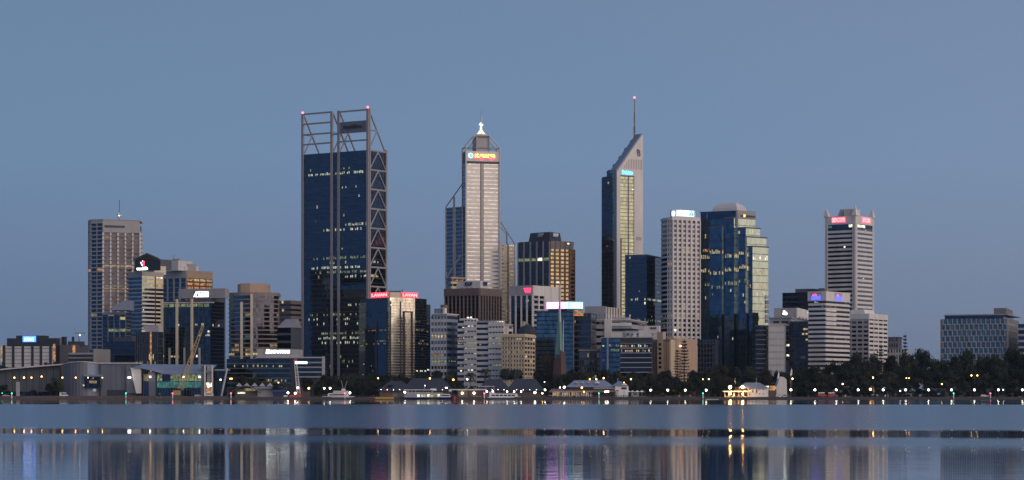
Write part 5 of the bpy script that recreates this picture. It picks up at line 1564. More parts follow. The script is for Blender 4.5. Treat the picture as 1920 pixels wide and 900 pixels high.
for px in (388, 402):
    t.box('fin_column', 'white_concrete', B(X(px - 1, D), X(px + 1, D), D - 11, D - 9, GZ, Z(685.5, D)))
t.box('end_frame', 'grey_concrete', B(X(391.5, D), X(400.9, D), D - 8, D - 3, Z(716, D), Z(686, D)))
t.box('lit_lobby', 'lit_bright', B(X(389, D), X(400, D), D - 6, D - 5, Z(726, D), Z(717.5, D)))
t.box('lit_lobby', 'lit_orange', B(X(389, D), X(400.5, D), D - 6, D - 5, GZ, Z(727, D)))
t.box('parapet', 'blue_metal', B(X(402, D), X(428, D), D, D + 10, Z(695, D), Z(692, D)))
t.box('glazing', 'dark_teal_glass', B(X(403, D), X(423, D), D + 1, D + 9, GZ, Z(695.2, D)))
for i in range(5):
    t.ball('lobby_lamp', 'lamp_small', sph(X((286, 348, 378, 249, 246)[i], D), D - 10.2, Z((707, 707, 707, 708, 708)[i], D), .5))
t.rod('leaning_mast', 'pale_metal', (X(420, D), D - 14, GZ), (X(431, D), D - 14, Z(691, D)), .55)

def hip(T, name, mat, x0, x1, y0, y1, z0, z1, ridge=.35):
    xm, ym = (x0 + x1) / 2, (y0 + y1) / 2
    r = (x1 - x0) / 2 * ridge
    v = [(x0, y0, z0), (x1, y0, z0), (x1, y1, z0), (x0, y1, z0), (xm - r, ym, z1), (xm + r, ym, z1)]
    return T.mesh(name, mat, v, [(0, 1, 5, 4), (1, 2, 5), (2, 3, 4, 5), (3, 0, 4), (3, 2, 1, 0)])
# dark hipped jetty sheds
for i, (a, b, y, rid, lb) in enumerate(((708, 778, 714, .3, 'dark pyramid-roofed jetty shed, westernmost of the row behind the ferries'), (752, 852, 709, .55, 'widest dark hip-roofed jetty shed behind the two-deck ferry'),
                                     (893, 960, 711, .4, 'dark hip-roofed jetty shed behind the white ferry'), (948, 1022, 710, .5, 'dark hip-roofed jetty shed between the white ferry and the bell tower'))):
    D = 1452 + 5 * (i % 2)
    t = Thing('jetty_shed', lb, 'shed', X((a + b) / 2, D), D, group='dark hip-roofed sheds along the jetty')
    hip(t, 'roof', 'slate_roof', X(a, D), X(b, D), D - 9, D + 9, Z(733, D), Z(y, D), rid)
    t.box('wall', 'brown_panel', B(X(a + 5, D), X(b - 5, D), D - 7, D + 7, GZ, Z(732.6, D)))
    for k in range(6):
        px = a + 6 + (b - a - 12) * k / 5
        t.box('post', 'timber', B(X(px, D) - .2, X(px, D) + .2, D - 8.4, D - 8, GZ, Z(733, D)))
        if k < 5:
            t.ball('eave_light', 'lamp_small', sph(X(px + 2, D), D - 9.2, Z(730.5, D) - .1 * (k % 3), .16))
# pavilion terminal
D = 1436
t = Thing('jetty_pavilion', 'old pavilion with blue-grey hipped roofs and a pink-lit arcade at the water', 'building', X(1110, D), D)
hip(t, 'roof', 'blue_metal', X(1060, D), X(1152, D), D - 10, D + 10, Z(726, D), Z(713, D), .62)
t.box('upper_wall', 'red_brick', B(X(1068, D), X(1150, D), D - 8, D + 8, Z(733, D), Z(725.8, D)))
t.box('upper_band', 'pale_metal', B(X(1112, D), X(1150, D), D - 8.4, D - 8, Z(729, D), Z(726.5, D)))
t.mesh('gable', 'white_paint', [(X(1114, D), D - 8, Z(718.6, D)), (X(1124.5, D), D - 8, Z(718.6, D)), (X(1119.3, D), D - 8, Z(714.2, D)), (X(1119.3, D), D + 1, Z(714.2, D))], [(0, 1, 2), (1, 3, 2), (0, 2, 3)])
for px in (1080, 1092, 1103):
    t.box('roof_vent', 'pale_metal', B(X(px, D) - .6, X(px, D) + .6, D - 7, D - 4, Z(718.5, D), Z(716.6, D)))
lowroof = [(X(1028, D), D - 14, Z(734.5, D)), (X(1152, D), D - 14, Z(734.5, D)), (X(1152, D), D - 6, Z(730, D)), (X(1034, D), D - 6, Z(729, D))]
t.mesh('verandah_roof', 'brown_panel', lowroof + [(x, y, z - .35) for x, y, z in lowroof], [(0, 1, 2, 3), (7, 6, 5, 4), (0, 4, 5, 1), (1, 5, 6, 2), (2, 6, 7, 3), (3, 7, 4, 0)])
for i in range(17):
    px = 1036 + 4.4 * i
    t.box('post', 'white_paint', B(X(px, D) - .15, X(px, D) + .15, D - 13.4, D - 13, GZ, Z(734.6, D)))
    if i < 16 and i % 4 != 3:
        t.box('lit_shopfront', 'lit_orange', B(X(px, D) + .3, X(px + 4.4, D) - .3, D - 9.2, D - 9, GZ + .8, Z(735.6, D)))
        if rnd.random() < .6:
            t.box('lit_window', 'lit_warm', B(X(px, D) + .4, X(px, D) + .9, D - 9.3, D - 9.1, GZ + .6, Z(736.5, D)))
t.box('back_wall', 'red_brick', B(X(1036, D), X(1150, D), D - 8.9, D - 4, GZ, Z(731, D)))
t.box('deck_rail', 'pale_metal', B(X(1028, D), X(1110, D), D - 16, D - 15.8, Z(741.5, D), Z(740.8, D)))
t.box('fascia', 'pale_metal', B(X(1036, D), X(1110, D), D - 14.2, D - 14, Z(735.2, D), Z(734.4, D)))
# turret house at its east end
t.box('house_wall', 'white_paint', B(X(1152, D), X(1177, D), D - 9, D + 7, GZ, Z(723.5, D)))
hip(t, 'house_roof', 'blue_metal', X(1147, D), X(1176, D), D - 10, D + 8, Z(723.6, D), Z(714.5, D), .15)
t.rod('finial', 'blue_metal', (X(1158, D), D, Z(716, D)), (X(1158, D), D, Z(709, D)), .25)
t.mesh('house_gable', 'white_paint', [(X(1163, D), D - 9.4, Z(722.6, D)), (X(1175.5, D), D - 9.4, Z(722.6, D)), (X(1169.5, D), D - 9.4, Z(717.5, D)), (X(1169.5, D), D - 2, Z(717.5, D))], [(0, 1, 2), (1, 3, 2), (0, 2, 3)])
t.box('window', 'dark_window', B(X(1164, D), X(1173.5, D), D - 9.2, D - 9, Z(730, D), Z(726.5, D)))
t.box('balcony', 'timber', B(X(1163, D), X(1176, D), D - 10, D - 9, Z(723.8, D), Z(722.8, D)))
t.mesh('porch', 'red_paint', [(X(1152, D), D - 11, Z(733.5, D)), (X(1160, D), D - 11, Z(733.5, D)), (X(1156, D), D - 11, Z(730.5, D)), (X(1156, D), D - 9, Z(730.5, D))], [(0, 1, 2), (1, 3, 2), (0, 2, 3)])
t.box('door', 'pale_metal', B(X(1154, D), X(1158.5, D), D - 11, D - 9, GZ, Z(733.6, D)))
# timber jetties
def jetty(label, p0, p1, D, step=4.2, depth=6, zt=1.35, rail=True):
    t = Thing('jetty', label, 'jetty', X((p0 + p1) / 2, D), D, 0)
    t.box('deck', 'timber', B(X(p0, D), X(p1, D), D, D + depth, zt - .35, zt))
    n = int((p1 - p0) / step)
    for i in range(n + 1):
        x = X(p0 + (p1 - p0) * i / n, D)
        t.rod('pile', 'timber', (x, D - .25, -1), (x, D - .25, zt + .95 + .3 * rnd.random()), .22)
        t.rod('pile', 'timber', (x, D + depth, -1), (x, D + depth, zt), .22)
    if rail:
        t.box('rail', 'dark_pole', B(X(p0, D), X(p1, D), D + .1, D + .2, zt + .95, zt + 1.05))
jetty('long dark timber jetty on many piles, right of the pavilion', 1152, 1322, 1412)
jetty('low jetty deck under the pavilion arcade', 1020, 1140, 1416, 7, 5, 1.3)
jetty('jetty deck behind the ferries and the brick kiosk', 745, 1018, 1413, 7.5, 6, 1.2)
jetty('pale landing stage between the red barge and the white yacht', 582, 706, 1413, 6.5, 4, 1.15)
# shade sails on the jetty
D = 1420
t = Thing('shade_canopy', 'row of pale peaked shade canopies on posts over the long jetty', 'canopy', X(1195, D), D)
for i, px in enumerate((1178, 1186, 1195, 1203.5)):
    x, z = X(px, D), Z(735, D)
    t.mesh('canopy_peak', 'white_paint', [(x - 1.5, D - 2, z), (x + 1.5, D - 2, z), (x + 1.5, D + 2, z), (x - 1.5, D + 2, z), (x, D, z + 1.1)], [(0, 1, 4), (1, 2, 4), (2, 3, 4), (3, 0, 4)])
    t.rod('post', 'pale_metal', (x, D, 1.2), (x, D, z + .4), .1)
t = Thing('ticket_booth', 'small grey booth on the long jetty beside the shade canopies', 'booth', X(1190, D), D)
t.box('wall', 'grey_concrete', B(X(1184, D), X(1197, D), D - 2, D + 2, 1.2, Z(736.5, D)))
t.box('window', 'dark_window', B(X(1187, D), X(1195, D), D - 2.1, D - 1.9, Z(740, D), Z(737.5, D)))
# boathouse with flood lamps
D = 1418
t = Thing('boathouse', 'white weatherboard boathouse on piles lit by orange floodlamps', 'building', X(1400, D), D, 0)
t.box('wall', 'white_paint', B(X(1400.5, D), X(1437, D), D - 10, D + 6, .75, Z(727.5, D)))
for k in range(9):
    z = .9 + (Z(728, D) - .9) * k / 9
    t.box('weatherboard', 'white_paint', B(X(1400.5, D) - .05, X(1437, D) + .05, D - 10.12, D - 10, z, z + .42))
hip(t, 'roof', 'blue_metal', X(1382, D), X(1438.5, D), D - 11, D + 7, Z(728, D), Z(717.5, D), .48)
for px, y0, y1, w in ((1408, 736, 729.5, .35), (1415, 737.5, 729.5, .35), (1421, 731, 729, .3), (1428, 731, 729, .3), (1402.5, 731, 729, .3), (1421, 739, 737.5, .3), (1428, 739, 737.5, .3), (1402.5, 741, 739, .3)):
    t.box('window', 'dark_window', B(X(px, D) - w, X(px, D) + w, D - 10.2, D - 10, Z(y0, D), Z(y1, D)))
for px in (1377.5, 1417):
    t.rod('flag_pole', 'pale_metal', (X(px, D), D - 3, Z(720, D)), (X(px, D), D - 3, Z(709, D)), .1)
t.box('verandah_roof', 'white_paint', B(X(1353.5, D), X(1404, D), D - 11, D - 2, Z(734.6, D), Z(733, D)))
t.box('verandah_wall', 'timber', B(X(1378, D), X(1400.5, D), D - 2, D + 4, 1.1, Z(727, D)))
for px in (1356, 1364, 1373, 1382, 1391, 1399):
    t.rod('verandah_post', 'white_paint', (X(px, D), D - 10.5, .9), (X(px, D), D - 10.5, Z(734, D)), .14)
t.box('deck', 'timber', B(X(1346, D), X(1440, D), D - 11.5, D + 6, .5, .75))
t.box('landing', 'pale_metal', B(X(1345, D), X(1372, D), D - 12.5, D - 9, .75, 1.0))
for i in range(16):
    x = X(1347 + 6 * i, D)
    t.rod('pile', 'timber', (x, D - 11, -1), (x, D - 11, .6), .3)
for i in range(9):
    x = X(1360 + 4.3 * i, D)
    t.box('lit_window', rnd.choice(('lit_orange', 'lit_warm', 'lit_dim')), B(x - .3, x + .35, D - 2.2, D - 2, 1.2, 1.9 + rnd.random()))
t.box('railing', 'white_paint', B(X(1356, D), X(1400, D), D - 11.2, D - 11.1, 1.5, 1.65))
for px, py, r in ((1365.5, 726, .8), (1388.8, 726, .7), (1366, 738.3, .4), (1389, 738.8, .34)):
    fl = t.rod('flood_pole', 'dark_pole', (X(px, D), D - 11.6, .7), (X(px, D), D - 11.6, Z(py, D)), .1)
    t.ball('flood_lamp', 'lamp_flood', sph(X(px, D), D - 12, Z(py, D), r), fl)
t = Thing('landing_stage', 'low white floating landing left of the boathouse', 'landing stage', X(1340, 1403), 1403, 0)
t.box('float', 'pale_metal', B(X(1324, 1403), X(1347, 1403), 1402, 1405, -.2, .28))
# pale house with pennants among the trees
D = 1452
t = Thing('house', 'pale steep-gabled house glowing orange at its left end, half hidden by trees', 'house', X(1466, D), D)
zz = lambda y: Z(y, D)
t.mesh('wall', 'white_concrete', [(X(1452, D), D, GZ), (X(1476, D), D, GZ), (X(1475, D), D, zz(712)), (X(1470, D), D, zz(707)), (X(1463, D), D, zz(706)), (X(1457, D), D, zz(722)),
       (X(1452, D), D + 12, GZ), (X(1476, D), D + 12, GZ), (X(1475, D), D + 12, zz(712)), (X(1470, D), D + 12, zz(707)), (X(1463, D), D + 12, zz(706)), (X(1457, D), D + 12, zz(722))],
       [(0, 1, 2, 3, 4, 5)] + [(i, i + 6, (i + 1) % 6 + 6, (i + 1) % 6) for i in range(6)])
t.box('lit_wall', 'lit_orange', B(X(1442, D), X(1454.5, D), D - 3, D - 2.6, zz(732), zz(723.5)))
for i in range(4):
    t.box('lit_window', 'lit_bright', B(X(1434 + 3.5 * (i % 2), D), X(1436.6 + 3.5 * (i % 2), D), D - 4, D - 3.7, zz(727 + 4.5 * (i // 2)), zz(723.6 + 4.5 * (i // 2))))
t.box('shopfront', 'timber', B(X(1432, D), X(1455, D), D - 2.5, D + 3, GZ, zz(723)))
for px, y0, y1, lb in ((1458, 710, 697, 'white pennant on a pole left of the pale gabled house'), (1482, 704, 690, 'white pennant on a pole right of the pale gabled house')):
    t = Thing('pennant', lb, 'flag', X(px, D), D)
    t.rod('pole', 'pale_metal', (X(px - 1, D), D - 4, GZ), (X(px, D), D - 4, zz(y1)), .1)
    t.mesh('cloth', 'white_paint', [(X(px, D), D - 4, zz(y1)), (X(px + .6, D) + .5, D - 4.2, zz(y1 + 4)), (X(px, D) + .5, D - 3.8, zz(y0)), (X(px - .6, D) - .5, D - 4, zz(y0)), (X(px, D), D - 4.25, zz((y0 + y1) / 2))], [(0, 4, 1), (1, 4, 2), (2, 4, 3), (3, 4, 0)])

# ------------------------------------------------------------------ trees
def foliage(name, c, v=.5):
    m, nt, b = nodes(name)
    g = N(nt, 'ShaderNodeNewGeometry')
    no = N(nt, 'ShaderNodeTexNoise')
    no.inputs['Scale'].default_value = .35
    no.inputs['Detail'].default_value = 4
    nt.links.new(g.outputs['Position'], no.inputs[0])
    oi = N(nt, 'ShaderNodeObjectInfo')
    mr = N(nt, 'ShaderNodeMapRange')
    mr.inputs[1].default_value, mr.inputs[2].default_value = .3, .7
    mr.inputs[3].default_value, mr.inputs[4].default_value = 1 - v, 1 + v
    nt.links.new(no.outputs[0], mr.inputs[0])
    mr2 = N(nt, 'ShaderNodeMapRange')
    mr2.inputs[3].default_value, mr2.inputs[4].default_value = .65, 1.35
    nt.links.new(oi.outputs['Random'], mr2.inputs[0])
    mu = N(nt, 'ShaderNodeMath', operation='MULTIPLY')
    nt.links.new(mr.outputs[0], mu.inputs[0])
    nt.links.new(mr2.outputs[0], mu.inputs[1])
    s = N(nt, 'ShaderNodeVectorMath', operation='SCALE')
    s.inputs[0].default_value = c
    nt.links.new(mu.outputs[0], s.inputs[3])
    nt.links.new(s.outputs[0], b.inputs['Base Color'])
    b.inputs['Roughness'].default_value = .75
    b.inputs['Specular IOR Level'].default_value = .2
    MATS[name] = m
foliage('leaf_dark', (.020, .028, .018))
foliage('leaf_green', (.028, .038, .020))
foliage('leaf_olive', (.037, .039, .025))
foliage('leaf_pine', (.022, .034, .026))
foliage('leaf_russet', (.044, .031, .025))
def leaf(v, f, p, n, s, r):
    n = n.normalized()
    a = n.orthogonal().normalized()
    b = n.cross(a)
    th = r.random() * 6.28
    a, b = a * math.cos(th) + b * math.sin(th), b * math.cos(th) - a * math.sin(th)
    k = len(v)
    v += [p - a * s, p + b * s * .55, p + a * s, p - b * s * .55]
    f.append((k, k + 1, k + 2, k + 3))
def round_crown(seed, mat, lobes=14, leaves=190, flat=.8):
    """unit tree: height 1 with crown between .22 and 1, radius about .5"""
    r = random.Random(seed)
    v, f = [], []
    L = []
    for i in range(lobes):
        a, h = r.random() * 6.28, r.random()
        rr = .36 * math.sqrt(r.random()) * (1.15 - .55 * h)
        L.append((Vector((rr * math.cos(a), rr * math.sin(a), .36 + .46 * h)), r.uniform(.12, .21)))
    for c, R_ in L:
        for j in range(leaves):
            d = Vector((r.gauss(0, 1), r.gauss(0, 1), r.gauss(0, 1))).normalized()
            k = R_ * (r.random() ** .35) * (1 + .25 * r.gauss(0, 1) * .6)
            p = c + Vector((d.x * k, d.y * k, d.z * k * flat))
            leaf(v, f, p, d + Vector((r.gauss(0, .6), r.gauss(0, .6), r.gauss(0, .6) + .3)), r.uniform(.018, .042), r)
    return mk('crown', v, f, mat)
def trunk_mesh(seed, h=.45):
    r = random.Random(seed)
    v, f = [], []
    def limb(a, b, r0, r1, k=6):
        d = (b - a).normalized()
        e = d.orthogonal().normalized()
        g = d.cross(e)
        n = len(v)
        for c, q in ((a, r0), (b, r1)):
            for j in range(k):
                t_ = 6.283 * j / k
                v.append(c + e * math.cos(t_) * q + g * math.sin(t_) * q)
        for j in range(k):
            f.append((n + j, n + (j + 1) % k, n + k + (j + 1) % k, n + k + j))
    top = Vector((r.uniform(-.03, .03), r.uniform(-.03, .03), h * .6))
    limb(Vector((0, 0, -.02)), top, .03, .021)
    for i in range(6):
        a = i * 1.05 + r.random() * .5
        e = top + Vector((math.cos(a) * .22, math.sin(a) * .22, r.uniform(.12, .4)))
        limb(top, e, .014, .005)
        limb(e * .6 + top * .4, e + Vector((r.uniform(-.12, .12), r.uniform(-.12, .12), .12)), .007, .003)
    return mk('trunk', v, f, 'bark')
def pine_crown(seed):
    r = random.Random(seed)
    v, f = [], []
    for i in range(17):
        h = .1 + .88 * i / 17
        R_ = .20 * (1 - (h - .1) / .95) ** .8 + .02
        for j in range(9):
            a = j * .698 + i * .37 + r.uniform(-.2, .2)
            q = R_ * r.uniform(.75, 1.12)
            d = Vector((math.cos(a), math.sin(a), 0))
            for k in range(16):
                s_ = (k + r.random()) / 16
                p = d * q * s_ + Vector((r.gauss(0, .006), r.gauss(0, .006), h - .05 * s_ + .055 * s_ * s_ + r.gauss(0, .005)))
                leaf(v, f, p, Vector((r.gauss(0, .5), r.gauss(0, .5), 1)), r.uniform(.010, .02), r)
    return mk('crown', v, f, 'leaf_pine')
def pine_trunk():
    n = 7
    v = [(q * math.cos(6.283 * j / n), q * math.sin(6.283 * j / n), z) for q, z in ((.016, -.02), (.011, .5), (.003, 1.0)) for j in range(n)]
    f = [(b + j, b + (j + 1) % n, b + n + (j + 1) % n, b + n + j) for b in (0, n) for j in range(n)]
    return mk('trunk', v, f, 'bark')
def palm_crown(seed):
    r = random.Random(seed)
    v, f = [], []
    for i in range(34):
        a = r.random() * 6.28
        up = r.uniform(-.5, 1.0)
        pv = None
        for k in range(6):
            s_ = k / 5
            p = Vector((math.cos(a) * .26 * s_, math.sin(a) * .26 * s_, .80 + up * .22 * s_ - .26 * s_ * s_))
            w = .05 * (1 - s_ * .8)
            sd = Vector((-math.sin(a), math.cos(a), 0)) * w
            dr = Vector((0, 0, -w * .7))
            cur = (p + sd + dr, p, p - sd + dr)
            if pv:
                b = len(v)
                v.extend(pv + cur)
                f += [(b, b + 1, b + 4, b + 3), (b + 1, b + 2, b + 5, b + 4)]
            pv = cur
    return mk('crown', v, f, 'leaf_olive')
CROWNS = {'d': [round_crown(i, 'leaf_dark') for i in range(3)], 'g': [round_crown(10 + i, 'leaf_green', 17, 160) for i in range(3)],
          'o': [round_crown(20 + i, 'leaf_olive', 12, 200, .7) for i in range(2)], 'r': [round_crown(30, 'leaf_russet', 10, 180)], 'p': [pine_crown(5), pine_crown(6)], 'm': [palm_crown(7), palm_crown(8)]}
TRUNKS = {'d': trunk_mesh(1), 'p': pine_trunk(), 'm': pine_trunk()}
def tree(px, top, D, w, kind, label, group=None, z=GZ):
    """w: crown width in photo pixels"""
    h = Z(top, D) - z
    x = X(px, D)
    o = Thing({'p': 'pine_tree', 'm': 'palm_tree'}.get(kind, 'tree'), label, 'tree', x, D, z, group)
    a = rnd.random() * 6.28
    ww = w / FOC * D
    k = {'p': ww / .40, 'm': ww / .5}.get(kind, ww / .98)
    M = Matrix.Translation((x, D, z)) @ Matrix.Rotation(a, 4, 'Z') @ Matrix.Diagonal((k, k, h, 1))
    o.add('crown', rnd.choice(CROWNS[kind]), M)
    o.add('trunk', TRUNKS.get(kind, TRUNKS['d']), M)
KIND = {'d': 'dark broad-crowned tree', 'g': 'dull green round tree', 'o': 'loose olive tree', 'r': 'russet tree'}
def row(lst, which, where, D0):
    for (px, top, w, k) in lst:
        tree(px, top, D0 + rnd.uniform(-14, 14), w, k, f'{KIND[k]}, {which} row, {near(px)}', f'{which} row of trees {where}')
E1 = 'east of the pale gabled house'
row([(1500, 684, 46, 'd'), (1527, 679, 50, 'd'), (1556, 674, 50, 'g'), (1588, 668, 50, 'd'), (1612, 651, 58, 'd'), (1642, 655, 46, 'g'), (1668, 660, 44, 'd'), (1702, 655, 52, 'd'), (1733, 650, 56, 'd'),
     (1765, 666, 48, 'g'), (1788, 662, 44, 'd'), (1815, 648, 50, 'd'), (1845, 660, 52, 'g'), (1872, 655, 54, 'd'), (1903, 648, 58, 'd'), (1940, 652, 60, 'd')], 'back', E1, 1560)
row([(1496, 700, 40, 'g'), (1520, 693, 44, 'd'), (1550, 690, 44, 'o'), (1578, 688, 44, 'd'), (1606, 684, 46, 'd'), (1632, 690, 42, 'g'), (1662, 684, 48, 'o'), (1690, 682, 46, 'd'), (1722, 684, 48, 'd'), (1752, 690, 46, 'd'),
     (1782, 686, 46, 'g'), (1812, 688, 48, 'd'), (1842, 690, 44, 'o'), (1872, 684, 48, 'd'), (1904, 686, 48, 'd'), (1936, 686, 48, 'd')], 'middle', E1, 1500)
row([(1490, 716, 34, 'd'), (1514, 712, 36, 'd'), (1541, 714, 30, 'o'), (1566, 711, 34, 'd'), (1592, 708, 36, 'd'), (1622, 712, 34, 'g'), (1650, 708, 36, 'd'), (1680, 711, 34, 'd'), (1712, 709, 36, 'd'), (1742, 712, 36, 'd'),
     (1772, 710, 34, 'd'), (1806, 711, 36, 'g'), (1838, 712, 36, 'd'), (1866, 710, 34, 'd'), (1898, 709, 38, 'd'), (1930, 711, 36, 'd')], 'front', E1, 1462)
E2 = 'behind the long jetty and the boathouse'
row([(1192, 693, 40, 'd'), (1215, 694, 40, 'g'), (1246, 690, 42, 'd'), (1300, 690, 42, 'd'), (1330, 686, 44, 'g'), (1352, 672, 40, 'o'), (1380, 682, 46, 'd'), (1408, 684, 46, 'd'), (1436, 688, 44, 'r'), (1466, 690, 44, 'd'), (1478, 694, 36, 'g')], 'back', E2, 1520)
row([(1198, 708, 36, 'g'), (1226, 706, 38, 'd'), (1255, 704, 38, 'd'), (1284, 708, 38, 'o'), (1312, 706, 36, 'd'), (1340, 700, 40, 'd'), (1370, 702, 40, 'r'), (1400, 700, 42, 'd'), (1428, 702, 40, 'd')], 'middle', E2, 1478)
row([(1210, 721, 32, 'd'), (1238, 720, 32, 'd'), (1266, 719, 34, 'd'), (1296, 720, 34, 'd'), (1326, 718, 34, 'd'), (1352, 716, 34, 'd'), (1378, 714, 34, 'd'), (1408, 713, 34, 'd')], 'front', E2, 1452)
E3 = 'between the black glass tower and the pavilion'
row([(614, 699, 40, 'd'), (640, 695, 44, 'o'), (668, 694, 46, 'r'), (700, 694, 44, 'g'), (728, 695, 44, 'g'), (757, 696, 42, 'd'), (790, 696, 42, 'd'), (822, 690, 40, 'd'), (848, 694, 38, 'd'), (1012, 690, 34, 'd'), (1030, 655, 36, 'r'), (1076, 690, 38, 'd'), (1100, 686, 40, 'o'), (1128, 686, 40, 'r'), (1158, 687, 44, 'o'), (1180, 700, 34, 'g')], 'back', E3, 1500)
row([(604, 712, 34, 'd'), (634, 710, 36, 'd'), (664, 709, 36, 'g'), (694, 711, 36, 'r'), (722, 712, 34, 'd'), (860, 712, 30, 'd'), (1070, 706, 34, 'd'), (1094, 706, 34, 'd'), (1140, 704, 36, 'd')], 'middle', E3, 1474)
row([(600, 718, 34, 'd'), (628, 719, 32, 'g'), (654, 717, 34, 'd'), (680, 718, 34, 'd'), (706, 718, 32, 'd'), (732, 719, 30, 'd'), (862, 722, 28, 'd'), (884, 722, 26, 'g'), (1022, 714, 30, 'd'), (1042, 700, 28, 'd'), (1056, 697, 26, 'd'), (1068, 696, 28, 'd'), (1090, 712, 32, 'd'), (1118, 710, 32, 'd'), (1146, 709, 32, 'd'), (1176, 710, 32, 'd'), ], 'front', E3, 1462)
row([(620, 702, 40, 'd'), (652, 700, 42, 'g'), (682, 701, 40, 'd'), (714, 700, 40, 'r'), (742, 702, 40, 'd'), (774, 704, 40, 'd'), (806, 703, 40, 'd'), (832, 704, 34, 'd')], 'inner', E3, 1488)
E4 = 'around the convention centre'
row([(8, 682, 50, 'd'), (72, 681, 32, 'd'), (92, 674, 34, 'd'), (104, 680, 28, 'd'), (452, 700, 40, 'r'), (474, 704, 36, 'd'), (500, 708, 34, 'o'), (576, 706, 32, 'd')], 'back', E4, 1510)
row([(106, 706, 44, 'g'), (96, 718, 30, 'd'), (6, 718, 26, 'd'), (520, 718, 26, 'd')], 'front', E4, 1448)
tree(1283, 632, 1500, 32, 'p', 'tall dark pine standing in front of the pinkish brick block')
tree(1270, 651, 1490, 26, 'p', 'shorter pine at the left foot of the tallest pine')
tree(1697, 621, 1600, 20, 'p', 'slim tiered pine rising above the trees right of the white annex')
tree(1434, 664, 1560, 18, 'p', 'small thin pine in front of the pale concrete slab with tiny windows')
tree(1652, 643, 1560, 26, 'p', 'small pine poking above the trees in front of the white annex')
tree(910, 681, 1480, 22, 'm', 'palm in front of the white stepped block with strip windows')
tree(948, 680, 1490, 26, 'm', 'palm at the left front of the cream stone block')
tree(970, 682, 1485, 26, 'm', 'palm before the middle of the cream stone block')
tree(882, 690, 1470, 20, 'm', 'palm beside the lit white lamp left of the white stepped block')
tree(536, 716, 1450, 16, 'm', 'small palm left of the lattice crane')
tree(842, 694, 1470, 22, 'm', 'palm left of the orange lamp pole by the jetty sheds')

def shrub(px, top, D, w, kind):
    h = (Z(top, D) - GZ) * 1.35
    x = X(px, D)
    o = Thing('shrub', f'low dark shrub on the foreshore lawn, {near(px)}', 'shrub', x, D, GZ, 'low shrubs along the foreshore')
    k = w / FOC * D / .98
    o.add('crown', rnd.choice(CROWNS[kind]), Matrix.Translation((x, D, GZ - .3 * h)) @ Matrix.Rotation(rnd.random() * 6.28, 4, 'Z') @ Matrix.Diagonal((k, k * .7, h, 1)))
for i in range(50):
    shrub(1184 + 15.4 * i + rnd.uniform(-4, 4), rnd.uniform(723, 732), 1476 + rnd.uniform(-8, 40), rnd.uniform(24, 36), rnd.choice('ddg'))
for i in range(12):
    shrub(600 + 13 * i + rnd.uniform(-4, 4), rnd.uniform(724, 731), 1476 + rnd.uniform(-8, 20), rnd.uniform(22, 32), rnd.choice('ddg'))
for i in range(7):
    shrub(1018 + 13 * i, rnd.uniform(722, 730), 1472, 28, 'd')
for px in (2, 60, 84, 100, 440, 500, 512, 526):
    shrub(px, rnd.uniform(727, 733), 1458, 26, 'd')
row([(1500, 700, 46, 'd'), (1540, 696, 50, 'd'), (1582, 690, 50, 'd'), (1630, 682, 52, 'd'), (1676, 680, 52, 'd'), (1718, 678, 52, 'd'), (1756, 682, 50, 'd'), (1796, 680, 52, 'd'), (1832, 678, 52, 'd'), (1866, 680, 52, 'd'), (1906, 676, 54, 'd')], 'rearmost', E1, 1610)
row([(1188, 705, 44, 'd'), (1228, 704, 44, 'd'), (1270, 702, 44, 'd'), (1316, 704, 44, 'd'), (1362, 698, 44, 'd'), (1420, 700, 44, 'd'), (1452, 700, 40, 'd')], 'rearmost', E2, 1545)

# ------------------------------------------------------------------ cranes
def lattice(T, name, mat, a, b, w0, w1, n, r):
    a, b = Vector(a), Vector(b)
    d = (b - a).normalized()
    e = Vector((0, 1, 0))
    s = d.cross(e).normalized()
    def c(k, t_):
        w = w0 + (w1 - w0) * t_
        return a.lerp(b, t_) + (s * ((-1, 1, 1, -1)[k]) + e * ((-1, -1, 1, 1)[k])) * w / 2
    for k in range(4):
        T.rod(name, mat, c(k, 0), c(k, 1), r)
    v, f = [], []
    for i in range(n):
        for k in range(4):
            p, q = c(k, i / n), c((k + 1) % 4, (i + 1) / n)
            M = rod(p, q, r * .7)
            bse = len(v)
            v += [M @ (Vector(x) * 1.6) for x in ((-.5, -.5, -.31), (.5, -.5, -.31), (0, .5, -.31), (-.5, -.5, .31), (.5, -.5, .31), (0, .5, .31))]
            f += [tuple(bse + j for j in q_) for q_ in ((0, 1, 4, 3), (1, 2, 5, 4), (2, 0, 3, 5))]
    o = T.mesh('lacing', mat, v, f)
    o['kind'] = 'stuff'
D = 1440
t = Thing('crane', 'yellow lattice crawler crane with its boom leaning over the glass hall', 'crane', X(338, D), D)
lattice(t, 'boom_chord', 'crane_yellow', (X(338, D), D, Z(730, D)), (X(381, D), D, Z(609, D)), 3.0, 1.2, 20, .17)
t.box('cab', 'crane_yellow', B(X(325, D), X(338, D), D - 2, D + 2, GZ + 1, GZ + 4))
t.box('track', 'dark_pole', B(X(322, D), X(342, D), D - 2.6, D - 1.6, GZ, GZ + 1))
t.box('track', 'dark_pole', B(X(322, D), X(342, D), D + 1.6, D + 2.6, GZ, GZ + 1))
t.rod('stay', 'dark_pole', (X(326, D), D, GZ + 4), (X(380, D), D, Z(611, D)), .07)
D = 1409
t = Thing('crane', 'pale lattice crane with a glowing white board on the red barge', 'crane', X(560, D), D, 1)
lattice(t, 'mast_chord', 'pale_metal', (X(560.5, D), D, 2.2), (X(553.5, D), D, Z(675, D)), 1.9, 1.3, 14, .16)
t.box('head', 'red_paint', B(X(551, D), X(557, D), D - .6, D + .6, Z(676.5, D), Z(672, D)))
sg = t.box('board', 'neon_white', B(X(554, D), X(576, D), D - .9, D - .7, Z(682, D), Z(677.8, D)))
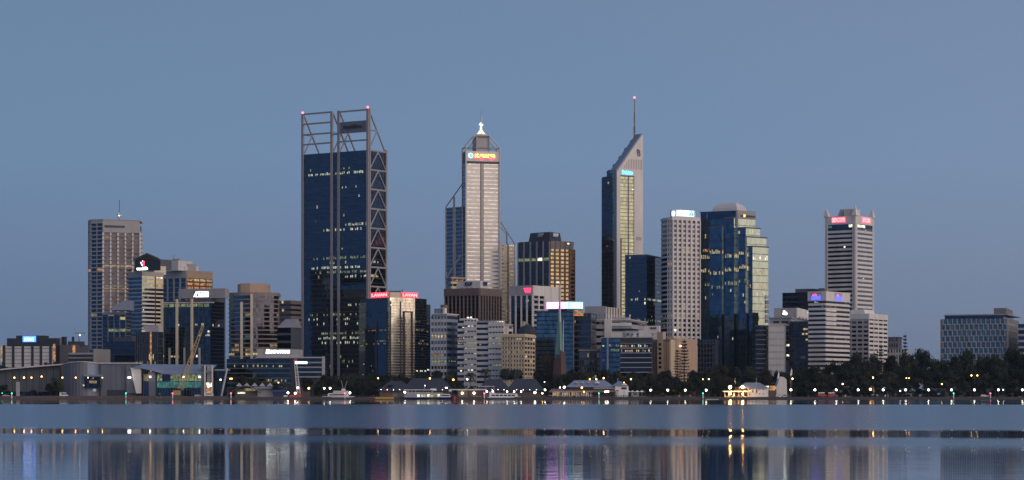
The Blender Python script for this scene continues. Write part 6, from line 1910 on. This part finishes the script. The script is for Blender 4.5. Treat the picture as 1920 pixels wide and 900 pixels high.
t.box('turntable', 'red_paint', B(X(554, D), X(567, D), D - 1.5, D + 1.5, 1.4, 3.2))
t.rod('brace', 'red_paint', (X(560, D), D, 9), (X(573, D), D + 1, 2), .18)
D = 1900
t = Thing('tower_crane', 'tiny far tower crane left of the grey antenna tower', 'crane', X(148, D), D)
t.rod('mast', 'steel_paint', (X(148, D), D, GZ), (X(148, D), D, Z(624, D)), .35)
t.rod('jib', 'steel_paint', (X(140, D), D, Z(624.5, D)), (X(159, D), D, Z(624.5, D)), .3)
t.ball('lamp', 'lamp_small', sph(X(150, D), D - 1, Z(628.5, D), .4))

# ------------------------------------------------------------------ boats and things on the water
def hull(T, name, mat, x0, x1, y, w, z0, z1, rake=1.6, stern=.1):
    """pointed to the right when rake > 0, to the left when rake < 0"""
    L = x1 - x0
    v, f = [], []
    secs = [(0, .82), (.25, 1), (.6, 1), (.85, .62), (1, .04)]
    for s, k in secs:
        if rake < 0:
            xx = x1 - L * s
        else:
            xx = x0 + L * s
        off = rake * max(0, s - .6) * 1.2
        v += [(xx, y - w / 2 * k, z1 + .35 * max(0, s - .6)), (xx - off, y - w / 2 * k * .7, z0), (xx - off, y + w / 2 * k * .7, z0), (xx, y + w / 2 * k, z1 + .35 * max(0, s - .6))]
    for i in range(4):
        b = i * 4
        f += [(b + j, b + (j + 1) % 4, b + 4 + (j + 1) % 4, b + 4 + j) for j in range(4)]
    f += [(0, 1, 2, 3), (16, 19, 18, 17)]
    return T.mesh(name, mat, v, f)
D = 1405
xx = lambda px: X(px, D)
t = Thing('yacht', 'white motor yacht with raked antennas, moored left of the orange barge', 'boat', xx(634), D, 0)
hull(t, 'hull', 'white_paint', xx(604), xx(664), D, 5, -.2, 1.9, -2.2)
t.box('rubbing_strake', 'navy_paint', B(xx(612), xx(664), D - 2.6, D - 2.45, 1.1, 1.3))
t.prism('cabin', 'white_paint', [(xx(614), D - 2), (xx(654), D - 2), (xx(654), D + 2), (xx(614), D + 2)], 1.9, 3.7, top=.6)
t.box('window', 'dark_window', B(xx(618), xx(650), D - 2.08, D - 1.4, 2.5, 3.1))
t.prism('flybridge', 'pale_metal', [(xx(624), D - 1.8), (xx(655), D - 1.8), (xx(655), D + 1.8), (xx(624), D + 1.8)], 3.7, 5.2, top=.5)
t.prism('radar_arch', 'white_paint', [(xx(640), D - 1.6), (xx(648), D - 1.6), (xx(648), D + 1.6), (xx(640), D + 1.6)], 5.2, 6.4, top=.4)
for a, b in ((644, 640), (645, 651)):
    t.rod('antenna', 'pale_metal', (xx(a), D, 5.5), (xx(b), D, Z(714, D)), .11)
t.rod('rail', 'pale_metal', (xx(606), D - 2.3, 2.9), (xx(626), D - 2.3, 2.9), .05)
t = Thing('barge', 'orange work barge with a bright painted side, left of the two-deck ferry', 'boat', xx(718), D, 0)
hull(t, 'hull', 'orange_paint', xx(693), xx(748), D, 6, -.3, 1.5, 1.2)
t.box('side_panel', 'yellow_paint', B(xx(704), xx(739), D - 3.1, D - 2.9, .35, 1.35))
t.box('winch', 'dark_pole', B(xx(697), xx(703), D - 1, D + 1, 1.5, 2.6))
t.box('wheelhouse', 'dark_concrete', B(xx(736), xx(745), D - 1.5, D + 1.5, 1.6, 3.6))
for px in (712, 720, 728):
    t.box('crate', 'timber', B(xx(px), xx(px + 4), D - 1.2, D + .4, 1.5, 2.2))
t.rod('derrick', 'red_paint', (xx(726), D, 1.6), (xx(719), D, Z(726, D)), .12)
t.rod('derrick', 'red_paint', (xx(726), D, 1.6), (xx(731), D, Z(729, D)), .1)
# two-deck ferry
t = Thing('ferry', 'white two-deck ferry with lit cabin windows right of the orange barge', 'boat', xx(795), D, 0)
hull(t, 'hull', 'navy_paint', xx(750), xx(830), D, 8, -.3, 1.2, 1.8)
t.box('lower_deck', 'grey_concrete', B(xx(760), xx(827), D - 3.6, D + 3.6, 1.2, 3.7))
for i in range(7):
    px = 783 + 6.2 * i
    t.box('window', ('lit_bright', 'lit_cool', 'lit_warm')[i % 3], B(xx(px), xx(px + 4.8), D - 3.72, D - 3.5, 1.55, 3.0))
t.box('deck_rail', 'white_paint', B(xx(758), xx(830), D - 3.8, D + 3.8, 3.7, 3.95))
t.box('upper_deck', 'steel_paint', B(xx(763), xx(812), D - 3.2, D + 3.2, 3.95, 5.6))
for i in range(9):
    px = 765 + 5 * i
    t.box('window', 'dark_window', B(xx(px), xx(px + 3.8), D - 3.28, D - 3.1, 4.3, 5.2))
t.box('roof', 'white_paint', B(xx(757), xx(813), D - 3.6, D + 3.6, 5.6, 5.9))
t.prism('wheelhouse', 'white_paint', [(xx(806), D - 2), (xx(819), D - 2), (xx(819), D + 2), (xx(806), D + 2)], 5.3, 6.5, top=.5)
for px in (759, 766, 773, 780):
    t.rod('post', 'white_paint', (xx(px), D - 3.5, 1.2), (xx(px), D - 3.5, 5.6), .1)
t.rod('mast', 'pale_metal', (xx(796), D, 5.8), (xx(796), D, Z(721, D)), .09)
t = Thing('motor_boat', 'white cabin boat with navy hull at the right end of the two-deck ferry', 'boat', xx(837), D - 3, 0)
hull(t, 'hull', 'navy_paint', xx(824), xx(853), D - 3.5, 4.5, -.2, 1.4, 1.6)
t.prism('cabin', 'white_paint', [(xx(826), D - 5), (xx(845), D - 5), (xx(845), D - 2), (xx(826), D - 2)], 1.4, 3.2, top=.5)
t.box('window', 'dark_window', B(xx(828), xx(843), D - 4.9, D - 4.6, 2.0, 2.7))
t = Thing('channel_buoy', 'dark red mooring drum at the bow of the navy-hulled boat', 'buoy', xx(852), D - 6, 0)
t.rod('drum', 'red_paint', (xx(852), D - 7, -.4), (xx(852), D - 7, 2.2), 1.0)
# brick kiosk on the jetty
t = Thing('kiosk', 'brown brick ferry kiosk with two wall lamps and a pale flat roof', 'building', X(880, 1410), 1410, 0)
D = 1410
t.box('wall', 'tan_brick', B(X(858, D), X(906, D), D - 3, D + 4, 1.2, Z(731.5, D)))
t.box('roof', 'white_paint', B(X(845, D), X(912, D), D - 4, D + 5, Z(731.4, D), Z(729.6, D)))
t.box('roof_end', 'white_paint', B(X(842, D), X(847, D), D - 4, D - 2, Z(734, D), Z(730, D)))
t.box('panel', 'red_brick', B(X(876, D), X(906, D), D - 3.15, D - 3, 1.3, Z(732.5, D)))
t.box('wall_band', 'timber', B(X(858, D), X(875, D), D - 3.1, D - 3, 1.3, Z(732.5, D)))
for px in (889, 895, 901):
    t.box('seat_back', 'grey_concrete', B(X(px - 1.6, D), X(px + 1.2, D), D - 4, D - 3.8, 1.2, 2.1))
t.box('upper_frame', 'pale_metal', B(X(896, D), X(927, D), D + 1, D + 3, Z(724.8, D), Z(723.8, D)))
for px in (897, 911, 926):
    t.rod('post', 'pale_metal', (X(px, D), D + 2, 1.2), (X(px, D), D + 2, Z(724, D)), .1)
for px, py in ((867, 737.2), (889, 737)):
    t.ball('wall_lamp', 'lamp_white', sph(X(px, D), D - 3.9, Z(py, D), .55))
# white ferry
D = 1405
t = Thing('ferry', 'long low white ferry with dark windows, right of the brown brick kiosk', 'boat', xx(942), D, 0)
hull(t, 'hull', 'white_paint', xx(914), xx(977), D, 6, -.2, 1.5, 1.8)
t.box('stripe', 'navy_paint', B(xx(916), xx(966), D - 3.05, D - 2.9, .25, .5))
t.prism('cabin', 'white_paint', [(xx(917), D - 2.6), (xx(971), D - 2.6), (xx(971), D + 2.6), (xx(917), D + 2.6)], 1.5, 3.5, top=.4)
for i in range(6):
    t.box('window', 'dark_window', B(xx(922 + 7.6 * i), xx(928 + 7.6 * i), D - 2.62, D - 2.2, 2.1, 2.9))
t.box('wheelhouse', 'white_paint', B(xx(917), xx(928), D - 1.8, D + 1.8, 3.5, 4.6))
# red barge under the crane
t = Thing('barge', 'red work barge with a pale deck hut under the lattice crane', 'boat', xx(558), D, 0)
hull(t, 'hull', 'red_paint', xx(528), xx(583), D + 2, 7, -.3, 1.35, .4)
t.box('side_post', 'yellow_paint', B(xx(562), xx(563.4), D - 1.7, D - 1.5, .1, 2.2))
t.box('deck_hut', 'red_brick', B(xx(566), xx(580), D, D + 3, 1.3, 4.6))
t.box('tank', 'red_paint', B(xx(543), xx(553), D - 1, D + 2, 1.3, 2.7))
t.box('box', 'pale_metal', B(xx(532), xx(539), D - 1, D + 1, 1.3, 2.5))
t = Thing('work_shed', 'dark navy tarpaulin shelter on the bank left of the red barge', 'shelter', X(522, 1420), 1420)
t.box('wall', 'navy_paint', B(X(513, 1420), X(538, 1420), 1417, 1424, GZ, Z(734.5, 1420)))
hip(t, 'roof', 'navy_paint', X(510, 1420), X(541, 1420), 1416, 1425, Z(734.6, 1420), Z(731, 1420), .8)
# low bank sheds and arched shelter west of the barge
D = 1442
t = Thing('arched_shelter', 'low arched pavilion with a lit inside, left of the navy shelter', 'shelter', X(460, D), D)
v, f = [], []
for i in range(13):
    a = i / 12
    px, y = 434 + 54 * a, 737 - 12.5 * math.sin(math.pi * a) ** .8
    v += [(X(px, D), D - 5, Z(y, D)), (X(px, D), D + 5, Z(y, D)), (X(px, D), D + 5, Z(y, D) + .4), (X(px, D), D - 5, Z(y, D) + .4)]
for i in range(12):
    b = i * 4
    f += [(b + j, b + (j + 1) % 4, b + 4 + (j + 1) % 4, b + 4 + j) for j in range(4)]
t.mesh('arch_roof', 'dark_grey_panel', v, f)
t.box('back_wall', 'brown_concrete', B(X(440, D), X(482, D), D + 2, D + 3, GZ, Z(729, D)))
t.box('lit_window', 'lit_dim', B(X(458, D), X(478, D), D + 1.8, D + 2, Z(733, D), Z(728, D)))
t.box('lit_shopfront', 'lit_bright', B(X(446, D), X(460, D), D - 1, D - .8, Z(738, D), Z(735, D)))
D = 1455
t = Thing('tent_row', 'row of pale peaked tents behind the arched pavilion', 'tent', X(490, D), D)
for i in range(5):
    px = 447 + 14.5 * i
    t.mesh('tent', 'grey_concrete', [(X(px - 5, D), D, Z(724, D)), (X(px + 5, D), D, Z(724, D)), (X(px + 5, D), D + 8, Z(724, D)), (X(px - 5, D), D + 8, Z(724, D)), (X(px, D), D + 4, Z(717.5, D))], [(0, 1, 4), (1, 2, 4), (2, 3, 4), (3, 0, 4)])
t.box('roof', 'blue_metal', B(X(478, D), X(536, D), D - 4, D + 6, Z(729, D), Z(725, D)))
t.box('wall', 'grey_concrete', B(X(480, D), X(515, D), D - 2, D + 4, GZ, Z(729, D)))
# yellow floating boom and red float
D = 1402
t = Thing('floating_boom', 'thin yellow floating boom along the western bank', 'boom', X(240, D), D, 0)
t.rod('tube', 'yellow_paint', (X(232, D), D, .5), (X(300, D), D, .5), .28)
t.rod('tube', 'brown_concrete', (X(150, D), D, .5), (X(232, D), D, .5), .22)
for px in (148, 190, 263, 295):
    t.rod('post', 'yellow_paint', (X(px, D), D, -.5), (X(px, D), D, 1.3), .2)
t.rod('end_arm', 'yellow_paint', (X(298, D), D, .3), (X(303, D), D, 1.6), .2)
t = Thing('float', 'red float at the left end of the yellow boom', 'float', X(242, D), D - 1, 0)
t.rod('body', 'red_paint', (X(237, D), D - 1.2, .3), (X(247, D), D - 1.2, .3), .45)
# channel markers
for px, col, lb in ((22, 'beacon_green', 'white channel pile with a green light at the far left bank'), (236, 'beacon_green', 'white channel pile with a green light at the left end of the yellow boom'),
                    (323.5, 'beacon_red', 'white channel pile with a red light in front of the lit glass hall'), (433, 'beacon_red', 'white channel pile with a red light in front of the arched pavilion'),
                    (646.5, 'beacon_red', 'channel pile with a red light in front of the white motor yacht'), (908, 'beacon_red', 'channel pile with a red light at the stern of the long white ferry'),
                    (1123, 'beacon_green', 'channel pile with a green light in front of the pavilion'), (1318, 'beacon_green', 'channel pile with a green light at the right end of the long jetty'),
                    (1788, 'beacon_green', 'channel pile with a green light in front of the eastern trees'), (1857, 'beacon_red', 'channel pile with a red light in front of the eastern trees')):
    D = 1396
    t = Thing('channel_marker', lb, 'channel marker', X(px, D), D, -1, 'lit channel marker piles')
    t.rod('pile', 'white_paint', (X(px, D), D, -1), (X(px, D), D, Z(739.5, D)), .32)
    t.rod('band', 'dark_pole', (X(px, D), D, .1), (X(px, D), D, .7), .34)
    t.ball('light', col, sph(X(px, D), D, Z(737.5, D), .34))

# ------------------------------------------------------------------ street lamps
def lamp(px, py, kind, label, group, D=1436, r=.5, heads=1, z=GZ):
    x, zt = X(px, D), Z(py, D)
    t = Thing('street_lamp', label + (', ' + near(px) if group else ''), 'street lamp', x, D, z, group)
    if heads == 1:
        t.rod('pole', 'dark_pole', (x, D, z), (x, D, zt - r * .7), .09)
        t.ball('globe', kind, sph(x, D, zt, r))
    else:
        t.rod('pole', 'dark_pole', (x, D, z), (x, D, zt), .11)
        s = heads / FOC * D / 2
        t.rod('arm', 'dark_pole', (x - s, D, zt + .4), (x + s, D, zt + .4), .07)
        for k in (-s, s):
            t.ball('globe', kind, sph(x + k, D, zt, r))
LW, LO, LY, LS = 'lamp_white', 'lamp_orange', 'lamp_yellow', 'lamp_small'
g = 'white globe lamps on the eastern promenade'
for px in (1483, 1528, 1568, 1609, 1656, 1698, 1741, 1784, 1827, 1872, 1917):
    lamp(px, 731, LW, 'white globe lamp on the promenade', g, 1420, .56)
g = 'white globe lamps along the long jetty'
for px in (1220, 1252, 1285, 1324):
    lamp(px, 731.5, LW, 'white globe lamp along the long jetty', g, 1420, .55)
g = 'orange lamps before the convention centre'
for px, py in ((27, 708), (45, 708), (59, 708), (78, 706), (117, 708), (142, 708)):
    lamp(px, py, LO, {27: 'leftmost orange lamp on a thin pole', 45: 'brightest orange lamp on a thin pole', 59: 'third orange lamp on a thin pole'}.get(px, 'orange lamp on a thin pole'), g, 1432, .42 if px != 45 else .5)
for px in (165, 192):
    lamp(px, 708, LY, 'small yellow lamp, %s side' % ('left' if px == 165 else 'right'), 'small yellow lamps before the drum', 1440, .28)
g = 'tall yellow road lamps among the eastern trees'
for px, py in ((1486, 710), (1580, 720), (1766, 720), (1637, 708)):
    lamp(px, py, LY if px != 1766 else LO, 'tall yellow road lamp', g, 1446, .42)
lamp(1702, 709, LO, 'tall road lamp with two close orange heads among the eastern trees', None, 1446, .3, 5)
lamp(1827, 704, LY, 'tall road lamp with two spread yellow heads at far right', None, 1446, .38, 11)
lamp(1632, 730, LO, 'strong orange lamp on the promenade among the white globes', None, 1424, .72)
lamp(1688, 733, LS, 'small white lamp between promenade globes, left of the middle', None, 1440, .3)
lamp(1881, 731, LS, 'small white lamp right of a promenade globe at far right', None, 1440, .3)
g = 'yellow road lamps behind the long jetty'
for px, py, r in ((1183, 711, .42), (1318, 711, .28), (1329, 711, .36)):
    lamp(px, py, LY, 'yellow road lamp', g, 1446, r)
g = 'tall lamps above the pavilion roof'
for px, py, k in ((1106, 711, LO), (1118, 711, LO), (1132, 709, LY)):
    lamp(px, py, k, {1106: 'leftmost tall warm lamp', 1118: 'middle tall warm lamp'}.get(px, 'tall yellow lamp') + ' over the pavilion roof', g, 1452, .45)
lamp(1058, 726, LW, 'large white lamp at the left end of the pavilion roof', None, 1418, .62)
lamp(1050, 726.5, LS, 'small white lamp just left of the large lamp at the pavilion', None, 1418, .36)
lamp(1091, 727, LO, 'orange lamp before the upper wall of the pavilion', None, 1420, .55)
lamp(1095, 734.5, LY, 'low yellow lamp under the verandah of the pavilion', None, 1418, .3)
lamp(1137.5, 734.3, LW, 'broad double-headed white lamp beside the green channel light', None, 1414, .55, 4)
lamp(1170, 717, LO, 'small orange lamp on the roof edge of the turret house', None, 1424, .26)
lamp(1022, 731, LW, 'white lamp left of the pavilion, taller of the close pair', None, 1416, .5)
lamp(1003, 736, LW, 'white lamp between the white ferry and the pavilion', None, 1412, .66)
lamp(1017, 737.5, LY, 'yellow lamp left of the pavilion, lower of the close pair', None, 1412, .45)
g = 'row of white lamps above the white ferry'
for px in (902, 913, 924, 951, 964, 977):
    lamp(px, 734.2, LW, {902: 'smallest white jetty lamp beside the red channel light', 913: 'white jetty lamp close right of the red channel light', 924: 'third white jetty lamp over the ferry bow', 951: 'white jetty lamp over mid ferry', 964: 'white jetty lamp over the ferry windows'}.get(px, 'last white jetty lamp of the row'), g, 1412, .42 if px != 902 else .32)
g = 'pair of lamps at the stern of the two-deck ferry'
for px, py in ((759, 735.5), (773, 736)):
    lamp(px, py, LW, 'white lamp', g, 1411, .58)
lamp(806, 709.5, LO, 'tall orange lamp above the widest jetty shed', None, 1440, .45)
lamp(709, 709.3, LY, 'small yellow lamp among the trees left of the jetty sheds', None, 1446, .34)
lamp(850, 712, LO, 'orange lamp beside the palm left of the white stepped block', None, 1440, .52)
lamp(876, 711, LW, 'white lamp in front of the white stepped block', None, 1446, .45)
lamp(837, 727, LS, 'small forked white lamp behind the navy-hulled boat', None, 1420, .3, 2.5)
lamp(797, 723, LS, 'small white light on a pole above the two-deck ferry', None, 1425, .26)
lamp(1021, 716, LS, 'tiny white lamp left of the bell tower', None, 1440, .26)
lamp(579, 728, LO, 'orange lamp right of the lattice crane', None, 1418, .6)
g = 'white lamps left of the motor yacht'
for px in (608, 619):
    lamp(px, 728, LW, 'white pole lamp', g, 1418, .46 if px == 608 else .54)
g = 'low lamps beside the motor yacht'
for px in (636, 656):
    lamp(px, 736.7, LW, 'low white lamp', g, 1411, .56, z=1)
g = 'white work lamps on the red barge'
for px, py in ((540, 736.5), (553.5, 737.3)):
    lamp(px, py, LW, 'white work lamp on the red barge', g, 1402, .58, z=1)
lamp(558.5, 727, LW, 'white work lamp at the foot of the lattice crane', None, 1404, .55, z=1)
lamp(522, 717.3, LO, 'orange lamp above the long blue-grey roof', None, 1446, .34)
lamp(413.5, 712, LO, 'orange lamp right of the lit glass hall', None, 1440, .5)
lamp(433, 710, LO, 'double-headed orange lamp beside the leaning mast', None, 1440, .38, 3)
lamp(4, 737, 'beacon_green', 'low green light at the far left bank', None, 1416, .2)

# ------------------------------------------------------------------ parked cars
def car(px, D, col, label, van=False, group=None):
    x = X(px, D)
    t = Thing('parked_van' if van else 'parked_car', label, 'van' if van else 'car', x, D, GZ, group)
    L, h = (5.2, 2.3) if van else (4.4, 1.45)
    z = GZ
    if van:
        pr = [(-L / 2, .35), (L / 2, .35), (L / 2, 1.1), (L / 2 - .9, 1.3), (L / 2 - 1.5, 2.2), (-L / 2, 2.3)]
    else:
        pr = [(-L / 2, .3), (L / 2, .3), (L / 2, .8), (L * .22, .92), (L * .08, 1.42), (-L * .3, 1.45), (-L * .43, .98), (-L / 2, .9)]
    k = len(pr)
    v = [(x + a, D - .88, z + b) for a, b in pr] + [(x + a, D + .88, z + b) for a, b in pr]
    t.mesh('body', col, v, [tuple(range(k)), tuple(range(2 * k - 1, k - 1, -1))] + [(i, k + i, k + (i + 1) % k, (i + 1) % k) for i in range(k)])
    t.box('side_window', 'dark_window', B(x - L * .28, x + L * (.2 if not van else .3), D - .91, D + .91, z + h * .64, z + h * .9))
    if van:
        t.box('roof', 'white_paint', B(x - L / 2 + .05, x + L / 2 - 1.4, D - .9, D + .9, z + 2.3, z + 2.75))
    for a in (-L * .3, L * .3):
        t.rod('wheel', 'tyre', (x + a, D - .92, z + .33), (x + a, D - .7, z + .33), .33)
        t.rod('wheel', 'tyre', (x + a, D + .7, z + .33), (x + a, D + .92, z + .33), .33)
    for s in (-.6, .6):
        t.box('headlight', 'pale_metal', B(x + L / 2 - .05, x + L / 2 + .04, D + s - .15, D + s + .15, z + .6, z + .8))
car(1542, 1428, 'red_paint', 'red van with a white roof, left of two among the promenade lamps', True)
car(1561, 1428, 'red_paint', 'red van with a white roof, right of two beside a promenade lamp', True)
car(1462, 1422, 'white_paint', 'white parked car in front of the pale gabled house')
car(1472, 1424, 'steel_paint', 'grey parked car in front of the pale gabled house')
car(1846, 1424, 'white_paint', 'white car under the eastern trees, left of the red channel light')
car(120, 1436, 'white_paint', 'white van at the left end of the drum of the convention centre', True)
car(12, 1430, 'white_paint', 'white parked car at the far left bank')
car(372, 1430, 'white_paint', 'white car at the right end of the lit glass hall')
car(391, 1428, 'white_paint', 'white van below the pale end columns of the glass hall', True)
t = Thing('notice_board', 'small white notice board on the bank before the drum', 'sign', X(177, 1424), 1424)
t.box('board', 'white_paint', B(X(174, 1424), X(180, 1424), 1424, 1424.1, Z(734, 1424), Z(729, 1424)))
for px in (174.6, 179.4):
    t.rod('post', 'dark_pole', (X(px, 1424), 1424.2, GZ), (X(px, 1424), 1424.2, Z(730, 1424)), .07)
t = Thing('notice_board', 'tall grey information board on the bank at far left', 'sign', X(33, 1424), 1424)
t.box('board', 'grey_concrete', B(X(30, 1424), X(37, 1424), 1424, 1424.3, GZ, Z(716, 1424)))

# ------------------------------------------------------------------ thin dawn haze over river and city
hm = bpy.data.materials.new('haze_air')
hm.use_nodes = True
hn = hm.node_tree
for n_ in list(hn.nodes):
    hn.nodes.remove(n_)
ho = hn.nodes.new('ShaderNodeOutputMaterial')
hv = hn.nodes.new('ShaderNodeVolumePrincipled')
hv.inputs['Color'].default_value = (.62, .80, 1.0, 1)
hv.inputs['Density'].default_value = 1.9e-5
hn.links.new(hv.outputs[0], ho.inputs['Volume'])
MATS['haze_air'] = hm
hb = struct('haze', mk('haze', CV, CF, 'haze_air'), 'stuff', B(-9100, 9100, -500, 9100, -2.5, 330))
